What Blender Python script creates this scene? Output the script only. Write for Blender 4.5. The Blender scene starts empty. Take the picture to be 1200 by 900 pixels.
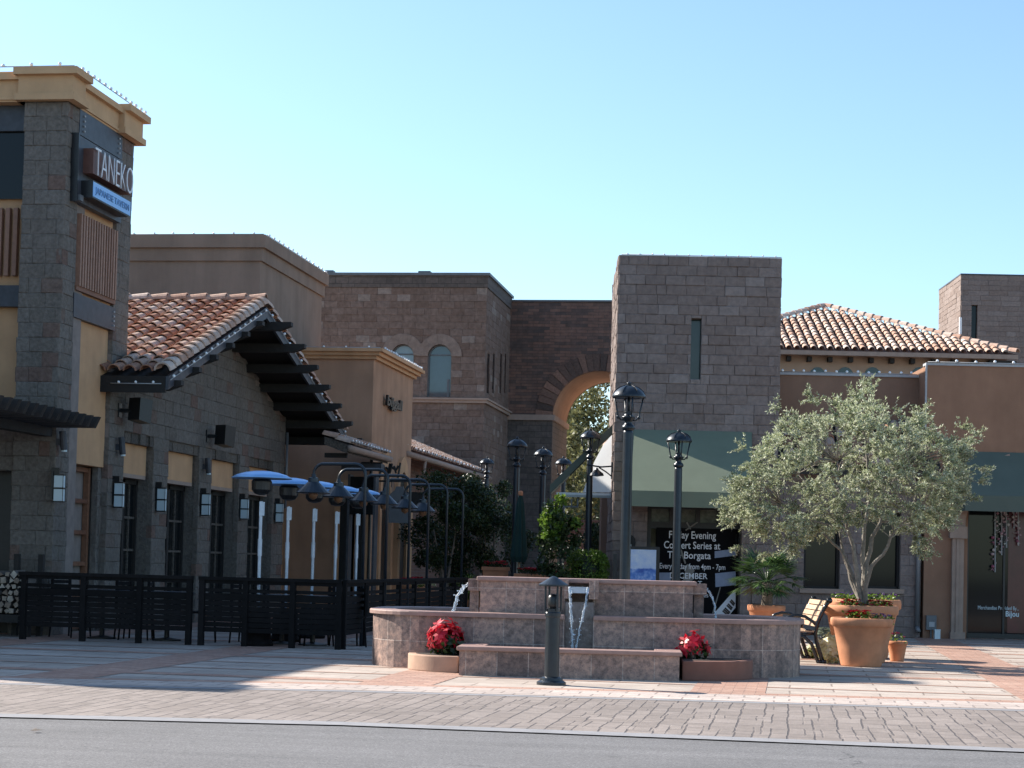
import bpy, math, random
from mathutils import Vector
random.seed(11)
rnd = random.random
def ru(a, b): return a + (b - a) * random.random()
RAD = math.radians
SC = bpy.context.scene
COL = SC.collection
# ------------------------------------------------------------------ camera model
F = 2200.0; CX = 600.0; CY = 575.0; ROLL = 0.025; EYE = 1.3
PITCH = math.atan(85.0 * math.cos(ROLL) / F)
def basis(yaw):
    D = Vector((-math.sin(yaw) * math.cos(PITCH), math.cos(yaw) * math.cos(PITCH), math.sin(PITCH)))
    R0 = Vector((math.cos(yaw), math.sin(yaw), 0)); U0 = R0.cross(D)
    return D, R0 * math.cos(ROLL) + U0 * math.sin(ROLL), U0 * math.cos(ROLL) - R0 * math.sin(ROLL)
YAW = RAD(8.5)
for _ in range(20):
    D, R_, U_ = basis(YAW)
    v = Vector((0, 1, 0)); x = CX + F * v.dot(R_) / v.dot(D)
    YAW -= (x - 930.0) / F
D, R_, U_ = basis(YAW)
CAM = Vector((0, 0, EYE))
FH = Vector((-math.sin(YAW), math.cos(YAW), 0)); RH = Vector((math.cos(YAW), math.sin(YAW), 0))
def ray(px, py): return D * F + R_ * (px - CX) + U_ * (CY - py)
def at(px, py, Z):
    r = ray(px, py); return CAM + r * (Z / r.dot(FH))
def gnd(px, py, z=0.0):
    r = ray(px, py); return CAM + r * ((z - EYE) / r.z)
def base(px, Z, z=0.0):                      # ground point under column px at distance Z
    p = at(px, 665, Z); return Vector((p.x, p.y, z))
class Fr:
    def __init__(s, o, deg):
        a = RAD(deg); s.o = Vector((o[0], o[1], 0)); s.deg = deg
        s.U = Vector((math.cos(a), math.sin(a), 0)); s.W = Vector((math.sin(a), -math.cos(a), 0))
    def pt(s, u, w, z): return s.o + s.U * u + s.W * w + Vector((0, 0, z))
    def hit(s, px, py, w=0.0):
        r = ray(px, py); t = (w - (CAM - s.o).dot(s.W)) / r.dot(s.W)
        p = CAM + r * t; return (p - s.o).dot(s.U), p.z
    def u(s, px, py, w=0.0): return s.hit(px, py, w)[0]
    def z(s, px, py, w=0.0): return s.hit(px, py, w)[1]
# ------------------------------------------------------------------ mesh builder
class MB:
    def __init__(s): s.v = []; s.f = []; s.t = []
    def add(s, vs, fs, t=None):
        n = len(s.v); s.v += [Vector(p) for p in vs]
        for f in fs: s.f.append([n + i for i in f]); s.t.append(rnd() if t is None else t)
    def hexa(s, p, t=None):                  # 8 points: bottom 4 then top 4
        t = rnd() if t is None else t
        s.add(p, [(0, 3, 2, 1), (4, 5, 6, 7), (0, 1, 5, 4), (1, 2, 6, 5), (2, 3, 7, 6), (3, 0, 4, 7)], t)
    def box(s, fr, u0, u1, w0, w1, z0, z1, t=None):
        s.hexa([fr.pt(u0, w0, z0), fr.pt(u1, w0, z0), fr.pt(u1, w1, z0), fr.pt(u0, w1, z0),
                fr.pt(u0, w0, z1), fr.pt(u1, w0, z1), fr.pt(u1, w1, z1), fr.pt(u0, w1, z1)], t)
    def prism(s, fr, pts, w0, w1, t=None):   # polygon in the (u, z) plane
        t = rnd() if t is None else t; n = len(pts)
        s.add([fr.pt(u, w0, z) for u, z in pts] + [fr.pt(u, w1, z) for u, z in pts],
              [tuple(range(n)), tuple(range(2 * n - 1, n - 1, -1))] + [(i, (i + 1) % n, n + (i + 1) % n, n + i) for i in range(n)], t)
    def slab(s, fr, pts, z0, z1, t=None):    # polygon in the (u, w) plane
        t = rnd() if t is None else t; n = len(pts)
        s.add([fr.pt(u, w, z0) for u, w in pts] + [fr.pt(u, w, z1) for u, w in pts],
              [tuple(range(n - 1, -1, -1)), tuple(range(n, 2 * n))] + [(i, (i + 1) % n, n + (i + 1) % n, n + i) for i in range(n)], t)
    def tube(s, pts, r, n=8, t=None, cap=True):
        t = rnd() if t is None else t
        pts = [Vector(p) for p in pts]; m = len(pts)
        rs = r if isinstance(r, (list, tuple)) else [r] * m
        vs = []; ref = None
        for i, p in enumerate(pts):
            d = (pts[min(i + 1, m - 1)] - pts[max(i - 1, 0)])
            d = d.normalized() if d.length > 1e-9 else Vector((0, 0, 1))
            if ref is None: ref = Vector((1, 0, 0)) if abs(d.x) < .8 else Vector((0, 1, 0))
            a = (ref - d * ref.dot(d)).normalized(); b = d.cross(a); ref = a
            vs += [p + (a * math.cos(2 * math.pi * k / n) + b * math.sin(2 * math.pi * k / n)) * rs[i] for k in range(n)]
        fs = [(i * n + k, i * n + (k + 1) % n, (i + 1) * n + (k + 1) % n, (i + 1) * n + k) for i in range(m - 1) for k in range(n)]
        if cap: fs += [tuple(range(n - 1, -1, -1)), tuple(range((m - 1) * n, m * n))]
        s.add(vs, fs, t)
    def lathe(s, c, prof, n=20, t=None):     # prof: (r, z) from bottom to top, c = centre at z 0
        t = rnd() if t is None else t; c = Vector(c)
        vs = [c + Vector((r * math.cos(2 * math.pi * k / n), r * math.sin(2 * math.pi * k / n), z)) for r, z in prof for k in range(n)]
        m = len(prof)
        fs = [(i * n + k, i * n + (k + 1) % n, (i + 1) * n + (k + 1) % n, (i + 1) * n + k) for i in range(m - 1) for k in range(n)]
        fs += [tuple(range(n - 1, -1, -1)), tuple(range((m - 1) * n, m * n))]
        s.add(vs, fs, t)
    def leaf(s, p, d, side, L, Wd, t=None):  # pointed leaf, four corners
        s.add([p, p + d * (L * .45) + side * (Wd * .5), p + d * L, p + d * (L * .45) - side * (Wd * .5)], [(0, 1, 2, 3)], t)
    def build_each(s, name, mat, parent, k=1):
        # every added solid (or k in a row) becomes an object of its own; solids keep separate vertex ranges
        used = [0]; groups = []
        comp = {}
        for f, t in zip(s.f, s.t):
            groups.append((min(f), f, t))
        parent_of = list(range(len(s.v)))
        def find(i):
            while parent_of[i] != i: parent_of[i] = parent_of[parent_of[i]]; i = parent_of[i]
            return i
        for f in s.f:
            for i in f[1:]: parent_of[find(i)] = find(f[0])
        byroot = {}
        for f, t in zip(s.f, s.t): byroot.setdefault(find(f[0]), []).append((f, t))
        out = []
        for fs in byroot.values():
            m = MB(); idx = {}
            for f, t in fs:
                g = []
                for i in f:
                    if i not in idx: idx[i] = len(m.v); m.v.append(s.v[i])
                    g.append(idx[i])
                m.f.append(g); m.t.append(t)
            out.append(m.build(name, mat, parent))
        return out
    def build(s, name, mat, parent=None, smooth=False, label=None, cat=None, group=None, kind=None, uv=True, origin=None):
        me = bpy.data.meshes.new(name)
        if parent is not None: o0 = parent.matrix_basis.translation.copy()
        elif origin is not None: o0 = Vector(origin)
        elif kind == 'structure' or not s.v: o0 = Vector((0, 0, 0))
        else:
            o0 = Vector((sum(p.x for p in s.v) / len(s.v), sum(p.y for p in s.v) / len(s.v), min(p.z for p in s.v)))
        if parent is not None and parent.get('_o') is not None: o0 = Vector(parent['_o'])
        me.from_pydata([p - o0 for p in s.v], [], s.f); me.update()
        if len(s.f) < 20000 and uv:
            import bmesh
            bmm = bmesh.new(); bmm.from_mesh(me); bmesh.ops.recalc_face_normals(bmm, faces=bmm.faces); bmm.to_mesh(me); bmm.free()
        at_ = me.attributes.new('tint', 'FLOAT', 'FACE'); at_.data.foreach_set('value', s.t)
        if uv:
            uvl = me.uv_layers.new(name='UVMap'); buf = []
            for poly in me.polygons:
                n = poly.normal; f = poly.vertices
                if abs(n.z) > .75:
                    for i in f: buf += [s.v[i].x, s.v[i].y]
                else:
                    l = math.hypot(n.x, n.y) or 1; tx, ty = -n.y / l, n.x / l
                    if abs(tx) > abs(ty):
                        if tx < 0: tx, ty = -tx, -ty
                    elif ty < 0: tx, ty = -tx, -ty
                    for i in f: buf += [s.v[i].x * tx + s.v[i].y * ty, s.v[i].z]
            uvl.data.foreach_set('uv', buf)
        if smooth: me.polygons.foreach_set('use_smooth', [True] * len(me.polygons))
        me.materials.append(mat)
        o = bpy.data.objects.new(name, me); COL.objects.link(o)
        if parent is not None:
            o.parent = parent
            if parent.type == 'MESH': o.location = (0, 0, 0)
            o['_o'] = list(o0)
        else: o.location = o0; o['_o'] = list(o0)
        if label: o['label'] = label
        if cat: o['category'] = cat
        if group: o['group'] = group
        if kind: o['kind'] = kind
        return o
def thing(name, label, cat, loc, group=None, kind=None):
    o = bpy.data.objects.new(name, None); COL.objects.link(o); o.location = loc; o['_o'] = list(loc)
    o.empty_display_size = .2
    o['label'] = label; o['category'] = cat
    if group: o['group'] = group
    return o
def copy_tree(o, parent=None, loc=None, rz=None, label=None):
    c = o.copy(); COL.objects.link(c); c.parent = parent
    if loc is not None: c.location = loc
    if rz is not None: c.rotation_euler.z = rz
    if label: c['label'] = label
    for ch in [k for k in SC.objects if k.parent == o]: copy_tree(ch, c)
    return c
# ------------------------------------------------------------------ materials
def lin(c): return tuple(c) + (1.0,)
class NT:
    def __init__(s, name):
        s.m = bpy.data.materials.new(name); s.m.use_nodes = True
        s.n = s.m.node_tree.nodes; s.l = s.m.node_tree.links; s.b = s.n['Principled BSDF']
        s.out = s.n['Material Output']
    def node(s, t, **k):
        x = s.n.new(t)
        for a, b in k.items(): setattr(x, a, b)
        return x
    def inp(s, x, name, val):
        if hasattr(val, 'links'): s.l.new(val, x.inputs[name])
        else: x.inputs[name].default_value = val
    def noise(s, vec, scale, detail=4, rough=.55):
        x = s.node('ShaderNodeTexNoise'); s.l.new(vec, x.inputs['Vector'])
        x.inputs['Scale'].default_value = scale; x.inputs['Detail'].default_value = detail; x.inputs['Roughness'].default_value = rough
        return x.outputs['Fac']
    def ramp(s, fac, stops, interp='LINEAR'):
        x = s.node('ShaderNodeValToRGB'); x.color_ramp.interpolation = interp
        e = x.color_ramp.elements
        while len(e) < len(stops): e.new(.5)
        for k, (p, c) in zip(e, stops): k.position = p; k.color = lin(c) if len(c) == 3 else c
        s.l.new(fac, x.inputs['Fac']); return x.outputs['Color']
    def mix(s, fac, a, b, blend='MIX'):
        x = s.node('ShaderNodeMix', data_type='RGBA', blend_type=blend)
        s.inp(x, 0, fac)
        for i, val in ((6, a), (7, b)):
            if hasattr(val, 'links'): s.l.new(val, x.inputs[i])
            else: x.inputs[i].default_value = lin(val)
        return x.outputs[2]
    def math(s, op, a, b=0.0):
        x = s.node('ShaderNodeMath', operation=op); s.inp(x, 0, a); s.inp(x, 1, b); return x.outputs[0]
    def bump(s, h, strength, dist=.02, nrm=None):
        x = s.node('ShaderNodeBump'); x.inputs['Strength'].default_value = strength; x.inputs['Distance'].default_value = dist
        s.l.new(h, x.inputs['Height'])
        if nrm is not None: s.l.new(nrm, x.inputs['Normal'])
        s.l.new(x.outputs[0], s.b.inputs['Normal']); return x.outputs[0]
    def uv(s): return s.node('ShaderNodeTexCoord').outputs['UV']
    def obj(s): return s.node('ShaderNodeTexCoord').outputs['Object']
    def pos(s): return s.node('ShaderNodeNewGeometry').outputs['Position']
    def tint(s): return s.node('ShaderNodeAttribute', attribute_name='tint').outputs['Fac']
def pm(name, c1, c2=None, rough=.7, metal=0.0, nscale=6, namt=.25, bump=0.0, bscale=60, bdist=.01, stops=None, spec=None, stain=0.0):
    """general surface: tint ramp x noise mottling + bump"""
    t = NT(name); p = t.pos()
    if stops: col = t.ramp(t.tint(), stops)
    elif c2: col = t.mix(t.tint(), c1, c2)
    else: col = t.mix(0.0, c1, c1)
    n = t.noise(p, nscale, 5)
    v = t.node('ShaderNodeMapRange'); t.l.new(n, v.inputs[0])
    v.inputs[1].default_value = .25; v.inputs[2].default_value = .75
    v.inputs[3].default_value = 1 - namt; v.inputs[4].default_value = 1 + namt
    col = t.mix(1.0, col, v.outputs[0], 'MULTIPLY') if False else col
    m = t.node('ShaderNodeVectorMath', operation='SCALE'); t.l.new(col, m.inputs[0]); t.l.new(v.outputs[0], m.inputs['Scale'])
    col = m.outputs[0]
    if stain:
        mp = t.node('ShaderNodeMapping'); t.l.new(p, mp.inputs[0]); mp.inputs['Scale'].default_value = (1.6, 1.6, .22)
        s2 = t.noise(mp.outputs[0], 1.5, 6, .6)
        r2 = t.ramp(s2, [(.4, (1, 1, 1)), (.75, (1 - stain,) * 3)])
        col = t.mix(1.0, col, r2, 'MULTIPLY')
    t.l.new(col, t.b.inputs['Base Color'])
    t.b.inputs['Roughness'].default_value = rough; t.b.inputs['Metallic'].default_value = metal
    if spec is not None: t.b.inputs['Specular IOR Level'].default_value = spec
    if bump:
        t.bump(t.noise(p, bscale, 6, .6), bump, bdist)
    return t.m
def leafm(name, stops, rough=.55, transl=.3, spec=.4):
    t = NT(name); col = t.ramp(t.tint(), stops)
    n = t.noise(t.pos(), 1.3, 2)
    col = t.mix(1.0, col, t.ramp(n, [(.3, (.75,) * 3), (.7, (1.2,) * 3)]), 'MULTIPLY')
    t.l.new(col, t.b.inputs['Base Color']); t.b.inputs['Roughness'].default_value = rough
    t.b.inputs['Specular IOR Level'].default_value = spec
    tr = t.node('ShaderNodeBsdfTranslucent'); t.l.new(col, tr.inputs['Color'])
    mx = t.node('ShaderNodeMixShader'); mx.inputs[0].default_value = transl
    t.l.new(t.b.outputs[0], mx.inputs[1]); t.l.new(tr.outputs[0], mx.inputs[2]); t.l.new(mx.outputs[0], t.out.inputs['Surface'])
    return t.m
def brickm(name, c1, c2, mortar, bw, rh, ms=.012, rough=.85, swap=False, bump=.5, bdist=.012, mott=.3, nscale=8, rot=0.0, squash=1.0):
    t = NT(name)
    mp = t.node('ShaderNodeMapping'); t.l.new(t.uv(), mp.inputs[0]); mp.inputs['Rotation'].default_value = (0, 0, RAD(90 if swap else 0) + rot)
    wob = t.noise(mp.outputs[0], 1.7, 2)
    ad = t.node('ShaderNodeVectorMath', operation='SCALE'); cn = t.node('ShaderNodeTexNoise'); t.l.new(mp.outputs[0], cn.inputs['Vector'])
    cn.inputs['Scale'].default_value = 3.0; t.l.new(cn.outputs['Color'], ad.inputs[0]); ad.inputs['Scale'].default_value = .03
    av = t.node('ShaderNodeVectorMath', operation='ADD'); t.l.new(mp.outputs[0], av.inputs[0]); t.l.new(ad.outputs[0], av.inputs[1])
    b = t.node('ShaderNodeTexBrick'); t.l.new(av.outputs[0], b.inputs['Vector'])
    b.offset = .5; b.squash = squash; b.squash_frequency = 3
    b.inputs['Scale'].default_value = 1.0; b.inputs['Brick Width'].default_value = bw; b.inputs['Row Height'].default_value = rh
    b.inputs['Mortar Size'].default_value = ms; b.inputs['Mortar Smooth'].default_value = .3; b.inputs['Bias'].default_value = 0
    b.inputs['Color1'].default_value = lin(c1); b.inputs['Color2'].default_value = lin(c2); b.inputs['Mortar'].default_value = lin(mortar)
    n = t.noise(t.pos(), nscale, 6, .6)
    col = t.mix(1.0, b.outputs['Color'], t.ramp(n, [(.25, (1 - mott,) * 3), (.75, (1 + mott,) * 3)]), 'MULTIPLY')
    n2 = t.noise(t.pos(), .5, 4)
    col = t.mix(1.0, col, t.ramp(n2, [(.3, (.82,) * 3), (.7, (1.1,) * 3)]), 'MULTIPLY')
    t.l.new(col, t.b.inputs['Base Color']); t.b.inputs['Roughness'].default_value = rough
    h = t.math('ADD', t.math('MULTIPLY', b.outputs['Fac'], -1.0), t.math('MULTIPLY', t.noise(t.pos(), 35, 5), .5))
    t.bump(h, bump, bdist); return t.m
M = {}
def cobble():
    t = NT('stamped_brick'); mp = t.node('ShaderNodeMapping'); t.l.new(t.uv(), mp.inputs[0]); mp.inputs['Rotation'].default_value = (0, 0, RAD(90))
    cn = t.node('ShaderNodeTexNoise'); t.l.new(mp.outputs[0], cn.inputs['Vector']); cn.inputs['Scale'].default_value = 2.2
    ad = t.node('ShaderNodeVectorMath', operation='SCALE'); t.l.new(cn.outputs['Color'], ad.inputs[0]); ad.inputs['Scale'].default_value = .045
    av = t.node('ShaderNodeVectorMath', operation='ADD'); t.l.new(mp.outputs[0], av.inputs[0]); t.l.new(ad.outputs[0], av.inputs[1])
    def bt(bw, rh, off, ms):
        b = t.node('ShaderNodeTexBrick'); t.l.new(av.outputs[0], b.inputs['Vector']); b.offset = off; b.squash = .7; b.squash_frequency = 3
        b.inputs['Scale'].default_value = 1; b.inputs['Brick Width'].default_value = bw; b.inputs['Row Height'].default_value = rh
        b.inputs['Mortar Size'].default_value = ms; b.inputs['Mortar Smooth'].default_value = .4; b.inputs['Bias'].default_value = 0
        b.inputs['Color1'].default_value = lin((.19, .156, .134)); b.inputs['Color2'].default_value = lin((.25, .208, .182)); b.inputs['Mortar'].default_value = lin((.215, .178, .156)); return b
    b1 = bt(.42, .135, .45, .009); b2 = bt(.60, .21, .35, .010)
    sel = t.ramp(t.noise(mp.outputs[0], 1.1, 3), [(.46, (0, 0, 0)), (.54, (1, 1, 1))])
    mor = t.mix(sel, b1.outputs['Fac'], b2.outputs['Fac'])
    gap = t.ramp(t.noise(mp.outputs[0], 2.6, 3, .6), [(.30, (0, 0, 0)), (.44, (1, 1, 1))])
    mor = t.mix(1.0, mor, gap, 'MULTIPLY')
    n = t.noise(t.pos(), 9, 6, .6); n2 = t.noise(t.pos(), .45, 4)
    col = t.mix(sel, b1.outputs['Color'], b2.outputs['Color'])
    col = t.mix(1.0, col, t.ramp(n, [(.25, (.8,) * 3), (.75, (1.18,) * 3)]), 'MULTIPLY')
    col = t.mix(1.0, col, t.ramp(n2, [(.3, (.88,) * 3), (.7, (1.1,) * 3)]), 'MULTIPLY')
    col = t.mix(t.math('MULTIPLY', mor, .85), col, (.06, .05, .05))
    t.l.new(col, t.b.inputs['Base Color']); t.b.inputs['Roughness'].default_value = .85
    h = t.math('ADD', t.math('MULTIPLY', mor, -1.0), t.math('MULTIPLY', t.noise(t.pos(), 30, 5), .4))
    t.bump(h, .8, .015); return t.m
BL = [(0, (.205, .158, .138)), (.3, (.217, .170, .150)), (.7, (.230, .183, .163)), (.9, (.248, .20, .18)), (1, (.268, .222, .202))]
M['block_tower'] = pm('split_face_block', None, stops=BL, rough=.95, nscale=11, namt=.2, bump=.9, bscale=28, bdist=.02, stain=.12, spec=.15)
M['block_grey'] = pm('grey_block', None, stops=[(0, (.165, .11, .09)), (.08, (.165, .122, .102)), (.12, (.158, .138, .12)), (.6, (.166, .146, .128)), (1, (.178, .158, .14))],
                     rough=.95, nscale=18, namt=.3, bump=.9, bscale=28, bdist=.02, stain=.15, spec=.15)
M['block_brown'] = pm('brown_block', None, stops=[(0, (.165, .112, .088)), (.5, (.185, .13, .105)), (.93, (.20, .145, .12)), (.95, (.26, .205, .175)), (1, (.25, .20, .17))],
                      rough=.95, nscale=9, namt=.28, bump=.8, bscale=24, bdist=.02, stain=.15, spec=.15)
M['mortar'] = pm('mortar', (.23, .19, .168), rough=.95, namt=.2)
M['stucco_orange'] = pm('orange_stucco', (.55, .33, .185), rough=.92, nscale=2.5, namt=.12, bump=.35, bscale=50, stain=.12, spec=.15)
M['stucco_cornice'] = pm('cornice_stucco', (.56, .355, .20), rough=.92, nscale=3, namt=.1, bump=.3, bscale=60, stain=.1, spec=.15)
M['stucco_tan'] = pm('taupe_stucco', (.255, .19, .15), rough=.95, nscale=1.4, namt=.12, bump=.4, bscale=45, stain=.2, spec=.12)
M['stucco_shop'] = pm('ochre_stucco', (.42, .255, .165), rough=.95, nscale=1.8, namt=.14, bump=.4, bscale=45, stain=.2, spec=.12)
M['stucco_right'] = pm('terracotta_stucco', (.29, .165, .108), rough=.95, nscale=2, namt=.12, bump=.35, bscale=45, stain=.14, spec=.12)
M['stucco_mid'] = pm('brown_stucco', (.24, .15, .108), rough=.95, nscale=1.6, namt=.12, bump=.35, bscale=45, stain=.16, spec=.12)
M['stucco_hip'] = pm('warm_stucco', (.38, .265, .19), rough=.95, nscale=2, namt=.1, bump=.3, bscale=45, spec=.12)
M['timber_dark'] = pm('dark_timber', (.012, .010, .009), (.022, .018, .015), rough=.7, nscale=12, namt=.3, bump=.4, bscale=30)
M['timber_rough'] = pm('rough_timber', (.07, .058, .048), (.13, .11, .09), rough=.9, nscale=25, namt=.6, bump=1, bscale=22, bdist=.03)
M['timber_red'] = pm('red_timber', (.16, .065, .035), (.22, .10, .055), rough=.6, nscale=15, namt=.25, bump=.2)
M['slat'] = pm('slat_timber', (.24, .12, .075), (.34, .19, .13), rough=.6, nscale=15, namt=.2)
M['steel_blue'] = pm('blued_steel', (.045, .05, .06), (.065, .07, .085), rough=.5, metal=.3, nscale=8, namt=.3)
M['black'] = pm('black_paint', (.012, .013, .015), rough=.38, nscale=20, namt=.3)
M['fence'] = pm('fence_paint', (.008, .007, .007), (.013, .011, .011), spec=.15, rough=.8, nscale=10, namt=.3)
M['lamp_metal'] = pm('lamp_metal', (.012, .018, .025), rough=.34, metal=.1, nscale=12, namt=.3)
M['glass_dark'] = pm('dark_glass', (.008, .010, .011), rough=.05, namt=0, spec=.28)
M['glass_hall'] = pm('door_glass', (.008, .010, .011), rough=.02, namt=0, spec=1.0)
M['glass_blue'] = pm('blue_glass', (.035, .07, .095), rough=.04, namt=.1, spec=.9)
M['glass_teal'] = pm('teal_glass', (.03, .05, .05), rough=.12, namt=.1, spec=.5)
M['white'] = pm('white_paint', (.75, .76, .78), rough=.5, namt=.05)
M['opal'] = pm('opal_glass', (.55, .66, .70), rough=.3, namt=.06, nscale=3)
M['panel_blue'] = pm('sign_blue', (.22, .46, .82), rough=.35, namt=.04)
M['grey_trim'] = pm('grey_metal', (.12, .13, .14), rough=.5, metal=.2, namt=.15)
M['steel'] = pm('brushed_steel', (.42, .47, .55), rough=.38, metal=.5, namt=.15, nscale=10)
M['dome_blue'] = pm('heater_dome', (.24, .46, .78), rough=.35, metal=.35, namt=.08)
M['tile'] = pm('clay_tile', None, stops=[(0, (.25, .115, .07)), (.25, (.36, .18, .115)), (.5, (.43, .25, .17)), (.8, (.47, .32, .245)), (1, (.52, .41, .34))], rough=.85, nscale=14, namt=.3, bump=.3, bscale=40, spec=.2)
M['tile_pale'] = pm('pale_tile', None, stops=[(0, (.40, .235, .165)), (.5, (.50, .35, .27)), (1, (.56, .45, .38))], rough=.85, nscale=14, namt=.25, bump=.3, bscale=40, spec=.2)
M['tile_base'] = pm('tile_pan', (.14, .07, .05), rough=.9, namt=.3)
M['terracotta'] = pm('terracotta', (.52, .225, .115), (.56, .26, .14), rough=.8, nscale=7, namt=.14, bump=.15, bscale=40, stain=.12, spec=.25)
M['planter_tan'] = pm('planter_stucco', (.42, .27, .19), rough=.9, nscale=6, namt=.12, bump=.3)
M['planter_brown'] = pm('planter_brown', (.22, .10, .07), rough=.9, nscale=6, namt=.12, bump=.3)
M['soil'] = pm('soil', (.035, .024, .018), rough=1, nscale=30, namt=.4, bump=.8)
M['bark_olive'] = pm('olive_bark', (.17, .15, .125), (.24, .215, .18), rough=.9, nscale=20, namt=.35, bump=.8, bscale=30)
M['bark'] = pm('dark_bark', (.12, .095, .07), (.17, .14, .11), rough=.9, nscale=20, namt=.35, bump=.6)
M['leaf_olive'] = leafm('olive_leaf', [(0, (.17, .20, .095)), (.35, (.31, .345, .19)), (.7, (.45, .48, .31)), (1, (.63, .65, .49))], rough=.5, transl=.35)
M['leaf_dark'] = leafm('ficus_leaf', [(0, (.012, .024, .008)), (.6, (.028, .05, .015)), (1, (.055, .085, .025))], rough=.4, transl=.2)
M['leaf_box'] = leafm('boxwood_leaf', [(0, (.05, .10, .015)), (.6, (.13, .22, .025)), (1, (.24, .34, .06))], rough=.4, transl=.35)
M['leaf_palm'] = leafm('palm_leaf', [(0, (.02, .045, .015)), (.7, (.05, .10, .03)), (1, (.12, .20, .06))], rough=.4, transl=.25)
M['leaf_far'] = leafm('far_leaf', [(0, (.07, .07, .025)), (.5, (.15, .15, .055)), (1, (.27, .27, .13))], rough=.6, transl=.3)
M['leaf_sage'] = leafm('sage_leaf', [(0, (.12, .15, .10)), (1, (.25, .30, .22))], rough=.6, transl=.2)
M['red'] = leafm('red_bract', [(0, (.30, .005, .012)), (.6, (.55, .012, .03)), (1, (.75, .05, .08))], rough=.45, transl=.3)
M['yellow'] = leafm('cream_bract', [(0, (.72, .62, .25)), (.5, (.85, .80, .50)), (1, (.88, .85, .66))], rough=.5, transl=.3)
M['purple'] = leafm('purple_petal', [(0, (.06, .02, .14)), (1, (.22, .12, .40))], rough=.5, transl=.3)
M['magenta'] = leafm('magenta_petal', [(0, (.16, .01, .05)), (1, (.30, .03, .10))], rough=.5, transl=.3)
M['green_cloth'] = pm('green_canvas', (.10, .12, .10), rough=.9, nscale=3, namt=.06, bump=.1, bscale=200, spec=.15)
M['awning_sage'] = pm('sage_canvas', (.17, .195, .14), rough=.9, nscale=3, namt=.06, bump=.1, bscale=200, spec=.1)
M['teal_cloth'] = pm('umbrella_canvas', (.006, .035, .03), rough=.85, nscale=5, namt=.15)
M['stripe'] = None
M['bulb'] = pm('clear_bulb', (.85, .87, .88), rough=.12, namt=0, spec=.9)
M['wire'] = pm('pale_cable', (.35, .36, .37), rough=.6, namt=.1)
M['iron'] = pm('cast_iron', (.008, .009, .012), rough=.25, namt=.2, spec=.6)
M['oak'] = pm('oak_slat', (.42, .27, .16), (.50, .34, .21), rough=.6, nscale=10, namt=.2, bump=.2)
M['log_end'] = pm('log_end', None, stops=[(0, (.20, .14, .10)), (.5, (.38, .30, .23)), (1, (.55, .47, .38))], rough=.9, nscale=18, namt=.35, bump=.3)
M['log_bark'] = pm('log_bark', (.10, .08, .065), (.17, .14, .12), rough=.95, nscale=16, namt=.4, bump=.8)
M['downpipe'] = pm('downpipe', (.20, .205, .215), rough=.5, metal=.3, namt=.1)
M['cream_edge'] = pm('cut_stone', (.33, .24, .19), rough=.9, nscale=5, namt=.14, bump=.3, stain=.1)
M['asphalt'] = None
def fountain_stone():
    t = NT('fountain_stone')
    b = t.node('ShaderNodeTexBrick'); t.l.new(t.uv(), b.inputs['Vector']); b.offset = 0
    b.inputs['Scale'].default_value = 1; b.inputs['Brick Width'].default_value = .36; b.inputs['Row Height'].default_value = .33
    b.inputs['Mortar Size'].default_value = .0045; b.inputs['Bias'].default_value = 0
    b.inputs['Color1'].default_value = lin((.32, .215, .175)); b.inputs['Color2'].default_value = lin((.15, .10, .086)); b.inputs['Mortar'].default_value = lin((.38, .30, .26))
    p = t.pos(); n = t.noise(p, 13, 9, .78); n2 = t.noise(p, 34, 6, .7)
    col = t.mix(1.0, b.outputs['Color'], t.ramp(n, [(.36, (.45, .45, .47)), (.5, (1, 1, 1)), (.62, (1.6, 1.5, 1.38))]), 'MULTIPLY')
    pit = t.ramp(n2, [(.30, (.28,) * 3), (.40, (1, 1, 1))])
    col = t.mix(1.0, col, pit, 'MULTIPLY')
    vein = t.ramp(t.noise(p, 3.2, 9, .75), [(.60, (0, 0, 0)), (.68, (1, 1, 1))])
    col = t.mix(t.math('MULTIPLY', vein, .45), col, (.50, .43, .36))
    t.l.new(col, t.b.inputs['Base Color']); t.b.inputs['Roughness'].default_value = .55
    t.bump(t.math('ADD', t.math('MULTIPLY', n2, .6), t.math('MULTIPLY', b.outputs['Fac'], -.5)), .5, .01); return t.m
M['fstone'] = fountain_stone()
M['coping'] = pm('coping_stone', (.27, .165, .135), (.33, .21, .175), rough=.6, nscale=9, namt=.2, bump=.25, bscale=30)
def wet(name, base_m):
    t = NT(name); p = t.pos(); n = t.noise(p, 6, 8, .7)
    t.l.new(t.ramp(n, [(.3, (.06, .05, .05)), (.55, (.15, .13, .13)), (.7, (.26, .25, .26))]), t.b.inputs['Base Color'])
    t.b.inputs['Roughness'].default_value = .22; t.bump(t.noise(p, 30, 5), .4, .01); return t.m
M['wet'] = wet('wet_stone', None)
def water(name, rough, col=(.55, .75, .9)):
    t = NT(name); t.b.inputs['Base Color'].default_value = lin(col); t.b.inputs['Roughness'].default_value = rough
    t.b.inputs['Transmission Weight'].default_value = .75; t.b.inputs['IOR'].default_value = 1.33
    t.bump(t.noise(t.pos(), 25, 4), .5, .02); return t.m
M['water'] = water('pool_water', .08, (.35, .5, .6)); M['stream'] = water('falling_water', .25, (.85, .93, 1))
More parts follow.
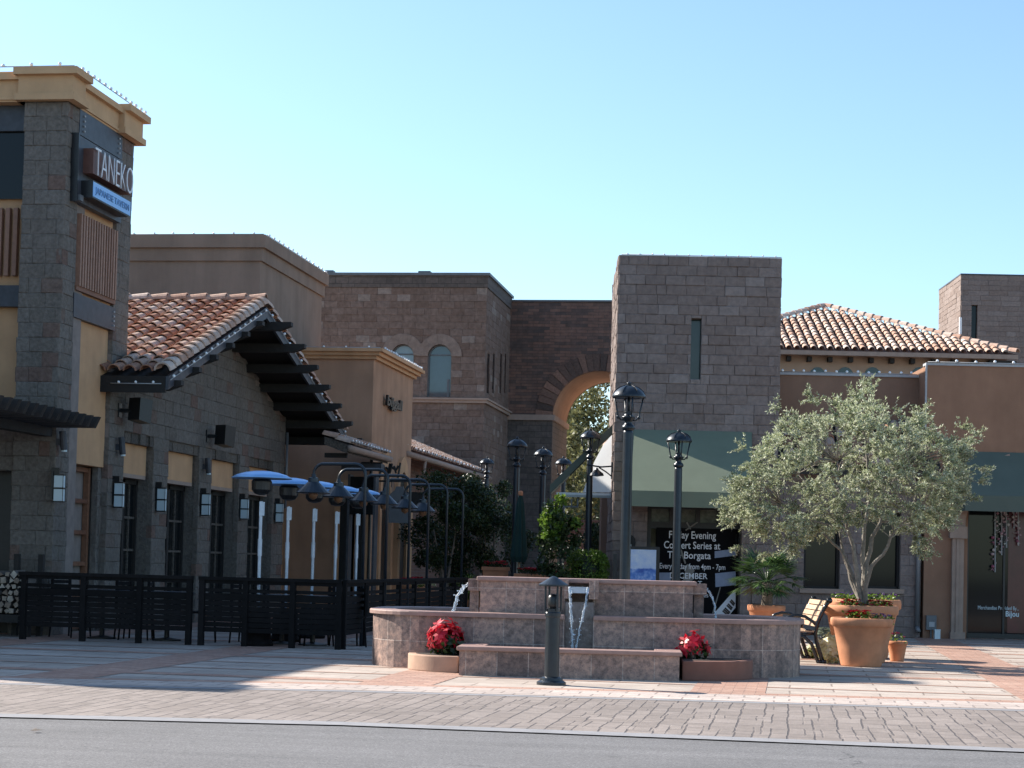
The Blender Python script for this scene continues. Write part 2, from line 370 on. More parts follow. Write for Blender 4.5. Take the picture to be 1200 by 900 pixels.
def asphalt():
    t = NT('asphalt'); p = t.pos()
    n = t.noise(p, 62, 5, .85); n2 = t.noise(p, .7, 5); n3 = t.noise(p, 17, 5, .8)
    mp = t.node('ShaderNodeMapping'); t.l.new(p, mp.inputs[0]); mp.inputs['Scale'].default_value = (.12, 1.6, 1); n4 = t.noise(mp.outputs[0], 2, 5)
    col = t.ramp(n, [(.3, (.055, .053, .053)), (.5, (.135, .13, .129)), (.7, (.29, .28, .275))])
    col = t.mix(1.0, col, t.ramp(n2, [(.3, (.88,) * 3), (.7, (1.1,) * 3)]), 'MULTIPLY')
    col = t.mix(1.0, col, t.ramp(n4, [(.35, (.88,) * 3), (.65, (1.08,) * 3)]), 'MULTIPLY')
    col = t.mix(1.0, col, t.ramp(n3, [(.3, (.8,) * 3), (.7, (1.15,) * 3)]), 'MULTIPLY')
    t.l.new(col, t.b.inputs['Base Color']); t.b.inputs['Roughness'].default_value = .9
    # sealed cracks, oil drips and a worn wheel track
    v = t.node('ShaderNodeTexVoronoi', feature='DISTANCE_TO_EDGE'); wv = t.node('ShaderNodeVectorMath', operation='ADD'); nn = t.node('ShaderNodeTexNoise'); nn.inputs['Scale'].default_value = 1.4; nn.inputs['Detail'].default_value = 5
    t.l.new(p, nn.inputs['Vector']); t.l.new(p, wv.inputs[0]); t.l.new(nn.outputs['Color'], wv.inputs[1]); t.l.new(wv.outputs[0], v.inputs['Vector']); v.inputs['Scale'].default_value = .38
    ck = t.ramp(v.outputs['Distance'], [(.0, (.45,) * 3), (.006, (1, 1, 1))]); msk = t.ramp(t.noise(p, .35, 2), [(.48, (0, 0, 0)), (.56, (1, 1, 1))])
    col = t.mix(msk, col, t.mix(1.0, col, ck, 'MULTIPLY'))
    oil = t.ramp(t.noise(p, 1.9, 4, .6), [(.66, (1, 1, 1)), (.74, (.62,) * 3)]); col = t.mix(1.0, col, oil, 'MULTIPLY')
    spk = t.ramp(t.noise(p, 420, 1, .5), [(.70, (1, 1, 1)), (.74, (1.9,) * 3)]); col = t.mix(1.0, col, spk, 'MULTIPLY')
    t.l.new(col, t.b.inputs['Base Color'])
    t.bump(n, .5, .006); return t.m
M['asphalt'] = asphalt()
M['cobble'] = cobble()
M['flag'] = brickm('cream_flagstone', (.35, .285, .235), (.45, .38, .32), (.23, .175, .14), .95, .49, ms=.012, bump=.35, bdist=.008, mott=.16, nscale=5)
M['creamstrip'] = brickm('cream_setts', (.40, .33, .285), (.48, .40, .35), (.27, .215, .185), .30, .30, ms=.012, bump=.5, bdist=.012, mott=.18, nscale=9)
M['redband'] = brickm('red_paver', (.34, .185, .13), (.43, .27, .20), (.22, .14, .11), .24, .12, ms=.006, bump=.5, bdist=.008, mott=.2, nscale=7)
M['kerb'] = pm('kerb_stone', (.24, .235, .24), rough=.85, nscale=5, namt=.15, bump=.3)
M['earth'] = pm('dry_ground', (.085, .08, .065), rough=1, nscale=.6, namt=.2, bump=.5, bscale=5)
M['brick'] = brickm('brown_brick', (.20, .105, .075), (.085, .06, .052), (.085, .06, .05), .40, .11, ms=.008, bump=.7, mott=.3, nscale=4)
M['brick_red'] = brickm('red_brick', (.15, .065, .042), (.10, .05, .035), (.16, .11, .09), .30, .1, ms=.01, bump=.6)
M['block_dark'] = brickm('dark_block', (.085, .068, .058), (.115, .09, .078), (.06, .05, .042), .45, .22, ms=.01, bump=.9, mott=.3)
# ------------------------------------------------------------------ shared builders
def block_face(mb, fr, u0, u1, z0, z1, w, ch=.203, bl=.40, holes=(), depth=.10, clip=None, rag=0.0, rough=.012, seed=1, out=1):
    """courses of split-faced blocks standing on plane w; every block has a chamfered, uneven face"""
    rg = random.Random(seed); n = max(1, round((z1 - z0) / ch)); ch = (z1 - z0) / n; g = .0012
    for k in range(n):
        za, zb = z0 + k * ch + g, z0 + (k + 1) * ch - g
        x = u0 - (bl * .5 if k % 2 else 0) - rg.choice([0, 0, bl * .12])
        while x < u1 - .02:
            L = bl * rg.choice([1, 1, 1, 1, .95, 1.05, .5 if rg.random() < .3 else 1])
            a, b = max(x, u0), min(x + L, u1); x += L
            if b - a < .04: continue
            segs = [(a, b, za, zb)]
            for (ha, hb, hc, hd) in holes:
                new = []
                for (p, q, r, s) in segs:
                    if q <= ha or p >= hb or s <= hc or r >= hd: new.append((p, q, r, s)); continue
                    if p < ha: new.append((p, ha, r, s))
                    if q > hb: new.append((hb, q, r, s))
                    if r < hc: new.append((max(p, ha), min(q, hb), r, hc))
                    if s > hd: new.append((max(p, ha), min(q, hb), hd, s))
                segs = new
            t = rg.random()
            for (p, q, r, s) in segs:
                if q - p < .02 or s - r < .02: continue
                if clip and not clip((p + q) / 2, s): 
                    if not clip((p + q) / 2, r): continue
                    s = r + (s - r) * .5
                j0 = rg.uniform(-rag, rag) if abs(p - u0) < 1e-6 else g
                j1 = -rg.uniform(-rag, rag) if abs(q - u1) < 1e-6 else g
                p2, q2 = p + j0, q - j1
                e = min(.012, (q2 - p2) * .3, (s - r) * .3)
                d = rg.uniform(0, rough) * .7; f = [rg.uniform(-.005, .008) for _ in range(4)]
                P = fr.pt
                vs = [P(p2, w - depth, r), P(q2, w - depth, r), P(q2, w - depth, s), P(p2, w - depth, s),
                      P(p2, w - .005 + d * .6, r), P(q2, w - .005 + d * .6, r), P(q2, w - .005 + d * .6, s), P(p2, w - .005 + d * .6, s),
                      P(p2 + e, w + d + f[0], r + e), P(q2 - e, w + d + f[1], r + e), P(q2 - e, w + d + f[2], s - e), P(p2 + e, w + d + f[3], s - e)]
                mb.add(vs, [(0, 1, 5, 4), (1, 2, 6, 5), (2, 3, 7, 6), (3, 0, 4, 7), (4, 5, 9, 8), (5, 6, 10, 9), (6, 7, 11, 10), (7, 4, 8, 11), (8, 9, 10, 11)], t)
def tiles(mb, base_mb, o, along, up, na, nu, pa, pu, clip=None, r=None, rows_from=0, seed=3):
    """barrel tiles: o = eave corner, along / up = unit vectors in the roof plane"""
    rg = random.Random(seed); nrm = along.cross(up).normalized()
    if nrm.z < 0: nrm = -nrm
    r = r or pa * .40; K = 6
    for i in range(na):
        for j in range(rows_from, nu):
            a = (i + .5) * pa; b = j * pu
            if clip and not clip(a, b + pu * .5): continue
            jit = rg.uniform(-.012, .012); tw = rg.uniform(-.01, .01); L = pu * 1.18
            c0 = o + along * (a + jit) + up * (b + rg.uniform(-.015, .015)) + nrm * .045; c1 = o + along * (a + jit + tw) + up * (b + L) + nrm * .012
            r0, r1 = r * 1.04, r * .88; vs = []
            for (c, rr) in ((c0, r0), (c1, r1), (c0, r0 - .018)):
                for k in range(K + 1):
                    th = math.pi * k / K
                    vs.append(c + along * (-math.cos(th) * rr) + nrm * (math.sin(th) * rr * .95))
            fs = [(k, k + 1, K + 2 + k, K + 1 + k) for k in range(K)] + [(k, 2 * (K + 1) + k, 2 * (K + 1) + k + 1, k + 1) for k in range(K)]
            mb.add(vs, fs, rg.random())
def barrels(mb, p0, p1, n, r, nrm, seed=1):
    """one run of overlapping cover tiles from p0 to p1"""
    rg = random.Random(seed); d = (p1 - p0) / n; dn = d.normalized(); s = dn.cross(nrm).normalized(); K = 7
    for i in range(n):
        a = p0 + d * i; b = a + d * 1.12; vs = []
        for (c, rr, h) in ((a, r * 1.06, .03), (b, r * .9, .0), (a, r * .86, .03)):
            for k in range(K + 1):
                th = math.pi * k / K
                vs.append(c + nrm * h + s * (-math.cos(th) * rr) + nrm * (math.sin(th) * rr))
        mb.add(vs, [(k, k + 1, K + 2 + k, K + 1 + k) for k in range(K)] + [(k, 2 * (K + 1) + k, 2 * (K + 1) + k + 1, k + 1) for k in range(K)], rg.random())
BULB = None
def light_string(pts, n, label, r=.022, sag=.0, group='strings of small clear bulbs along the roof edges', wire=True):
    """pts polyline along a roof edge"""
    pts = [Vector(p) for p in pts]
    t = thing('string_lights', label, 'string lights', pts[0], group)
    w = MB(); w.tube([p + Vector((0, 0, .012)) for p in pts], .009, 4); w.build('wire', M['wire'], t, smooth=True)
    L = [0]
    for a, b in zip(pts, pts[1:]): L.append(L[-1] + (b - a).length)
    proto = None
    for i in range(n):
        s = L[-1] * (i + .5) / n
        k = max(j for j in range(len(pts) - 1) if L[j] <= s)
        p = pts[k].lerp(pts[k + 1], (s - L[k]) / (L[k + 1] - L[k]))
        if proto is None:
            mb = MB(); c = p; mb.lathe((c.x, c.y, c.z + .012), [(.004, 0), (r * .8, r * .2), (r, r * .9), (r * .7, r * 1.5), (.003, r * 1.8)], 8)
            proto = mb.build('bulb', M['bulb'], t, smooth=True); p0 = p
        else:
            b = proto.copy(); COL.objects.link(b); b.parent = t; b.location = p - p0 + Vector((ru(-.01, .01), ru(-.01, .01), ru(-.008, .012)))
def text_obj(s, size, fr, u, w, z, mat, parent, name='lettering', sx=1.0, bold=0.0, depth=.004, align='LEFT', flip=1, spacing=1.0, shear=0.0, width=None, height=None):
    cu = bpy.data.curves.new(name, 'FONT'); cu.body = s; cu.size = size; cu.extrude = depth; cu.offset = bold
    cu.align_x = align; cu.space_character = spacing; cu.shear = shear; cu.resolution_u = 3
    tmp = bpy.data.objects.new('tmp_text', cu); COL.objects.link(tmp)
    bpy.context.view_layer.update()
    me = bpy.data.meshes.new_from_object(tmp.evaluated_get(bpy.context.evaluated_depsgraph_get()))
    bpy.data.objects.remove(tmp); 
    o0 = Vector(parent['_o'])
    xs = [v.co.x for v in me.vertices]; x0 = min(xs) if align == 'LEFT' else 0; sy = 1.0
    if width: sx = width / (max(xs) - min(xs))
    if height: sy = height / max(v.co.y for v in me.vertices)
    for v in me.vertices:
        p = fr.pt(u + (v.co.x - x0) * sx * flip, w + depth + v.co.z, z + v.co.y * sy) - o0; v.co = p
    me.name = name; me.materials.clear(); me.materials.append(mat)
    at_ = me.attributes.new('tint', 'FLOAT', 'FACE')
    o = bpy.data.objects.new(name, me); COL.objects.link(o); o.parent = parent; o['_o'] = list(o0)
    return o
def rleaf(mb, c, L, W, rg, up=.3, t=None, dirn=None):
    d = Vector((rg.gauss(0, 1), rg.gauss(0, 1), rg.gauss(up, 1))).normalized() if dirn is None else dirn
    s = d.cross(Vector((rg.gauss(0, 1), rg.gauss(0, 1), rg.gauss(0, 1)))).normalized()
    mb.leaf(c, d, s, L * rg.uniform(.7, 1.2), W * rg.uniform(.7, 1.2), rg.random() if t is None else t)
def crown(mb, c, rad, n, L, W, seed=1, lobes=26, shell=.55, squash=1.0):
    """uneven crown of separate leaves gathered in clumps"""
    rg = random.Random(seed); c = Vector(c); cl = []
    for _ in range(lobes):
        d = Vector((rg.gauss(0, 1), rg.gauss(0, 1), rg.gauss(0, 1))).normalized(); q = rg.uniform(shell, 1.0) ** .8
        cl.append((c + Vector((d.x * rad[0], d.y * rad[1], d.z * rad[2])) * q, rg.uniform(.18, .36), rg.uniform(-.15, .15)))
    m = (rad[0] + rad[1] + rad[2]) / 3
    for _ in range(n):
        cc, s, tb = rg.choice(cl)
        d = Vector((rg.gauss(0, 1), rg.gauss(0, 1), rg.gauss(0, 1))).normalized() * (s * m * rg.uniform(.2, 1.0) ** .5)
        rleaf(mb, cc + d, L, W, rg, .1, min(1, max(0, rg.random() + tb)))
def pot(name, label, p, r, h, group=None, mat='terracotta', cat='plant pot', soil=.05):
    t = thing(name, label, cat, p, group)
    rb = r * .66
    m = MB(); m.lathe(p, [(rb * .97, 0), (rb, .02), (rb + (r * .90 - rb) * .5, h * .42), (r * .90, h * .80), (r * .93, h * .815), (r * .955, h * .83), (r * 1.0, h * .85), (r * 1.01, h * .93), (r * 1.0, h * .985), (r * .96, h), (r * .88, h * .985), (r * .86, h - soil - .02), (0.01, h - soil - .02)], 40)
    m.build('body', M[mat], t, smooth=True)
    m = MB(); m.lathe(p, [(r * .855, h - soil - .04), (r * .855, h - soil), (r * .3, h - soil + .02), (.01, h - soil + .02)], 24); m.build('soil', M['soil'], t)
    return t
# ------------------------------------------------------------------ frames
gA = gnd(58, 745); XA = gA.x; YB = gA.y
FA = Fr((XA, 0), 90)                 # long facade, u = world Y, w = towards +X
FB = Fr((0, YB), 0)                  # fronts facing the camera on the left, u = world X
YAWD = math.degrees(YAW)
pT = base(717, 38.0); FT = Fr(pT, YAWD - 1.5)      # stone tower and the shops to its right
pF = gnd(480, 783.5); FF = Fr(pF, YAWD - 3.5)      # fountain
print('A', gA, 'yaw', YAWD, 'FT', pT, 'FF', pF)
# ------------------------------------------------------------------ ground
def ext(pts, far=45):
    a = (pts[0] - pts[1]).normalized(); b = (pts[-1] - pts[-2]).normalized()
    return [pts[0] + a * far] + pts + [pts[-1] + b * far]
def gl(ys, dy=0): return ext([gnd(x, y + dy) for x, y in ys])
LA = gl([(0, 800.5), (400, 809), (800, 820), (1200, 832)])
LA2 = gl([(0, 800.5), (400, 809), (800, 820), (1200, 832)], 1.6)
LB = gl([(0, 837), (400, 846.5), (800, 862), (1200, 878)])
LB2 = gl([(0, 837), (400, 846.5), (800, 862), (1200, 878)], 4.0)
def strip(a, b, z, name, mat, n=10):
    m = MB(); vs = [Vector((p.x, p.y, z)) for p in a] + [Vector((p.x, p.y, z)) for p in b]; k = len(a)
    m.add(vs, [(k + i, k + i + 1, i + 1, i) for i in range(k - 1)], .5); return m.build(name, mat, kind='structure')
m = MB(); m.add([(-900, -300, -.03), (900, -300, -.03), (900, 2500, -.03), (-900, 2500, -.03)], [(0, 1, 2, 3)], .5); m.build('ground', M['earth'], kind='structure')
strip([Vector((p.x, 110, 0)) for p in LA], LA, 0.0, 'plaza_paving', M['flag'])
strip(LA, LA2, .002, 'paving_joint', M['kerb'])
strip(LA2, LB, 0.0, 'brick_crossing', M['cobble'])
strip(LB, LB2, .006, 'kerb', M['kerb'])
strip(LB2, [Vector((p.x, -25, 0)) for p in LB2], -.004, 'road', M['asphalt'])
LC = gl([(0, 794.5), (400, 802.5), (800, 812.5), (1200, 824)]); LD = gl([(0, 792.7), (400, 800.7), (800, 810.4), (1200, 821.6)])
strip(LC, LA, .004, 'paving_border', M['creamstrip']); strip(LD, LC, .004, 'red_border', M['redband'])
def yline(L, x):
    for a, b in zip(L, L[1:]):
        if a.x <= x <= b.x: return a.y + (b.y - a.y) * (x - a.x) / (b.x - a.x)
    return L[0].y
G0 = Fr((0, 0), 0)
m = MB()
for k in range(-3, 5):
    x0 = -7.95 + 3.45 * k; x1 = x0 + .78
    ya, yb = yline(LD, x0) + .01, yline(LD, x1) + .01
    m.add([(x0, ya, .004), (x1, yb, .004), (x1, 60, .004), (x0, 60, .004)], [(0, 1, 2, 3)], .5)
    xs = [x0 + .78 + .001, x0 + 3.45 - .001]
    y = 19.6; j = 0
    while y < 60:
        wd = .10 if j % 3 else .34
        if y > yline(LD, xs[0]) + .2 and y > yline(LD, xs[1]) + .1:
            m.add([(xs[0], y, .004), (xs[1], y, .004), (xs[1], y + wd, .004), (xs[0], y + wd, .004)], [(0, 1, 2, 3)], .5)
        y += 1.35; j += 1
m.build('red_paving_bands', M['redband'], kind='structure')
# a dead leaf on the road
p = gnd(35, 858); m = MB(); m.leaf(p + Vector((0, 0, .012)), Vector((1, .2, .1)).normalized(), Vector((-.2, 1, .3)).normalized(), .09, .05, .4)
m.leaf(p + Vector((.01, .02, .012)), Vector((.3, 1, .35)).normalized(), Vector((1, -.3, .1)).normalized(), .05, .035, .6)
m.build('fallen_leaf', M['log_bark'], label='small curled brown leaf lying on the grey road at the left', cat='leaf')

# ================================================================== CORNER TOWER BUILDING (restaurant)
tw = thing('corner_tower_building', 'tall corner tower of grey block and orange stucco with a heavy moulded cornice', 'building', (XA - 2, YB + 2, 0))
uL = FB.u(9, 700); ztop = FA.z(82, 77.5, .1)
u1 = FA.u(75, 700)                                   # end of the near column's return
uc2, ud2 = FA.u(131, 420), FA.u(148.5, 420)
if ud2 - uc2 < .5: ud2 = uc2 + .5
zc = FB.z(78, 119)
def zz(px, py, w=0.0): return FA.z(px, py, w)
print('tower: XA', XA, 'YB', YB, 'uL', uL, 'ztop', ztop, 'u1', u1, 'c2', uc2, ud2, 'zc', zc)
mo = MB(); mo.box(FB, uL + .01, XA - .018, -.9, -.018, 0, zc - .01, .5); mo.box(FA, uc2 + .01, ud2 - .01, -.9, -.018, 0, zc - .01, .5)
mo.box(FA, YB + .5, u1 - .01, -.9, -.018, 0, zc - .01, .5)
mo.box(FB, XA - 9, XA - .35, -(ud2 - YB) + .02, -.6, 0, zc - .01, .5)
core = mo.build('core', M['mortar'], tw)
mb = MB(); block_face(mb, FB, uL, XA, 0, zc, 0, .232, .42, rag=.012, seed=5)
block_face(mb, FA, YB + .0, u1, 0, zc, 0, .232, .42, rag=.012, seed=6)
mb.build('column_bricks', M['block_grey'], tw)
mb = MB(); block_face(mb, FA, uc2, ud2, 0, zc, 0, .232, .42, rag=.015, seed=7)
FB2 = Fr((0, ud2), 180)
mb.build('column_bricks', M['block_grey'], tw)
zb0, zb1 = zz(108, 379), zz(108, 351)                # lower dark beam
zs0, zs1 = zz(110, 343), zz(110, 259)                # slatted screen
zp0 = zz(100, 544)                                   # bottom of the lower stucco panel
zt0, zt1 = zz(110, 168), zc                          # upper beam
mb = MB()
mb.box(FA, u1, uc2, -.5, -.08, zp0, zb0, .5)
mb.box(FA, u1, uc2, -.5, -.06, zb1, zt0, .5)
mb.build('stucco_panel', M['stucco_orange'], tw)
mb = MB(); mb.box(FA, u1 - .05, uc2 + .05, -.3, .02, zb0, zb1, .2); mb.box(FA, u1 - .05, uc2 + .12, -.3, .015, zt0, zt1, .7)
bm_ = mb.build_each('steel_beam', M['steel_blue'], tw)[0]
mb = MB()
for (ub, z0, z1) in ((u1 + .1, zt0, zt1), (uc2 - .06, zt0, zt1), (uc2 - .06, zb0, zb1)):
    for i in range(4):
        z = z0 + (z1 - z0) * (.2 + .2 * i); mb.box(FA, ub, ub + .04, .02, .04, z - .014, z + .014, .5)
mb.build_each('bolt', M['wire'], bm_)
mb = MB(); n = 15
for i in range(n):
    u = u1 + .08 + (uc2 - u1 - .16) * i / (n - 1); mb.box(FA, u - .028, u + .028, -.04, .06, zs0, zs1)
mb.build('slatted_screen', M['slat'], tw)
mb = MB(); mb.box(FA, u1 + .03, uc2 - .03, -.058, -.05, zs0, zs1, .1); mb.box(FA, u1, uc2, -.04, .03, zs0 - .07, zs0, .5); mb.build('screen_backing', M['timber_red'], tw)
# recessed doorway under the panel
ux = FA.u(104, 620, -.25)
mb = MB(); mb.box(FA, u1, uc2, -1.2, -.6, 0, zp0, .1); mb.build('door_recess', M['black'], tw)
mb = MB()
for a, b in ((u1 + .02, u1 + .10), (ux - .08, ux)): mb.box(FA, a, b, -.34, -.25, 0, zp0 - .02)
for k in range(6): z = .05 + k * (zp0 - .15) / 5; mb.box(FA, u1 + .02, ux, -.33, -.26, z, z + .07)
mb.build('door_frame', M['timber_red'], tw)
mb = MB(); block_face(mb, FA, ux, uc2, 0, zp0, -.12, .232, .42, seed=8); mb.build('doorway_bricks', M['block_grey'], tw)
# cornice
def cornice(px_z, parts, w_in):
    pass
z1 = ztop; z2 = FA.z(82, 86, .1); z3 = FA.z(80, 108.5, .06); z4 = zc
ucn1, ucn2 = FA.u(101, 95, .1), FA.u(145, 130, .1); uend = ud2 + .05
mb = MB()
XW = XA + .0
def ring(w, za, zb, ua, ub, xl):          # L-shaped piece: along the side facade and along the front
    mb.slab(Fr((0, 0), 0), [(xl, -(YB - w)), (XA + w, -(YB - w)), (XA + w, -ub), (XA - .5, -ub), (XA - .5, -(YB + .5)), (xl, -(YB + .5))], za, zb, .5)
ring(.02, z4, z1 - .02, YB, uend, XA - 9)                      # frieze
for (xl, ua, ub, e) in ((uL - .12, YB, ucn1, .12),):
    ring(e + .10, z2, z1, YB, ucn1, xl); ring(e + .04, z4, z3, YB, ucn1 + .02, xl); ring(e, z3, z2, YB, ucn1 - .05, xl + .05)
ring(.10, z2 - .05, z1 - .06, YB, ucn2, XA - 9); ring(.05, z4 + .03, z3 - .03, YB, ucn2, XA - 9)
mb.box(FA, ucn2, uend + .16, -.9, .22, z2, z1, .5); mb.box(FA, ucn2 - .05, uend + .12, -.9, .16, z4, z3, .5); mb.box(FA, ucn2, uend + .05, -.9, .12, z3, z2, .5)
mb.build('cornice', M['stucco_cornice'], tw)
# front wall left of the column
XL = uL - 9
mb = MB(); mb.box(FB, XL, uL, -.6, -.35, FB.z(5, 466), FB.z(5, 119), .5); mb.build('stucco_panel', M['stucco_orange'], tw)
mb = MB(); mb.box(FB, XL, uL - .1, -.33, -.28, FB.z(5, 229), FB.z(5, 150), .3); mb.build('upper_window', M['glass_dark'], tw)
mb = MB(); mb.box(FB, XL, uL, -.34, -.2, FB.z(5, 150), zc, .3); mb.box(FB, XL, uL, -.34, -.2, FB.z(5, 357), FB.z(5, 332), .3); mb.build('steel_beam', M['steel_blue'], tw)
mb = MB()
for i in range(14): u = uL - .2 - i * .13; mb.box(FB, u - .035, u + .035, -.33, -.24, FB.z(5, 320), FB.z(5, 240))
mb.build('slatted_screen', M['slat'], tw)
mb = MB(); block_face(mb, FB, XL, uL, 2.55, FB.z(5, 466), -.05, .232, .42, seed=9); mb.build('lintel_bricks', M['block_grey'], tw)
mb = MB(); mb.box(FB, XL, uL, -1.4, -1.2, 0, 2.6, .1); mb.build('entrance_doors', M['glass_dark'], tw)
# timber canopy over the entrance: rafters across, tails stepping back
cp = thing('timber_canopy', 'dark stepped timber canopy projecting over the left entrance below the corner tower', 'canopy', (XA, YB - 3, 2.9))
pc = at(118, 489, (gA.dot(FH)) - .15); uxe = pc.x; ztp = pc.z; zbt = at(117, 502, gA.dot(FH) - .15).z
for k in range(14):
    y = YB - .12 - .30 * k
    mb = MB(); mb.prism(Fr((0, y), 0), [(XA - 3.2, zbt), (uxe - .06, zbt), (uxe + .02, ztp), (XA - 3.2, ztp)], -.05, .05); mb.build('rafter', M['timber_dark'], cp)
mb = MB(); mb.box(FA, YB - 4.2, YB - .05, -.25, -.05, zbt - .14, zbt); mb.box(FA, YB - 4.2, YB - .05, -2.9, -2.7, zbt - .14, zbt); mb.build_each('cross_beam', M['timber_dark'], cp)
mb = MB(); mb.box(FB, XA - 3.0, XA - 2.8, 4.0, 4.2, 0, zbt - .14); mb.build('post', M['timber_dark'], cp)
# sign
M['small_letter'] = pm('faded_letter', (.10, .22, .42), rough=.5)
sg = thing('restaurant_sign', 'brown box sign with tall white TANEKO letters over a light blue strip', 'sign', FA.pt(u1, .1, zz(110, 240)))
ub0 = FA.u(90, 200, .10); ub1 = FA.u(143, 230, .10)
zbb, zbt2 = FA.z(96, 238, .1), FA.z(96, 160, .1)
mb = MB(); mb.box(FA, ub0, ub1, -.02, .10, zbb, zbt2, .9); mb.build('backing_board', M['steel_blue'], sg)
mb = MB(); mb.box(FA, ub0 - .03, ub0, -.02, .13, zbb - .02, zbt2 + .02, .3); mb.build('board_edge', M['black'], sg)
ul0 = FA.u(109, 225, .3); ul1 = FA.u(152.5, 245, .3)
zl0, zl1 = FA.z(109, 230, .3), FA.z(109, 212.5, .3)
mb = MB(); mb.box(FA, ul0, ul1, .08, .295, zl0 - .02, zl1 + .02, .3); mb.build('light_box', M['black'], sg)
mb = MB(); mb.box(FA, ul0, ul1, .297, .305, zl0, zl1, .5); mb.build('blue_face', M['panel_blue'], sg)
ut0 = FA.u(111.5, 190, .3); zt_0, zt_1 = FA.z(112, 206.5, .3), FA.z(112, 173.5, .3)
mb = MB(); mb.box(FA, ut0, FA.u(157, 200, .3), .08, .27, zt_0 + .04, zt_1 + .0, .2); mb.build('brown_box', pm('sign_brown', (.12, .05, .035), rough=.5), sg)
LWD = (FA.u(156, 200, .3) - ut0); hT = (zt_1 - zt_0)
text_obj('TANEKO', hT / .70, FA, ut0, .30, zt_0 + .02, M['white'], sg, width=LWD, depth=.006, height=hT, bold=-.012)
text_obj('JAPANESE TAVERN', .15, FA, ul0 + .08, .305, (zl0 + zl1) / 2 - .05, M['small_letter'], sg, name='small_lettering', width=ul1 - ul0 - .16, depth=.004)
mb = MB(); mb.box(FA, ub0 + .02, ub0 + .14, .10, .17, FA.z(90, 235, .1), FA.z(90, 228, .1)); mb.build('junction_box', M['grey_trim'], sg)

# ================================================================== GABLED DINING HALL
OV = 1.1
ur, zr = FA.hit(313, 354, OV); ue, ze = FA.hit(198.7, 434, OV); uf, zf = FA.hit(406, 503, OV)
ue2 = ur - (uf - ur) * (zr - ze) / (zr - zf) if False else ue
print('gable', ur, zr, ue, ze, uf, zf)
slope = (zr - ze) / (ur - ue); slf = (zr - zf) / (uf - ur)
def roofz(u): return zr - (ur - u) * slope if u < ur else zr - (u - ur) * slf
hall = thing('gabled_dining_hall', 'grey block hall with a red tiled gable roof on dark beams and glazed doors', 'building', (XA - 3, (ue + uf) / 2, 0))
uw0, uw1 = ud2 + .0, FA.u(333, 560)
zli = zz(165, 509); zlb = zz(165, 521); zst = zz(160, 555.5); zdt = zz(160, 559)
mb = MB()
block_face(mb, FA, uw0, uw1, zli, zr + .2, 0, .232, .42, clip=lambda u, z: z < roofz(u) - .30, seed=21)
mb.build('gable_bricks', M['block_grey'], hall)
mo = MB(); us = [uw0, ur, uw1 + .0]
mo.prism(FA, [(uw0, zli), (uw1, zli), (uw1, roofz(uw1) - .24), (ur, zr - .24), (uw0, roofz(uw0) - .24)], -.30, -.018, .5)
mo.box(FA, uw0, uw1, -6, -1.2, 0, zli, .5)
mo.prism(FA, [(uw0, zli + .01), (uw1, zli + .01), (uw1, roofz(uw1) - .4), (ur, zr - .4), (uw0, roofz(uw0) - .4)], -9, -.31, .5)
mo.build('core', M['mortar'], hall)
bays = [(146.5, 178), (195.5, 232), (246.5, 279), (290.5, 319)]
bu = [(FA.u(a, 600), FA.u(b, 600)) for a, b in bays]
pil = [(bu[0][1], bu[1][0]), (bu[1][1], bu[2][0]), (bu[2][1], bu[3][0]), (bu[3][1], uw1)]
for i, (a, b) in enumerate(pil):
    mo = MB(); block_face(mo, FA, a, b, 0, zli, 0, .232, .42, rag=.012, seed=30 + i); mo.box(FA, a + .012, b - .012, -.6, -.016, 0, zli, .4)
    mo.build('pillar_bricks', M['block_grey'], hall)
mat_refl = M['glass_dark']
for i, (a, b) in enumerate(bu):
    a = max(a, ud2)
    mb = MB(); x = a
    while x < b - .01:
        L = min(ru(.22, .4), b - x); mb.box(FA, x, x + L - .008, -.5, ru(-.05, .0), zlb, zli, rnd()); x += L
    mb.build('lintel', M['timber_rough'], hall)
    mb = MB(); mb.box(FA, a, b, -.5, -.14, zst, zlb, .5); mb.build('bay_panel', M['stucco_orange'] if i < 9 else None, hall)
    mb = MB(); mb.box(FA, a, b - .12, -.4, -.10, zst - .07, zst - .002, .5); mb.build('shade_rail', M['cream_edge'], hall)
    d = MB(); fw = .07
    for (p, q) in ((a, a + fw), (b - fw, b), ((a + b) / 2 - .05, (a + b) / 2 + .05)): d.box(FA, p, q, -.36, -.28, 0.02, zst - .08)
    d.box(FA, a, b, -.36, -.28, zst - .16, zst - .08); d.box(FA, a, b, -.36, -.28, .02, .22)
    dr = d.build('door_frame', M['timber_dark'], hall)
    g = MB(); g.box(FA, a + .02, b - .02, -.34, -.33, .03, zst - .1, .5); g.build('pane', M['glass_hall'], dr)
    g = MB()
    for k in range(1, 4): z = .22 + (zst - .4) * k / 4; g.box(FA, a, b, -.355, -.30, z - .02, z + .02, .6)
    for p in ((a * .75 + b * .25), (a * .25 + b * .75)): g.box(FA, p - .015, p + .015, -.353, -.302, .2, zst - .1, .6)
    g.build('muntins', M['timber_rough'], dr)
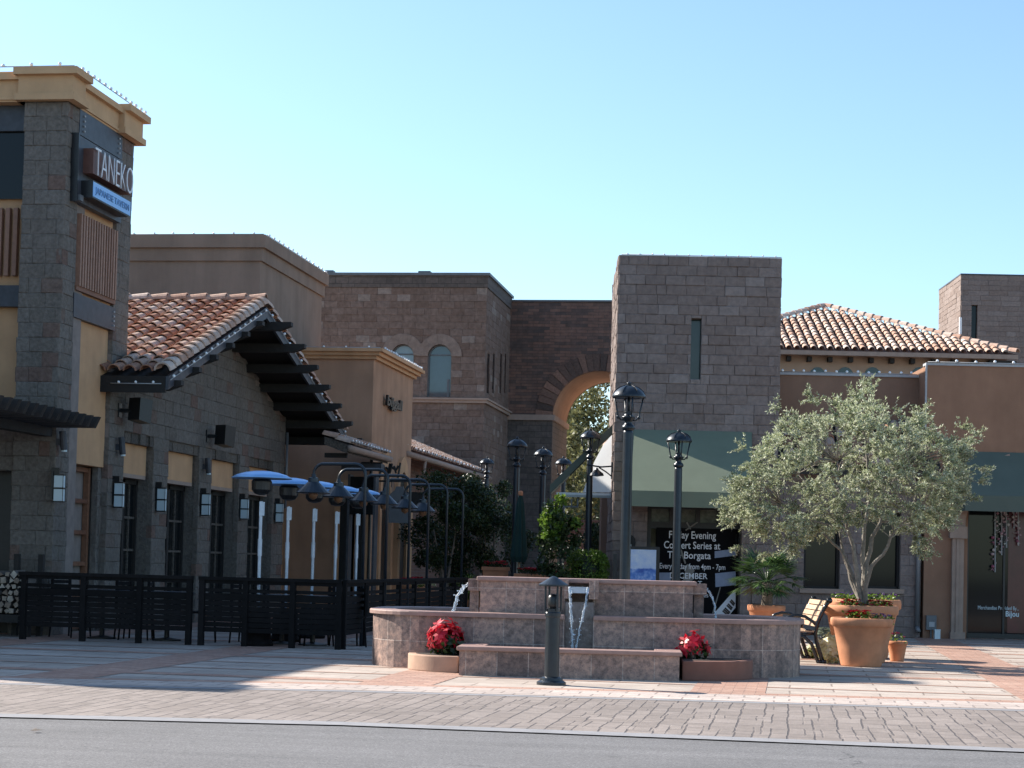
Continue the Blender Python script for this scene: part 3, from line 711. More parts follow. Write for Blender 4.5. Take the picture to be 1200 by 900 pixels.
# roof
RF = MB(); X0 = XA - 8.5
def P3(x, y, z): return Vector((x, y, z))
XO = XA + OV
def slab_roof(y0, z0, y1, z1, x0, x1, th, t=.3):
    RF.hexa([P3(x0, y0, z0 - th), P3(x1, y0, z0 - th), P3(x1, y1, z1 - th), P3(x0, y1, z1 - th), P3(x0, y0, z0), P3(x1, y0, z0), P3(x1, y1, z1), P3(x0, y1, z1)], t)
dz = .10
slab_roof(ue, ze - dz, ur, zr - dz, X0, XO - .06, .10); slab_roof(ur, zr - dz, uf, zf - dz, X0, XO - .06, .10)
RF.build('roof_deck', M['timber_dark'], hall)
TM = MB(); up1 = Vector((0, ur - ue, zr - ze)).normalized(); Ls = (Vector((0, ur - ue, zr - ze))).length
nr = 17; pu = Ls / nr
tiles(TM, None, P3(XO - .25, ue - .05, ze - .06), Vector((-1, 0, 0)), up1, 30, nr, .275, pu, seed=4)
up2 = Vector((0, ur - uf, zr - zf)).normalized()
tiles(TM, None, P3(XO - .25, uf, zf - .06), Vector((-1, 0, 0)), up2, 6, 18, .275, (Vector((0, ur - uf, zr - zf))).length / 18, seed=5)
TM.build('roof_tiles', M['tile'], hall)
TM = MB(); n1 = Vector((0, -up1.z, up1.y)); n2 = Vector((0, up2.z * 1, -up2.y)); n2 = n2 if n2.z > 0 else -n2
barrels(TM, P3(XO - .10, ue - .06, ze - .04), P3(XO - .10, ur, zr - .02), 19, .14, n1, 2)
barrels(TM, P3(XO - .10, uf, zf - .04), P3(XO - .10, ur, zr - .02), 20, .14, n2, 3)
barrels(TM, P3(XO - .02, ur, zr + .02), P3(X0, ur, zr + .02), 24, .12, Vector((0, 0, 1)), 4)
TM.build('rake_and_ridge_tiles', M['tile_pale'], hall)
fb = MB()
def fascia(y0, z0, y1, z1, x0, x1, h):
    fb.hexa([P3(x0, y0, z0 - h), P3(x1, y0, z0 - h), P3(x1, y1, z1 - h), P3(x0, y1, z1 - h), P3(x0, y0, z0), P3(x1, y0, z0), P3(x1, y1, z1), P3(x0, y1, z1)], .8)
fascia(ue - .02, ze - .10, ur, zr - .10, XO - .055, XO + .0, .22); fascia(ur, zr - .10, uf, zf - .10, XO - .055, XO, .2)
fb.build('rake_board', M['steel_blue'], hall)
fb = MB(); fb.box(Fr((0, ue), 0), XA - .12, XO - .06, -.04, .03, ze - .37, ze - .10, .1); fb.box(Fr((0, uf), 0), X0, XO - .06, -.03, .04, zf - .32, zf - .10, .1)
fb.build_each('eave_board', M['timber_dark'], hall)
for side in (0, 1):
    n = 6 if side == 0 else 7
    for i in range(n):
        f = (i + .35) / n if side == 0 else (i + .12) / (n - .55)
        y = ue + (ur - ue) * f if side == 0 else uf + (ur - uf) * f
        z = roofz(y) - .25
        pr = MB(); xe = XO + (.42 if side else .12); h = .17
        pr.prism(Fr((0, y), 0), [(XA - .4, z - h), (xe - .25, z - h), (xe, z - h + .09), (xe, z), (XA - .4, z)], -.08, .08)
        pr.build('purlin', M['timber_dark'], hall)
# rake light string
pts = [P3(XO + .02, ue, ze - .17), P3(XO + .02, ur, zr - .17)]
light_string(pts, 17, 'bulbs along the near sloping rake board of the gable roof', r=.03)
light_string([P3(XO + .02, ur + .1, zr - .19), P3(XO + .02, uf, zf - .17)], 15, 'bulbs along the far sloping rake board of the gable roof', r=.03)
light_string([P3(XA + .1, ue - .05, ze - .24), P3(XO - .12, ue - .05, ze - .24)], 3, 'three bulbs on the short dark eave board beside the corner tower', r=.025)
# cornice lights of the tower
z_ = ztop + .01
light_string([Vector((XA + .18, YB + 0., z_)), Vector((XA + .18, uend + .1, z_))], 13, 'bulbs on the receding side cornice of the corner tower', r=.03)
light_string([Vector((XA - 2.2, YB - .15, z_)), Vector((XA + .15, YB - .15, z_))], 5, 'bulbs on the front cornice of the corner tower', r=.03)
# downpipe at the hall's far end
pd = MB(); pd.tube([FA.pt(uw1 - .05, .06, roofz(uw1) - .55), FA.pt(uw1 - .05, .06, 2.4)], .03, 8)
pd.build('downpipe', M['downpipe'], hall, smooth=True)
# ---- things on the hall wall
def sconce(px, i, txt):
    y = {0: 572}.get(i, None); 
    u = FA.u(px, 590, .12); c = FA.pt(u, .14, 0); 
    ztp_, zbt_ = SZ
    t = thing('wall_lantern', txt, 'wall lamp', FA.pt(u, .02, zbt_), 'box lanterns along the restaurant wall')
    m = MB(); m.box(FA, u - .055, u + .055, .04, .20, ztp_ - .02, ztp_ + .0); m.box(FA, u - .055, u + .055, .04, .20, zbt_, zbt_ + .02); m.box(FA, u - .055, u + .055, .04, .20, (ztp_ + zbt_) / 2 - .012, (ztp_ + zbt_) / 2 + .012)
    for a in (-.055, .049): 
        for w in (.04, .194): m.box(FA, u + a, u + a + .006, w, w + .006, zbt_, ztp_)
    m.box(FA, u - .03, u + .03, 0, .12, ztp_ + .0, ztp_ + .10); m.box(FA, u - .05, u + .05, .0, .03, zbt_ + .05, ztp_ + .05)
    m.build('frame', M['black'], t)
    m = MB(); m.box(FA, u - .047, u + .047, .048, .192, zbt_ + .022, (ztp_ + zbt_) / 2 - .014); m.box(FA, u - .047, u + .047, .048, .192, (ztp_ + zbt_) / 2 + .014, ztp_ - .022)
    m.build('shade', M['opal'], t)
SZ = (FA.z(72, 556, .12), FA.z(72, 589, .12))
for i, (px, tx) in enumerate([(69, 'frosted box lantern on the near column of the corner tower'), (139.5, 'frosted box lantern on the pier left of the first glazed door'),
    (189.5, 'frosted box lantern on the pier between the first and second glazed doors'), (241.5, 'frosted box lantern on the pier between the second and third glazed doors'),
    (287, 'frosted box lantern on the pier just left of the first heater pole'), (328, 'frosted box lantern on the last pier of the hall, right of the first heater')]): sconce(px, i, tx)
def speaker(px, py, txt):
    u, z = FA.hit(px - 6, py, .1)
    t = thing('loudspeaker', txt, 'loudspeaker', FA.pt(u, .02, z - .1), 'black speakers on the gable wall')
    m = MB(); a = RAD(28); f2 = Fr(FA.pt(u + .08, .32, 0), 62)
    m.prism(f2, [(-.13, z - .16), (.13, z - .21), (.17, z + .19), (-.11, z + .22)], -.12, .16, .3); m.build('cabinet', M['black'], t)
    m = MB(); m.tube([FA.pt(u, 0, z), FA.pt(u + .05, .26, z)], .035, 8); m.box(FA, u - .07, u + .07, 0, .03, z - .12, z + .12); m.build('bracket', M['black'], t)
speaker(152, 481, 'black loudspeaker near the left eave of the gable wall'); speaker(254, 511, 'black loudspeaker in the middle of the gable wall')
def spot(px, py, txt):
    u, z = FA.hit(px, py, .08)
    t = thing('wall_spotlight', txt, 'spotlight', FA.pt(u, .02, z - .2), 'small cylinder spotlights on the piers')
    m = MB(); m.tube([FA.pt(u - .02, .10, z + .17), FA.pt(u + .02, .12, z - .12)], .055, 10); m.box(FA, u - .03, u + .03, 0, .07, z - .05, z + .05); m.build('housing', M['steel_blue'], t, smooth=False)
    m = MB(); m.tube([FA.pt(u + .021, .121, z - .122), FA.pt(u + .022, .122, z - .15)], .045, 10); m.build('lens', M['opal'], t)
spot(72, 518, 'cylinder spotlight on the near column above its lantern'); spot(141, 524, 'cylinder spotlight above the lantern left of the first glazed door'); spot(242, 547, 'cylinder spotlight above the lantern between the second and third doors')
def core_boxes(mb, fr, u0, u1, w0, w1, z0, z1, holes):
    zs_ = sorted({z0, z1} | {z for h in holes for z in h[2:] if z0 < z < z1}); 
    for za, zb in zip(zs_, zs_[1:]):
        segs = [(u0, u1)]
        for h in holes:
            if h[2] < zb - 1e-6 and h[3] > za + 1e-6:
                segs = [s for p, q in segs for s in ((p, min(q, h[0])), (max(p, h[1]), q)) if s[1] - s[0] > .01]
        for p, q in segs: mb.box(fr, p, q, w0, w1, za, zb, .5)
# ================================================================== TAUPE STUCCO BLOCK behind the hall
pt_ = at(295, 640, 43.0); XTn = pt_.x; YTn = pt_.y
FC = Fr((XTn, 0), 90); FCf = Fr((0, YTn), 0)
ztan = FCf.z(294, 276); ye = FC.u(378, 323)
b = thing('taupe_stucco_block', 'plain taupe stucco block with a stepped parapet rising behind the red tiled gable', 'building', (XTn - 3, YTn + 3, 0))
mb = MB(); mb.slab(Fr((0, 0), 0), [(XTn - 12, -YTn), (XTn, -YTn), (XTn, -ye), (XTn - 12, -ye)], 0, ztan - .2, .5); mb.build('wall', M['stucco_tan'], b)
def Lband(mb, fx, fy, xin, yend, w, z0, z1, t=.5):
    mb.slab(Fr((0, 0), 0), [(xin, -(fy - w)), (fx + w, -(fy - w)), (fx + w, -(yend + w)), (fx - .4, -(yend + w)), (fx - .4, -(fy + .4)), (xin, -(fy + .4))], z0, z1, t)
zq = lambda y: FCf.z(294, y)
mb = MB(); Lband(mb, XTn, YTn, XTn - 12, ye, .14, zq(291), ztan); Lband(mb, XTn, YTn, XTn - 12, ye, .06, zq(306), zq(291) + .0); mb.build('parapet', M['stucco_tan'], b)
light_string([Vector((XTn + .14, YTn, ztan)), Vector((XTn + .14, ye, ztan))], 14, 'bulbs on the receding parapet of the taupe stucco block', r=.03)
light_string([Vector((XTn - 4.2, YTn - .12, ztan)), Vector((XTn + .1, YTn - .12, ztan))], 9, 'bulbs on the front parapet of the taupe stucco block', r=.025)
# lower orange bay + rainwater pipes + arched openings on its side
yb5a, yb5b = FC.u(334, 600), FC.u(352, 600)
mb = MB(); mb.box(FC, yb5a - 1.5, yb5b, -.1, .06, 0, FC.z(345, 560), .5); mb.build('orange_bay', M['stucco_orange'], b)
mb = MB(); mb.box(FC, yb5a - 1.5, yb5b, -.1, .09, FC.z(345, 560), FC.z(345, 550), .5); mb.build('bay_lintel', M['timber_rough'], b)
for (px, ytop) in ((356, 545), (374, 520)):
    u = FC.u(px, 600); mb = MB(); zt = FC.z(px, ytop)
    mb.tube([FC.pt(u + .5, .35, zt + .25), FC.pt(u + .2, .14, zt + .1), FC.pt(u, .1, zt - .2), FC.pt(u, .1, .1)], .05, 8); mb.build('downpipe', M['downpipe'], b, smooth=True)
def arch_pts(u0, u1, zs, n=10, pointed=0.0):
    c = (u0 + u1) / 2; r = (u1 - u0) / 2
    return [(c + r * math.cos(math.pi * k / n), zs + r * (1 + pointed) * math.sin(math.pi * k / n) ** (1 if not pointed else .85)) for k in range(n + 1)]   # from u1 side to u0 side
def arched(mb, fr, u0, u1, z0, zs, w0, w1, n=12, pointed=0.0, t=.5):
    a = arch_pts(u0, u1, zs, n, pointed); mb.prism(fr, [(u0, z0), (u1, z0)] + a, w0, w1, t)
def arch_ring(mb, fr, u0, u1, z0, zs, wd, w0, w1, n=12, pointed=0.0, t=.5, jamb=True):
    a = arch_pts(u0, u1, zs, n, pointed); b_ = arch_pts(u0 - wd, u1 + wd, zs, n, pointed)
    for k in range(n):
        q = [a[k], b_[k], b_[k + 1], a[k + 1]]; mb.prism(fr, q, w0, w1, t if t is not None else rnd())
    if jamb:
        mb.box(fr, u0 - wd, u0, w0, w1, z0, zs, t); mb.box(fr, u1, u1 + wd, w0, w1, z0, zs, t)
for (pa, pb, zt_px) in ((402, 411, 560), (421, 430, 575)):
    ua, ub = FC.u(pa, 600), FC.u(pb, 600); zs = FC.z(pa, zt_px)
    w = MB(); arched(w, FC, ua, ub, 0, zs - .3, .0, .02); w.build('arched_opening', M['black'], b)
# tiled porch roof on the side
YP0, YP1 = FC.u(386, 600, 0), None
FCo = FC; _pe = at(432, 640, 45.1); FC = Fr((_pe.x - 1.0, 0), 90); FD_w = 1.5
uP0, zP = FC.hit(409, 514, FD_w); uP1, zP1 = FC.hit(456, 532, FD_w); zP = zP1
pr = thing('tiled_porch', 'narrow porch with pale clay tiles along the passage right of the big gable', 'porch', FC.pt(uP0, 1, 0))
mb = MB(); tiles(mb, None, FC.pt(uP0, FD_w, zP - .05), Vector((0, 1, 0)), (Vector((-1.6, 0, .55))).normalized(), int((uP1 - uP0) / .3), 2, .3, .30, seed=8); mb.build('roof_tiles', M['tile_pale'], pr)
mb = MB(); mb.hexa([FC.pt(uP0, FD_w - .03, zP - .24), FC.pt(uP1, FD_w - .03, zP - .24), FC.pt(uP1, .95, zP - .05), FC.pt(uP0, .95, zP - .05), FC.pt(uP0, FD_w - .03, zP - .06), FC.pt(uP1, FD_w - .03, zP - .06), FC.pt(uP1, .95, zP + .12), FC.pt(uP0, .95, zP + .12)], .2); mb.build('roof_deck', M['timber_rough'], pr)
mb = MB(); mb.tube([FC.pt(uP0, FD_w + .03, zP - .13), FC.pt(uP1, FD_w + .03, zP - .13)], .075, 8); mb.build('gutter', M['cream_edge'], pr, smooth=True)
mb = MB()
for uu in (uP0 + .3, uP1 - .3): mb.box(FC, uu - .05, uu + .05, .9, FD_w - .1, zP - .32, zP - .22)
mb.build_each('bracket', M['timber_dark'], pr)
light_string([FC.pt(uP0, FD_w + .05, zP + .02), FC.pt(uP1, FD_w + .05, zP + .02)], 14, 'bulbs crowded along the eave of the narrow tiled porch', r=.025); FC = FCo

# ================================================================== OCHRE SHOP with script sign
po = at(432, 640, 45.1); XO2, YO2 = po.x, po.y
FE = Fr((XO2, 0), 90); FEf = Fr((0, YO2), 0)
zo = FEf.z(434, 409); yo = FE.u(481, 560)
b = thing('ochre_stucco_shop', 'ochre stucco shop with moulded cornice, pointed arches and small dark script letters', 'building', (XO2 - 2, YO2 + 2, 0))
mb = MB(); mb.slab(Fr((0, 0), 0), [(XO2 - 10, -YO2), (XO2, -YO2), (XO2, -yo), (XO2 - 10, -yo)], 0, zo - .15, .5); mb.build('wall', M['stucco_shop'], b)
for (pa, pb, zt_px) in ((399, 410, 560), (417, 428, 578)):
    ua, ub = FEf.u(pa, 600), FEf.u(pb, 600); zs = FEf.z(pa, zt_px); w = MB(); arched(w, FEf, ua, ub, 0, zs - .3, .0, .02); ob_ = w.build('arched_opening', M['black'], b); w = MB(); arch_ring(w, FEf, ua, ub, 0, zs - .3, .14, .0, .05); w.build('arch_trim', M['stucco_orange'], ob_)
zq = lambda y: FEf.z(434, y)
mb = MB(); Lband(mb, XO2, YO2, XO2 - 10, yo, .26, zq(413), zo); Lband(mb, XO2, YO2, XO2 - 10, yo, .17, zq(417), zq(413)); Lband(mb, XO2, YO2, XO2 - 10, yo, .08, zq(421), zq(417)); mb.build('cornice', M['stucco_orange'], b)
def uz(px, py, w=0): return FE.hit(px, py, w)
for (pa, pb, ps, zt_px) in ((443, 452, 585, 548), (463, 473, 600, 553)):
    ua, ub = FE.u(pa, 600), FE.u(pb, 600); ztp2 = FE.z((pa + pb) / 2, zt_px); zs = ztp2 - (ub - ua) * .9
    w = MB(); arch_ring(w, FE, ua, ub, 0, zs, .22, -.05, .10, pointed=.8); rg_ = w.build('pointed_arch', M['stucco_orange'], b)
    w = MB(); arched(w, FE, ua, ub, 0, zs, .0, .03, pointed=.8); w.build('arch_glazing', M['black'], rg_)
for px in (452.5, 461, 475):
    uu = FE.u(px, 620); mb = MB(); mb.box(FE, uu - .12, uu + .12, -.02, .16, 0, FE.z(px, 585)); mb.build('pilaster', M['stucco_orange'], b)
text_obj('bijgall', .6, FE, FE.u(448.5, 475), .06, FE.z(448, 474), M['black'], b, name='script_lettering', width=FE.u(467, 475) - FE.u(448.5, 475), depth=.03, shear=.1, bold=.02, height=FE.z(449, 465) - FE.z(449, 477))
mb = MB(); uu = FE.u(456, 575); 
mb.box(FE, uu, uu + .06, .1, .9, FE.z(456, 600), FE.z(456, 576)); mb.build('hanging_board', M['black'], b)
light_string([Vector((XO2 + .25, YO2, zo)), Vector((XO2 + .25, yo, zo))], 20, 'bright bulbs on the side cornice of the ochre stucco shop', r=.028)
light_string([Vector((XO2 - 2.6, YO2 - .2, zo)), Vector((XO2 + .2, YO2 - .2, zo))], 5, 'bulbs on the front cornice of the ochre stucco shop', r=.025)
sb = thing('scalloped_sign', 'small grey scalloped sign board on a scrolled black bracket by the ochre shop', 'sign', FE.pt(FE.u(466, 590), .7, 2))
us_, zs_ = FEf.hit(469, 590); ctr = at(468, 588, 44.2)
fs_ = Fr((ctr.x, ctr.y), 0); mb = MB()
mb.prism(fs_, [(-.24, ctr.z - .5), (.24, ctr.z - .5), (.26, ctr.z - .1), (.22, ctr.z + .18), (.12, ctr.z + .26), (.08, ctr.z + .36), (-.08, ctr.z + .36), (-.12, ctr.z + .26), (-.22, ctr.z + .18), (-.26, ctr.z - .1)], -.03, .03)
mb.build('board', M['grey_trim'], sb)
mb = MB(); mb.box(fs_, -.7, .4, -.02, .02, ctr.z + .46, ctr.z + .50)
for k in range(10):
    a = k * .7; mb.tube([fs_.pt(-.4 + k * .05 - .1, 0, ctr.z + .55 + .3 * abs(math.sin(a))), fs_.pt(-.35 + k * .05 - .1, 0, ctr.z + .62 + .3 * abs(math.cos(a)))], .025, 6)
mb.tube([fs_.pt(-.2, 0, ctr.z + .48), fs_.pt(-.2, 0, ctr.z + .34)], .01, 5); mb.tube([fs_.pt(.2, 0, ctr.z + .48), fs_.pt(.2, 0, ctr.z + .2)], .01, 5); mb.tube([fs_.pt(-.7, 0, 0), fs_.pt(-.7, 0, ctr.z + 1.0)], .04, 6)
mb.build('scroll_bracket', M['black'], sb)
# blue-grey awning frame between the shops
fr_ = thing('window_box_frame', 'grey framed dark display case standing out from the wall beside the pointed arches', 'display case', FE.pt(FE.u(436, 640), .3, 0))
ctr = at(424, 575, 43.6); f2 = Fr((ctr.x, ctr.y), 0)
mb = MB(); zt, zb = at(424, 546, 43.6).z, at(424, 603, 43.6).z; mb.box(f2, -.28, .28, -.3, 0, zb, zt - .25); mb.build('glass', M['glass_dark'], fr_)
mb = MB(); mb.box(f2, -.33, -.28, -.32, .03, 0, zt - .2); mb.box(f2, .28, .33, -.32, .03, 0, zt - .2); mb.box(f2, -.5, .45, -.32, .03, zt - .08, zt + .06); mb.build('frame', M['steel_blue'], fr_)

# ================================================================== LOW TILED BUILDING beyond
pl0 = at(483, 527, 50.2); FG = Fr((pl0.x, 0), 90)
yl1, zl1_ = FG.hit(572, 559); zl = pl0.z
b = thing('low_tiled_shop', 'low brown shop with a long clay tiled eave running behind the dark trees', 'building', (pl0.x - 2, pl0.y + 2, 0))
mb = MB(); mb.slab(Fr((0, 0), 0), [(pl0.x - 6, -pl0.y - .5), (pl0.x - .8, -pl0.y - .5), (pl0.x - .8, -yl1), (pl0.x - 6, -yl1)], 0, zl + .1, .5); mb.build('wall', M['brick_red'], b)
mb = MB(); tiles(mb, None, Vector((pl0.x, pl0.y - 1, zl - .05)), Vector((0, 1, 0)), Vector((-1.6, 0, .62)).normalized(), int((yl1 - pl0.y + 1) / .3), 9, .3, .36, seed=9); mb.build('roof_tiles', M['tile_pale'], b)
mb = MB(); mb.hexa([Vector((pl0.x - 3.2, pl0.y - 1, zl + .85)), Vector((pl0.x, pl0.y - 1, zl - .25)), Vector((pl0.x, yl1, zl - .25)), Vector((pl0.x - 3.2, yl1, zl + .85)), Vector((pl0.x - 3.2, pl0.y - 1, zl + 1.1)), Vector((pl0.x, pl0.y - 1, zl - .07)), Vector((pl0.x, yl1, zl - .07)), Vector((pl0.x - 3.2, yl1, zl + 1.1))], .3); mb.build('roof_deck', M['timber_red'], b)
mb = MB(); mb.tube([Vector((pl0.x + .06, pl0.y - 1, zl - .16)), Vector((pl0.x + .06, yl1, zl - .16))], .08, 8)
q = pl0.y + 1.5; mb.tube([Vector((pl0.x + .06, q, zl - .2)), Vector((pl0.x + .04, q, zl - .6)), Vector((pl0.x - .6, q, zl - 1.0)), Vector((pl0.x - .75, q, .1))], .05, 8); mb.build('gutter', M['cream_edge'], b, smooth=True)
light_string([Vector((pl0.x + .05, pl0.y, zl + .02)), Vector((pl0.x + .05, yl1, zl + .02))], 22, 'bulbs along the long low tiled eave behind the dark trees', r=.03)

# ================================================================== BROWN BLOCK BUILDING
pb_ = at(563, 640, 63.5); XB2, YB2 = pb_.x, pb_.y
FH_ = Fr((XB2, 0), 90); FHf = Fr((0, YB2), 0)
zbr = FHf.z(563, 320); ybe = FH_.u(597, 420)
xl = FHf.u(372, 400)
b = thing('brown_block_hall', 'large brown split-faced block building with two round-headed windows above the ochre shop', 'building', (XB2 - 3, YB2 + 3, 0))
wins = [(458.5, 484.5), (501.0, 528.8)]; hs = []
zw0, zwa, zwt = FHf.z(515, 465), FHf.z(515, 417), FHf.z(515, 403.5)
zsb0, zsb1 = FHf.z(515, 472), FHf.z(515, 466.5)
for a, c in wins: hs.append((FHf.u(a, 430) - .0, FHf.u(c, 430) + .0, zw0, zwt + .15))
mb = MB(); mb.slab(Fr((0, 0), 0), [(xl, -YB2 - .3), (XB2 - .018, -YB2 - .3), (XB2 - .018, -ybe), (xl, -ybe)], 0, zbr - .04, .5)
core_boxes(mb, FHf, xl, XB2 - .018, -.3, -.018, 0, zbr - .04, hs); mb.build('core', M['mortar'], b)
mb = MB(); block_face(mb, FHf, xl, XB2, 0, zsb0, 0, .232, .46, seed=41, holes=[]); block_face(mb, FHf, xl, XB2, zsb1, zbr - .5, 0, .232, .46, seed=42, holes=hs)
sl = [(570.5, 573.5), (577, 579.5), (585.5, 588), (591, 593)]
hs2 = [(FH_.u(a, 440), FH_.u(c, 440), FH_.z((a + c) / 2, 461), FH_.z((a + c) / 2, 414)) for a, c in sl]
block_face(mb, FH_, YB2, ybe, 0, zsb0, 0, .232, .46, seed=43); block_face(mb, FH_, YB2, ybe, zsb1, zbr - .5, 0, .232, .46, seed=44, holes=hs2)
mb.build('wall_bricks', M['block_brown'], b)
mb = MB(); 
Lband(mb, XB2, YB2, xl, ybe, .10, zsb0, zsb1); Lband(mb, XB2, YB2, xl, ybe, .16, zsb1 - .06, zsb1 + .002)
mb.build('sill_band', M['cream_edge'], b)
mb = MB(); Lband(mb, XB2, YB2, xl, ybe, .04, zbr - .5, zbr - .09); mb.build('frieze', M['block_dark'], b)
mb = MB(); Lband(mb, XB2, YB2, xl, ybe, .10, zbr - .09, zbr); mb.build('coping', M['grey_trim'], b)
M['arch_brown'] = pm('arch_brown', (.185, .135, .108), (.225, .17, .14), rough=.95, nscale=9, namt=.25, bump=.6, bscale=24)
for i, (a, c) in enumerate(wins):
    ua, uc = FHf.u(a, 430), FHf.u(c, 430); r = (uc - ua) / 2; zs = zwt - r
    mb = MB(); n = 11; aa = arch_pts(ua, uc, zs, n); bb = arch_pts(ua - .36, uc + .36, zs, n)
    for k in range(n):
        mb.prism(FHf, [aa[k], bb[k], bb[k + 1], aa[k + 1]], -.12, .02 + ru(0, .02), ru(.3, .9))
    # spandrel filling behind the ring
    for sgn in (0, 1):
        for k in range(6):
            kk = k if sgn == 0 else n - 1 - k
            p, q2 = aa[kk], aa[kk + 1]; ex = uc + .0 if sgn == 0 else ua - .0
        cpoly = [(uc, zs)] + aa[:n // 2 + 1] + [(aa[n // 2][0], zwt + .16), (uc, zwt + .16)] if sgn == 0 else [(ua, zwt + .16), (aa[n // 2][0], zwt + .16)] + aa[n // 2:] + [(ua, zs)]
        mb.prism(FHf, cpoly, -.19, -.02, .4)
    mb.build('arch_stones', M['arch_brown'], b)
    g = MB(); arched(g, FHf, ua - .02, uc + .02, zw0, zs, -.22, -.20); wn = g.build('arched_window', M['glass_blue'] if i else pm('sky_glass', (.16, .22, .26), rough=.05, namt=.1, spec=.9), b)
    g = MB(); arch_ring(g, FHf, ua + .04, uc - .04, zw0, zs, .05, -.195, -.15, t=.4); zm = zs + r * .15
    g.box(FHf, ua + .03, uc - .03, -.195, -.16, zm - .02, zm + .02, .6)
    if i: g.box(FHf, uc - .16, uc - .09, -.19, -.17, zw0, zw0 + .62, .9)
    g.build('window_frame', M['grey_trim'], wn)
g = MB()
for (a, c, z0, z1) in hs2: g.box(FH_, a, c, -.03, -.012, z0, z1, .3)
g.build_each('slit_window', M['glass_dark'], b)
mb = MB(); mb.box(FHf, FHf.u(488, 318), FHf.u(502, 318), -.6, -.3, zbr, zbr + .12); mb.box(FHf, FHf.u(378, 318), FHf.u(388, 318), -.6, -.3, zbr, zbr + .14)
for k in range(10): x = xl + 1 + k * .33; mb.box(FHf, x, x + .28, -.5, -.2, zbr, zbr + ru(.02, .05))
mb.build_each('roof_unit', M['grey_trim'], b)
# ================================================================== ARCHED GATEWAY WALL
YW = ybe - .05; FI = Fr((0, YW), 0)
xa0, xa1 = XB2 - .3, FI.u(760, 400)
cxu = FI.u(702, 489); rr = cxu - FI.u(647, 489); zsp = FI.z(650, 489); zwall = FI.z(660, 353.5); TH = 4.4
b = thing('arched_gateway', 'dark brown brick wall pierced by a tall round arch, its soffit coloured with orange reflected sunlight', 'gateway', (cxu, YW, 0))
mb = MB(); n = 28; a = [(cxu + rr * math.cos(math.pi * k / n), zsp + rr * math.sin(math.pi * k / n)) for k in range(n + 1)]
for wf in ((-.18, 0), (-TH, -TH + .18)):
    for k in range(n): mb.prism(FI, [a[k], (a[k][0], zwall), (a[k + 1][0], zwall), a[k + 1]], wf[0], wf[1], .5)
    mb.box(FI, xa0, cxu - rr, wf[0], wf[1], zsp + .08, zwall, .5); mb.box(FI, cxu + rr, xa1, wf[0], wf[1], zsp + .08, zwall, .5)
mb.box(FI, xa0, xa1, -TH + .2, -.2, zwall - .3, zwall - .01, .5)
mb.build('brick_wall', M['brick'], b)
mb = MB(); nn = 26
for k in range(nn):
    t0, t1 = math.pi * (k + .06) / nn, math.pi * (k + .94) / nn; R0, R1 = rr, rr + .62
    mb.prism(FI, [(cxu + R0 * math.cos(t0), zsp + R0 * math.sin(t0)), (cxu + R1 * math.cos(t0), zsp + R1 * math.sin(t0)), (cxu + R1 * math.cos(t1), zsp + R1 * math.sin(t1)), (cxu + R0 * math.cos(t1), zsp + R0 * math.sin(t1))], -.05, ru(.02, .05), rnd())
mb.build('arch_bricks', pm('voussoir', (.07, .048, .04), (.26, .14, .10), rough=.9, nscale=14, namt=.3, bump=.4), b)
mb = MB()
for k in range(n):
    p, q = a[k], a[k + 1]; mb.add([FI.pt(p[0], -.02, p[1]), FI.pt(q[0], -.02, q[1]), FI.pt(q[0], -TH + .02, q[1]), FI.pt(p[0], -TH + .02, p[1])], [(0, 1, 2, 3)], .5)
mb.build('soffit', pm('sunlit_soffit', (.34, .205, .135), rough=.95, nscale=2, namt=.15, bump=.3), b, uv=False)  # soffit colour carries the orange of reflected sunlight
mb = MB(); 
mb.box(FI, xa0, cxu - rr + .02, -TH, .02, 0, zsp - .12, .5); mb.box(FI, cxu + rr - .02, xa1, -TH, .02, 0, zsp - .12, .5); mb.build_each('pier', M['block_dark'], b)
mb = MB(); mb.box(FI, xa0, cxu - rr + .10, -TH - .05, .12, zsp - .12, zsp + .08, .5); mb.box(FI, cxu + rr - .1, xa1, -TH - .05, .12, zsp - .12, zsp + .08, .5); mb.build_each('impost_band', M['cream_edge'], b)
mb = MB(); mb.box(FI, xa0, xa1, -TH - .04, .05, zwall, zwall + .06, .5); mb.build('coping', M['grey_trim'], b)

# ================================================================== STONE TOWER right of centre
WT = FT.u(914, 400); ZT = FT.z(723, 298.5); DT = 4.2
b = thing('stone_tower', 'square split-faced stone tower with one narrow slit window above a green awning', 'building', FT.pt(WT / 2, -DT / 2, 0))
su0, su1 = FT.u(809.5, 410), FT.u(821.5, 410); sz0, sz1 = FT.z(815, 444.5), FT.z(815, 373)
du0, du1 = FT.u(757.5, 660), FT.u(868, 660); dz1 = FT.z(800, 592)
hs = [(su0, su1, sz0, sz1), (du0, du1, -1, dz1)]
FTl = Fr(FT.pt(0, 0, 0), FT.deg - 90)       # left side, u runs back to front
FTr = Fr(FT.pt(WT, 0, 0), FT.deg + 90)
mb = MB(); block_face(mb, FT, 0, WT, 0, ZT, 0, .203, .41, holes=hs, rag=.02, rough=.03, seed=51); 
block_face(mb, FTl, -DT, 0.0, 0, ZT, 0.0, .203, .41, rag=.02, rough=.03, seed=52); block_face(mb, FTr, 0, DT, 0, ZT, 0.0, .203, .41, rag=.02, rough=.03, seed=53)
mb.build('wall_bricks', M['block_tower'], b)
mb = MB()
core_boxes(mb, FT, .018, WT - .018, -DT, -.018, 0, ZT - .03, hs); mb.build('core', M['mortar'], b)
mb = MB(); mb.box(FT, su0 - .05, su1 + .05, -.34, -.22, sz0 - .05, sz1 + .05, .5); mb.build('slit_window', M['glass_teal'], b)
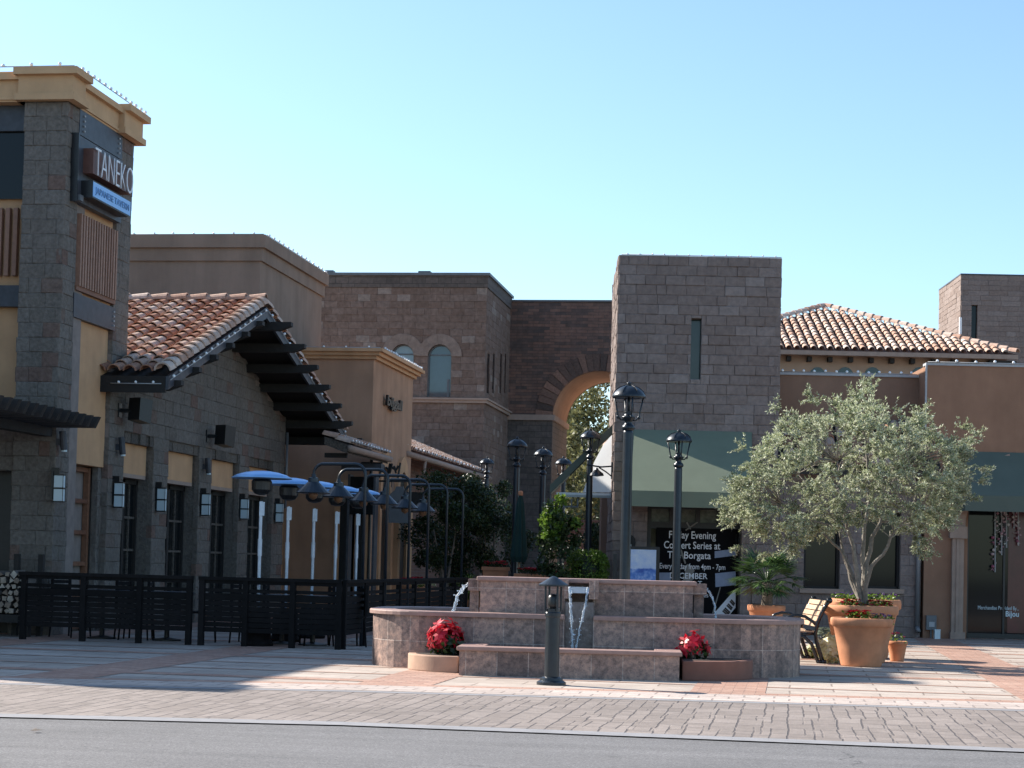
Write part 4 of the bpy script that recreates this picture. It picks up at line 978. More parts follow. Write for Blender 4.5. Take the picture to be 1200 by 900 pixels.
# shop front
mb = MB(); mb.box(FT, du0, du1, -.5, -.42, .1, dz1, .5); sf = mb.build('shop_window', M['glass_dark'], b)
mb = MB(); ztr0, ztr1 = FT.z(810, 612, -.2), FT.z(810, 597, -.2)
mb.box(FT, du0, du0 + .09, -.44, -.30, .02, dz1); mb.box(FT, du1 - .09, du1, -.44, -.30, .02, dz1); mb.box(FT, du0, du1, -.42, -.31, ztr0 - .14, ztr0); mb.box(FT, du0, du1, -.42, -.31, ztr1, dz1); mb.box(FT, du0, du1, -.42, -.3, .02, .14)
for px in (787.5, 818, 844): u = FT.u(px, 604, -.3); mb.box(FT, u - .045, u + .045, -.425, -.305, ztr0 - .1, ztr1 + .03)
mb.build('shop_window_frame', M['black'], b)
mb = MB(); mb.box(FT, du0 + .1, du1 - .1, -.415, -.405, ztr0, ztr1); mb.build('transom_panes', pm('hazy_glass', (.10, .115, .09), rough=.25, nscale=9, namt=.5), b)
# window poster
ps = thing('concert_poster', 'black shop window poster with white concert lettering, crossed sticks and piano keys', 'poster', FT.pt(du0, -.38, .2))
pw = -.30; pu0, pu1 = FT.u(768, 680, pw), FT.u(864.5, 680, pw)
mb = MB(); mb.box(FT, pu0, pu1, pw - .03, pw, .25, ztr0 - .12, .5); mb.build('sheet', pm('poster_black', (.006, .006, .007), rough=.7, namt=.1, spec=.08), ps)
def line(s, pxa, pxb, yb, yt, mat='white', bold=.006):
    ua, ub = FT.u(pxa, yb, pw), FT.u(pxb, yb, pw); za, zb = FT.z(pxa, yb, pw), FT.z(pxa, yt, pw)
    text_obj(s, .2, FT, ua, pw + .001, za, M[mat], ps, width=ub - ua, height=zb - za, bold=bold * .3, depth=.002)
line('Friday Evening', 784, 839, 630.5, 622.0)
line('Concert Series at', 778, 844, 642.3, 633.8)
line('The Borgata', 782, 833, 654, 645.8)
line('Every Friday from 4pm - 7pm', 773, 850, 666, 659.6, bold=.003)
line('DECEMBER', 785, 829, 677.5, 670.8)
line('ART & T', 793, 822.5, 685.5, 680.3, bold=.003)
line('Tones', 812, 830, 699.5, 694.8, bold=.002)
mb = MB()
def pxquad(pts, w): return [FT.hit(x, y, w) for x, y in pts]
mb.prism(FT, pxquad([(837.5, 646), (862.5, 643), (862.5, 651), (837.5, 654)], pw), pw, pw + .004); mb.prism(FT, pxquad([(838, 672), (862, 669.5), (862.5, 685.5), (838.5, 688)], pw), pw, pw + .004)
mb.prism(FT, pxquad([(772.5, 671), (786, 671), (786, 690), (772.5, 690)], pw), pw, pw + .004)
mb.build_each('pale_panel', pm('poster_grey', (.24, .29, .40), rough=.6, namt=.1, nscale=14), ps)
mb = MB()
for q in ([(804, 612.5), (805.5, 611.5), (810, 620), (808.5, 620.5)], [(816.5, 611.5), (818, 612.5), (804, 622), (803, 621)], [(797, 645), (799, 644), (804, 660), (802.5, 661)], [(792, 656), (793, 657), (801, 649), (800, 648)], [(801, 664), (806, 661), (812, 664), (814, 669), (810, 674), (813, 678), (809, 684), (802, 683), (800, 676), (803, 671)],
          [(843.5, 688), (844.8, 688), (836, 719), (834.5, 719)]):
    mb.prism(FT, pxquad(q, pw), pw, pw + .003)
mb.build('crossed_sticks', pm('poster_taupe', (.20, .19, .17), rough=.7, namt=.2), ps)
mb = MB(); K0, K1, K2, K3 = (834, 722), (862, 690), (862, 712), (852, 724)
mb.prism(FT, pxquad([K0, K1, K2, K3], pw), pw, pw + .005); kb = mb.build('piano_keys', M['white'], ps)
mb = MB()
for i, f in enumerate((.10, .2, .3, .48, .58, .76, .86)):
    ax, ay = 852 + (862 - 852) * f * 1.0, 724 + (706 - 724) * f
    cx_, cy_ = ax - 7 + 3 * f, ay - 7 + 1 * f
    if ax > 861: continue
    mb.prism(FT, pxquad([(cx_ - .2, cy_ + 1), (cx_ + 1.2, cy_ - .2), (ax + 1.2, ay - 1.4), (ax - .3, ay)], pw), pw + .0055, pw + .008)
mb.build('black_keys', M['black'], kb)
# easel board left of the shop front
eb = thing('event_board', 'framed blue and white wave picture standing beside the tallest lamp post', 'sign board', base(751, 37.6))
q = base(751, 37.5); f2 = Fr(q, FT.deg); za, zb = at(751, 683, 37.5).z - .4, at(751, 644, 37.5).z
hw = .30
mb = MB(); mb.box(f2, -hw - .07, hw + .07, -.04, .0, za - .08, zb + .06); mb.box(f2, -hw - .02, -hw + .04, -.04, 0, 0, za); mb.box(f2, hw - .04, hw + .02, -.04, 0, 0, za); mb.box(f2, -hw - .25, -hw - .18, -.2, -.1, .0, zb - .1); mb.build('frame', M['black'], eb)
def poster_blue():
    t = NT('wave_picture'); tc = t.uv(); sp = t.node('ShaderNodeSeparateXYZ'); t.l.new(tc, sp.inputs[0])
    n = t.noise(t.pos(), 7, 6, .65)
    h = t.node('ShaderNodeMapRange'); t.l.new(sp.outputs['Z'], h.inputs[0]); t.l.new(sp.outputs['Y'], h.inputs[0])
    h.inputs[1].default_value = zb - .42; h.inputs[2].default_value = zb - .22
    s_ = t.ramp(t.math('ADD', h.outputs[0], t.math('MULTIPLY', n, .35)), [(.3, (0, 0, 0)), (.42, (1, 1, 1))])
    w_ = t.ramp(n, [(.35, (.03, .10, .42)), (.5, (.10, .24, .62)), (.62, (.35, .48, .78))])
    k_ = t.ramp(n, [(.3, (.42, .55, .82)), (.7, (.72, .78, .88))])
    t.l.new(t.mix(s_, w_, k_), t.b.inputs['Base Color']); t.b.inputs['Roughness'].default_value = .4; return t.m
mb = MB(); mb.box(f2, -hw, hw, .0, .008, za, zb); mb.build('picture', poster_blue(), eb)
pq = thing('oval_wall_plaque', 'small dark oval plaque with a white panel above the blue picture board', 'plaque', FT.pt(FT.u(740, 640), .02, FT.z(740, 645)))
u_, z_ = FT.hit(738.5, 636); mb = MB(); mb.prism(FT, [(u_ + .11 * math.cos(k * math.pi / 6), z_ + .16 * math.sin(k * math.pi / 6)) for k in range(12)], .01, .05); mb.build('plate', M['timber_dark'], pq)
mb = MB(); mb.box(FT, u_ - .05, u_ + .02, .051, .056, z_ - .10, z_ - .03); mb.build('white_panel', M['white'], pq)
# green awning
AW = 1.85
aw = thing('green_awning', 'olive green canvas awning on the stone tower, part sunlit and part shaded', 'awning', FT.pt(FT.u(740, 500), .1, 2.8))
au0, au1 = FT.u(742, 510), FT.u(881, 515); az1 = FT.z(800, 504.5); az0 = FT.z(800, 576, AW); az2 = FT.z(800, 594.5, AW)
fu0, fu1 = FT.u(738.5, 580, AW), FT.u(881, 580, AW)
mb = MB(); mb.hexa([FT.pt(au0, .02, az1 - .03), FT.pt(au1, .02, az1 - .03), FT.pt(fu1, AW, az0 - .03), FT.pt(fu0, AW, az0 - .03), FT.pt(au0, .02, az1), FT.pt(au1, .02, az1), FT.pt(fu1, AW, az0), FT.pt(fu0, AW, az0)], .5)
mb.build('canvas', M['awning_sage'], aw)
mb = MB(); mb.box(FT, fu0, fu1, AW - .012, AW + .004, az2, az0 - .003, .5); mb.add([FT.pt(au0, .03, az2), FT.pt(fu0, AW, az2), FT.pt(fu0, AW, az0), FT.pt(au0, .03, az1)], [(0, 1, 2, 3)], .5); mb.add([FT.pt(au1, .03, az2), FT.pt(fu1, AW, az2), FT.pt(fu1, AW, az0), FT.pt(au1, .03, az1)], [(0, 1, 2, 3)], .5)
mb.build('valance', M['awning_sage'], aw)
mb = MB()
for u in (fu0 + .02, (fu0 + fu1) / 2, fu1 - .02): mb.tube([FT.pt(u, .05, az2 + .1), FT.pt(u, AW - .03, az2 + .1)], .015, 6)
mb.build('frame_tubes', M['grey_trim'], aw)
light_string([FT.pt(.05, .0, ZT), FT.pt(WT, .0, ZT)], 13, 'bulbs along the top edge of the stone tower', r=.018)

# side awning + lit canvas on the tower's left flank
sa = thing('side_awning', 'dark green striped side awning sloping down from the left flank of the stone tower', 'awning', FT.pt(-.6, -1, 2.5))
uo, zo_ = FT.hit(646, 578, -1.1); ui, zi_ = FT.hit(719, 506, -1.1)
def stripe():
    t = NT('striped_canvas'); w = t.node('ShaderNodeTexWave'); w.bands_direction = 'Y'; t.l.new(t.obj(), w.inputs[0]); w.inputs['Scale'].default_value = 2.2
    t.l.new(t.ramp(w.outputs['Color'], [(.48, (.03, .045, .03)), (.52, (.36, .34, .26))]), t.b.inputs['Base Color']); t.b.inputs['Roughness'].default_value = .9; return t.m
mb = MB()
for (w0, w1) in ((-1.25, -1.0),):
    mb.hexa([FT.pt(uo, w0, zo_ - .03), FT.pt(ui, w0, zi_ - .03), FT.pt(ui, w1, zi_ - .03), FT.pt(uo, w1, zo_ - .03), FT.pt(uo, w0, zo_), FT.pt(ui, w0, zi_), FT.pt(ui, w1, zi_), FT.pt(uo, w1, zo_)], .5)
mb.build('canvas', stripe(), sa)
mb = MB(); d_ = .17
mb.hexa([FT.pt(uo - .03, -1.02, zo_ - .02), FT.pt(ui, -1.02, zi_ - .02), FT.pt(ui, -.96, zi_ - .02), FT.pt(uo - .03, -.96, zo_ - .02), FT.pt(uo - .03, -1.02, zo_ + d_), FT.pt(ui, -1.02, zi_ + d_), FT.pt(ui, -.96, zi_ + d_), FT.pt(uo - .03, -.96, zo_ + d_)], .5)
mb.build('edge_beam', M['green_cloth'], sa)
mb = MB(); zv = FT.z(646, 594, -1.1)
mb.box(FT, uo - .02, uo + .0, -1.25, -1.08, zv, zo_); mb.box(FT, uo, uo + .55, -1.12, -1.1, zv, zv + .03)
for k in range(5): mb.box(FT, uo + .02 + k * .13, uo + .05 + k * .13, -1.12, -1.1, zv, zo_ - .1)
mb.build('valance_bars', M['grey_trim'], sa)
wb = thing('pale_canopy', 'bright white sunlit canvas canopy with a blue-white front bar beside the stone tower', 'canopy', FT.pt(-.6, -2.5, 2.3))
Zc = 39.7
def A_(px, py, Z): return at(px, py, Z)
mb = MB(); poly = [(722, 577), (722, 503), (706, 523), (697, 540), (690, 557), (683, 577)]
zf = lambda x: 39.5 + (722 - x) / 39 * .7
f_ = [A_(x, y, zf(x)) for x, y in poly]; g_ = [p + RH * .02 + FH * .02 for p in f_]
mb.add(f_ + g_, [(0, 1, 2, 3, 4, 5), (11, 10, 9, 8, 7, 6)] + [(i, (i + 1) % 6, 6 + (i + 1) % 6, 6 + i) for i in range(6)], .5)
mb.build('canvas', pm('white_canvas', (.80, .80, .78), rough=.9, namt=.03), wb)
mb = MB(); p, q = A_(652, 579.5, Zc - .3), A_(721, 581.0, Zc - .3); mb.tube([p, q], .055, 6); mb.build('front_bar', M['opal'], wb)
p = base(718, Zc - .1); mb = MB(); mb.box(Fr(p, YAWD), -.03, .03, -.03, .03, 0, A_(718, 578, Zc).z); mb.build('post', M['black'], wb)
tr = thing('small_tiled_hood', 'little clay tiled hood glimpsed beneath the side awning at the tower edge', 'roof', A_(712, 545, 42.5) - Vector((0, 0, .5)))
mb = MB(); p = A_(706, 556, 42.3); tiles(mb, None, p, RH, (FH * .5 + Vector((0, 0, .45))).normalized(), 4, 3, .28, .36, seed=77); mb.build('tiles', M['tile'], tr)
mb = MB(); mb.box(Fr(Vector((p.x, p.y, 0)), YAWD), 0, 1.1, -.9, -.1, 0, p.z - .02); mb.build('wall', M['stucco_mid'], tr)
# wall lantern bracket on the tower's left flank
wl = thing('bracket_lantern', 'black scrolled bracket lantern on the left edge of the stone tower', 'wall lamp', FT.pt(-.3, -.5, FT.z(716, 575)))
mb = MB(); zc_ = FT.z(716, 552, -.4)
mb.box(FT, -.05, 0, -.5, -.35, zc_ - .16, zc_ + .18); mb.tube([FT.pt(-.02, -.42, zc_ + .1), FT.pt(-.25, -.42, zc_ + .08), FT.pt(-.42, -.42, zc_ + .1), FT.pt(-.55, -.42, zc_ + .12)], .018, 6)
mb.tube([FT.pt(-.02, -.42, zc_ - .12), FT.pt(-.15, -.42, zc_ - .02), FT.pt(-.3, -.42, zc_ + .07)], .014, 6)
mb.lathe(FT.pt(-.34, -.42, 0), [(.02, zc_ - .12), (.15, zc_ - .10), (.13, zc_ - .05), (.04, zc_ + .02), (.02, zc_ + .06)], 14); mb.build('bracket', M['iron'], wl, smooth=False)

# ================================================================== MIDDLE SHOP
MU0, MU1 = WT + .0, FT.u(1084, 460)
b = thing('recessed_shop', 'low brown stucco and block shop half hidden behind the olive tree', 'building', FT.pt((MU0 + MU1) / 2, -2, 0))
wp = -.9; zp1, zp0 = FT.z(1000, 441, wp), FT.z(1000, 492, wp)
mb = MB(); mb.box(FT, MU0 + .01, MU1 + .3, wp - .4, wp, zp0, zp1, .5); mb.build('parapet', M['stucco_mid'], b)
mb = MB(); mb.box(FT, MU0 + .01, MU1 + .3, wp - .45, wp + .04, zp1, zp1 + .05, .5); mb.build('coping', M['wire'], b)
mb = MB(); mb.box(FT, MU0 + .01, MU1 + .3, wp - .02, wp + .05, zp0 - .08, zp0, .5); mb.build('flashing', M['steel_blue'], b)
ww = -.10; zt_ = FT.z(950, 548, ww + .35)
mb = MB(); upv = (FT.W * -(wp - (ww + .4)) * -1); upv = (-FT.W * (ww + .4 - wp) + Vector((0, 0, zp0 - .1 - zt_))); Lu = upv.length
tiles(mb, None, FT.pt(MU0 + .1, ww + .4, zt_), FT.U, upv.normalized(), int((MU1 - MU0) / .28), max(3, round(Lu / .34)), .28, Lu / max(3, round(Lu / .34)), seed=31); mb.build('roof_tiles', M['tile'], b)
mb = MB(); mb.hexa([FT.pt(MU0 + .01, ww + .42, zt_ - .14), FT.pt(MU1 + .3, ww + .42, zt_ - .14), FT.pt(MU1 + .3, wp, zp0 - .25), FT.pt(MU0 + .01, wp, zp0 - .25), FT.pt(MU0 + .01, ww + .42, zt_ - .03), FT.pt(MU1 + .3, ww + .42, zt_ - .03), FT.pt(MU1 + .3, wp, zp0 - .12), FT.pt(MU0 + .01, wp, zp0 - .12)], .5); mb.build('roof_deck', M['timber_dark'], b)
wh = []
for (a, c) in ((942, 984), (1009.5, 1055)): wh.append((FT.u(a, 660, ww), FT.u(c, 660, ww), FT.z(a, 689.5, ww), FT.z(a, 600, ww)))
mb = MB(); block_face(mb, FT, MU0, MU1 - .0, 0, zt_ - .05, ww, .203, .41, holes=wh, seed=61); mb.build('wall_bricks', M['block_tower'], b)
mb = MB(); core_boxes(mb, FT, MU0, MU1, ww - 3, ww - .018, 0, zt_ - .2, wh); mb.build('core', M['mortar'], b)
for (a, c, z0, z1) in wh:
    mb = MB(); mb.box(FT, a - .02, c + .02, ww - .26, ww - .22, z0, z1, .5); wn = mb.build('window', M['glass_dark'], b)
    mb = MB(); mb.box(FT, a, a + .05, ww - .24, ww - .12, z0, z1); mb.box(FT, c - .05, c, ww - .24, ww - .12, z0, z1); mb.box(FT, a, c, ww - .24, ww - .12, z0, z0 + .05); mb.build('window_frame', M['timber_dark'], wn)
    mb = MB(); mb.box(FT, a - .08, c + .08, ww - .2, ww + .07, z0 - .09, z0 + .004, .5); mb.build('sill', M['cream_edge'], wn)
u_ = FT.u(1075.5, 680, ww + .08); mb = MB(); mb.tube([FT.pt(u_, ww + .08, .2), FT.pt(u_, ww + .08, zt_ - .1)], .045, 10); mb.tube([FT.pt(u_, ww + .08, .22), FT.pt(u_ + .02, ww + .14, .12)], .05, 10); mb.build('downpipe', M['downpipe'], b, smooth=True)
pp = [FT.pt(MU0 + .05, wp + .03, zp1 + .05), FT.pt(MU1, wp + .03, zp1 + .05)]; light_string(pp, 13, 'bulbs on the low parapet between the stone tower and the right shop', r=.03)
# ================================================================== RIGHT STUCCO SHOP
wr = .0; RU0 = FT.u(1084.5, 560, wr); RU1 = RU0 + 9.5; zr1 = FT.z(1090, 428, wr)
gu0 = FT.u(1133, 700, wr); zgt = FT.z(1165, 585, wr)
b = thing('stucco_shop', 'plain terracotta stucco shop with a stone-framed glazed entrance under a shaded awning', 'building', FT.pt(RU0 + 3, -2, 0))
hs = [(gu0, RU1 + 1, .0, zgt)]
mb = MB(); core_boxes(mb, FT, RU0, RU1, -5, wr, 0, zr1, hs); mb.build('wall', M['stucco_right'], b)
mb = MB(); mb.box(FT, RU0 - .03, RU1, -.3, wr + .03, zr1, zr1 + .05); mb.box(FT, RU0 - .035, RU0 - .002, wr - .02, wr + .03, zp0 - .6, zr1); mb.build('trim_and_lit_edge', M['wire'], b)  # top trim, plus a pale upright strip painting the sunlit left edge
c0, c1 = FT.u(1113, 690, wr), FT.u(1129, 690, wr)
mb = MB(); zc1 = FT.z(1120, 631, wr); zc2 = FT.z(1120, 617, wr)
mb.box(FT, c0 + .02, c1 - .02, 0, .10, .12, zc1); mb.box(FT, c0, c1 + .02, 0, .14, 0, .14); mb.box(FT, c0 - .04, c1 + .03, 0, .16, zc1, zc2); mb.box(FT, c0 + .1, c1 - .12, .1, .12, .14, zc1)
n = 10; R1 = 1.5
for k in range(n):
    t0, t1 = math.pi - 1.2 * k / n, math.pi - 1.2 * (k + 1) / n; q = []
    for (R0_, t) in ((R1, t0), (R1 + (c1 - c0), t0), (R1 + (c1 - c0), t1), (R1, t1)): q.append((c1 + R1 + R0_ * math.cos(t), zc2 + R0_ * math.sin(t) * .9))
    mb.prism(FT, q, .0, .09, .5)
mb.build('stone_surround', M['cream_edge'], b)
mb = MB(); mb.box(FT, gu0, RU1, -.35, -.3, .02, zgt + .3, .5); gl_ = mb.build('entrance_glazing', M['glass_dark'], b)
mb = MB(); mb.box(FT, gu0, gu0 + .07, -.3, -.22, .02, zgt); mb.box(FT, gu0, RU1, -.3, -.22, .02, .12); u_ = FT.u(1176, 680, -.3); mb.box(FT, u_ - .02, u_ + .02, -.3, -.26, .1, zgt); mb.build('glazing_frame', M['black'], gl_)
mb = MB(); mb.box(FT, FT.u(1181, 680, -.3), RU1, -.299, -.292, .14, zgt, .5); mb.build('red_panel', pm('dim_red', (.075, .012, .016), rough=.2, nscale=3, namt=.3), gl_)
def lineR(s, pxa, pxb, yb, yt, bold=0):
    ua, ub = FT.u(pxa, yb, -.28), FT.u(pxb, yb, -.28); za, zb = FT.z(pxa, yb, -.28), FT.z(pxa, yt, -.28)
    text_obj(s, .2, FT, ua, -.285, za, M['opal'], gl_, width=ub - ua, height=zb - za, depth=.002, bold=bold, name='window_lettering')
lineR('Merchandise Provided By...', 1146, 1194, 714.0, 709.6); lineR('Bijou', 1178.5, 1194, 722.3, 716.0, .004)
for i, (px, n_) in enumerate(((1166, 16), (1173.5, 20), (1179, 14), (1187.5, 10), (1193, 13))):
    g = thing('bead_garland', ['leftmost sparkling bead garland hanging in the right shop window, longest one', 'second bead garland from the left hanging in the right shop window', 'third bead garland from the left in the right shop window', 'fourth bead garland from the left, short and in front of the red panel', 'rightmost bead garland in front of the red panel'][i], 'garland', FT.pt(FT.u(px, 640, -.2), -.2, 1.8), 'bead garlands hanging in the right shop window')
    u0_ = FT.u(px, 600, -.22); mb = MB(); zt2 = zgt - .02; Lg = [1.45, 1.1, .95, .55, .9][i]
    mb.tube([FT.pt(u0_, -.22, zt2), FT.pt(u0_ + .02, -.22, zt2 - Lg)], .012, 4); mb.build('cord', M['wire'], g)
    mb = MB()
    for k in range(n_):
        z = zt2 - Lg * (.08 + .92 * k / n_); c = FT.pt(u0_ + ru(-.05, .05), -.21 + ru(-.02, .02), 0); r = ru(.015, .035); mb.lathe((c.x, c.y, z), [(.004, 0), (r, r * .6), (r, r * 1.4), (.004, r * 2)], 7)
        if k % 3 == 0:
            for _ in range(3): rleaf(mb, Vector((c.x, c.y, z)), .09, .02, random, 0)
    mb.build('beads', pm('beads_%d' % i, (.25, .04, .10), (.55, .55, .50), rough=.3, namt=.2), g)
light_string([FT.pt(RU0, .05, zr1 + .05), FT.pt(RU0 + 2.3, .05, zr1 + .05)], 6, 'bulbs on the top edge of the right stucco shop', r=.03)
aw = thing('dark_green_awning', 'dark green canvas awning in full shade over the right shop entrance', 'awning', FT.pt(RU0 + 2, .5, 2.6))
a0_, a1_ = FT.u(1121, 540, .1), RU1 - .5; za1 = FT.z(1150, 529.5, .02); za0 = FT.z(1150, 580.5, .95); za2 = FT.z(1150, 599, .95)
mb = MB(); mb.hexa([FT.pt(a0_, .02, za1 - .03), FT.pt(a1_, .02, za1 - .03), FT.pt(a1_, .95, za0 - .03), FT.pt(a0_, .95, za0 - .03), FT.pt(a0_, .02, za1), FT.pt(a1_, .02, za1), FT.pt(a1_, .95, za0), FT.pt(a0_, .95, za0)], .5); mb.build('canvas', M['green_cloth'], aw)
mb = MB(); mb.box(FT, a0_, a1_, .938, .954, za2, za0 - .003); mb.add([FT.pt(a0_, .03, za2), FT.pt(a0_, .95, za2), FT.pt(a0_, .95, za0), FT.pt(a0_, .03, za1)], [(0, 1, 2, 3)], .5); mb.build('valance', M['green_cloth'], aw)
ub = thing('wall_meter_box', 'grey electrical box low on the right shop wall beside the stone pilaster', 'utility box', FT.pt(FT.u(1090, 735), .05, .2))
u_, z_ = FT.hit(1090.5, 731); mb = MB(); mb.box(FT, u_ - .1, u_ + .1, 0, .09, z_ - .12, z_ + .17); mb.tube([FT.pt(u_, .04, z_ - .12), FT.pt(u_, .04, 0)], .02, 6); mb.build('box', M['grey_trim'], ub); mb = MB(); mb.box(FT, u_ - .05, u_ + .06, .09, .1, z_ - .06, z_ + .04); mb.build('dial', M['wire'], ub)
u_, z_ = FT.hit(1098, 744, .3); mb = MB(); mb.box(FT, u_ - .055, u_ + .055, .25, .36, 0, z_ + .09); mb.box(FT, u_ - .06, u_ + .06, .245, .365, z_ + .09, z_ + .11); mb.build('ground_light', M['opal'], label='small white box light on the paving in front of the grey electrical box', cat='ground light')
# ================================================================== HIPPED ROOF BUILDING
ZH = 70.0; pH = base(988, ZH); FJ = Fr(pH, YAWD - 1.5)
zE = FJ.z(1000, 410); hw_ = FJ.u(1193, 410); run = hw_; zA = FJ.z(988, 361, -run)
print('hip', hw_, zE, zA)
b = thing('hipped_roof_building', 'wide building with a pyramid clay tile roof and small round vents under the eave', 'building', FJ.pt(0, -3, 0))
mb = MB(); mb.box(FJ, -hw_ + .6, hw_ - .75, -2 * run + .6, -.7, 0, zE - .1, .5); mb.build('wall', M['stucco_hip'], b)
mb = MB(); up = (-FJ.W * run + Vector((0, 0, zA - zE))); Lup = up.length; na = int(2 * hw_ / .31); nu = 15
tiles(mb, None, FJ.pt(-hw_, 0, zE - .02), FJ.U, up.normalized(), na, nu, 2 * hw_ / na, Lup / nu, clip=lambda a, v: v / Lup < 1 - abs(a - hw_) / hw_ - .0, seed=12, r=.115)
mb.build('roof_tiles', M['tile_pale'], b)
C = [FJ.pt(-hw_, 0, zE - .05), FJ.pt(hw_, 0, zE - .05), FJ.pt(hw_, -2 * run, zE - .05), FJ.pt(-hw_, -2 * run, zE - .05)]; A = FJ.pt(0, -run, zA - .05)
mb = MB(); mb.add(C + [A], [(0, 1, 4), (1, 2, 4), (2, 3, 4), (3, 0, 4), (3, 2, 1, 0)], .3); mb.build('roof_deck', M['tile_base'], b)
mb = MB(); barrels(mb, C[1] + Vector((0, 0, .06)), A + Vector((0, 0, .1)), 22, .15, Vector((0, 0, 1)), 3); barrels(mb, C[0] + Vector((0, 0, .06)), A + Vector((0, 0, .1)), 22, .15, Vector((0, 0, 1)), 4); mb.build('hip_tiles', M['tile_pale'], b)
mb = MB(); mb.box(FJ, -hw_, hw_, -.1, .06, zE - .22, zE - .06); mb.build('gutter', M['cream_edge'], b)
mb = MB()
for k in range(18):
    px = 925 + k * 24.2; 
    if px > 1160: break
    u_ = FJ.u(px, 418, -.3); mb.box(FJ, u_ - .08, u_ + .08, -.75, -.3, zE - .42, zE - .24)
u_ = FJ.u(1178, 420, -.2); mb.box(FJ, u_ - .6, u_ + .4, -.9, -.1, zE - .5, zE - .26); mb.build_each('corbel', M['timber_dark'], b)
for px in (958, 990.5, 1022.5, 1077.5):
    u_, z_ = FJ.hit(px, 440, -.68); mb = MB(); mb.prism(FJ, [(u_ + .34 * math.cos(k * math.pi / 8), z_ - .1 + .42 * max(0, math.sin(k * math.pi / 8)) - (.6 if k > 8 else 0)) for k in range(0, 9)] + [(u_ - .34, z_ - .9), (u_ + .34, z_ - .9)], -.72, -.68); mb.build('vent', M['glass_teal'], b)
mb = MB(); p = FJ.pt(hw_ * .72, -run * .28, 0); mb.tube([Vector((p.x, p.y, zE + .9)), Vector((p.x, p.y, zE + 1.55))], .05, 8); mb.build('roof_pipe', M['white'], b)
# ================================================================== FAR TOWER at the right edge
pK = base(1121, 86); FK = Fr(pK, YAWD - 1.5); zk = FK.z(1125, 322)
b = thing('block_tower', 'distant pale block tower with a slit window, rising behind the pyramid tiled roof', 'building', FK.pt(2, -2, 0))
h1 = (FK.u(1138.5, 375), FK.u(1145.5, 375), FK.z(1140, 400), FK.z(1140, 357.5))
FKl = Fr(FK.pt(0, 0, 0), FK.deg - 90)
mb = MB(); block_face(mb, FK, 0, 6.5, zk - 5.4, zk, 0, .24, .9, holes=[h1], rag=.03, rough=.03, seed=71); block_face(mb, FKl, -5, 0, zk - 5.4, zk, 0, .24, .9, rag=.03, rough=.03, seed=72); mb.build('wall_bricks', M['block_tower'], b)
mb = MB(); mb.box(FK, .018, 6.5, -5, -.25, 0, zk - .02, .5); core_boxes(mb, FK, .018, 6.5, -.25, -.018, 0, zk - .02, [h1]); mb.build('core', M['mortar'], b)
mb = MB(); mb.box(FK, h1[0], h1[1], -.24, -.2, h1[2], h1[3], .5); mb.build('slit_window', M['glass_dark'], b)
mb = MB(); mb.box(FK, -.03, 6.5, -5, .03, zk, zk + .06); mb.build('coping', M['steel_blue'], b)
# ================================================================== FOUNTAIN
uLf, uRf = FF.u(426, 740), FF.u(946, 745)
zr_ = FF.z(700, 721.5); DW = 2.4; RC = .9
print('fountain', uLf, uRf, zr_)
def rrect(u0, u1, w0, w1, r, n=9):        # rounded rectangle outline in (u, w), w0 = back, w1 = front
    pts = []
    for (cu, cw, a0) in ((u1 - r, w1 - r, 90), (u0 + r, w1 - r, 180), (u0 + r, w0 + r, 270), (u1 - r, w0 + r, 0)):
        for k in range(n + 1):
            a = RAD(a0 + 90 * k / n) if a0 != 90 else RAD(90 - 90 * k / n)
            pts.append((cu + r * math.cos(a), cw + r * math.sin(a)))
    return pts
def outline(u0, u1, w0, w1, r, n=12):
    P = []
    for (cu, cw, s) in ((u0 + r, w1 - r, 180), (u1 - r, w1 - r, 90), (u1 - r, w0 + r, 0), (u0 + r, w0 + r, -90)):
        for k in range(n + 1):
            a = RAD(s - 90 * k / n); P.append((cu + r * math.cos(a), cw + r * math.sin(a)))
    return P
fo = thing('tiered_fountain', 'two-tiered reddish travertine fountain with rounded ends and thin falls of water', 'fountain', FF.pt((uLf + uRf) / 2, -1, 0))
def wall_ring(mb, o, i, z0, z1, t=.5):
    n = len(o); vs = [FF.pt(u, w, z0) for u, w in o] + [FF.pt(u, w, z1) for u, w in o] + [FF.pt(u, w, z1) for u, w in i] + [FF.pt(u, w, z0) for u, w in i]
    fs = []
    for k in range(n):
        m_ = (k + 1) % n; fs += [(k, m_, n + m_, n + k), (n + k, n + m_, 2 * n + m_, 2 * n + k), (2 * n + k, 2 * n + m_, 3 * n + m_, 3 * n + k)]
    mb.add(vs, fs, t)
g0, g1 = FF.u(661.5, 740), FF.u(695, 740)
# the front wall is interrupted by a narrow channel, so the ring is built as two horseshoes
O = outline(uLf, uRf, -DW, 0, RC); I = outline(uLf + .25, uRf - .25, -DW + .25, -.25, RC - .22)
def cut(P, w):     # insert channel edges on the front run (between left and right front corners)
    n = 13
    return P[:n] + [(g0, w), (g1, w)] + P[n:]
O2, I2 = cut(O, 0), cut(I, -.25)
def horseshoe(mb, Oq, Iq, z0, z1):
    n = len(Oq); vs = [FF.pt(u, w, z0) for u, w in Oq] + [FF.pt(u, w, z1) for u, w in Oq] + [FF.pt(u, w, z1) for u, w in Iq] + [FF.pt(u, w, z0) for u, w in Iq]; fs = []
    for k in range(n):
        if k == 13: continue                          # the channel
        m_ = (k + 1) % n; fs += [(k, m_, n + m_, n + k), (n + k, n + m_, 2 * n + m_, 2 * n + k), (2 * n + k, 2 * n + m_, 3 * n + m_, 3 * n + k)]
    for k in (13, 14): fs.append((k, n + k, 2 * n + k, 3 * n + k))
    mb.add(vs, fs, .5)
mb = MB(); horseshoe(mb, O2, I2, 0, zr_ - .055); basin = mb.build('basin_wall', M['fstone'], fo)
e = .045
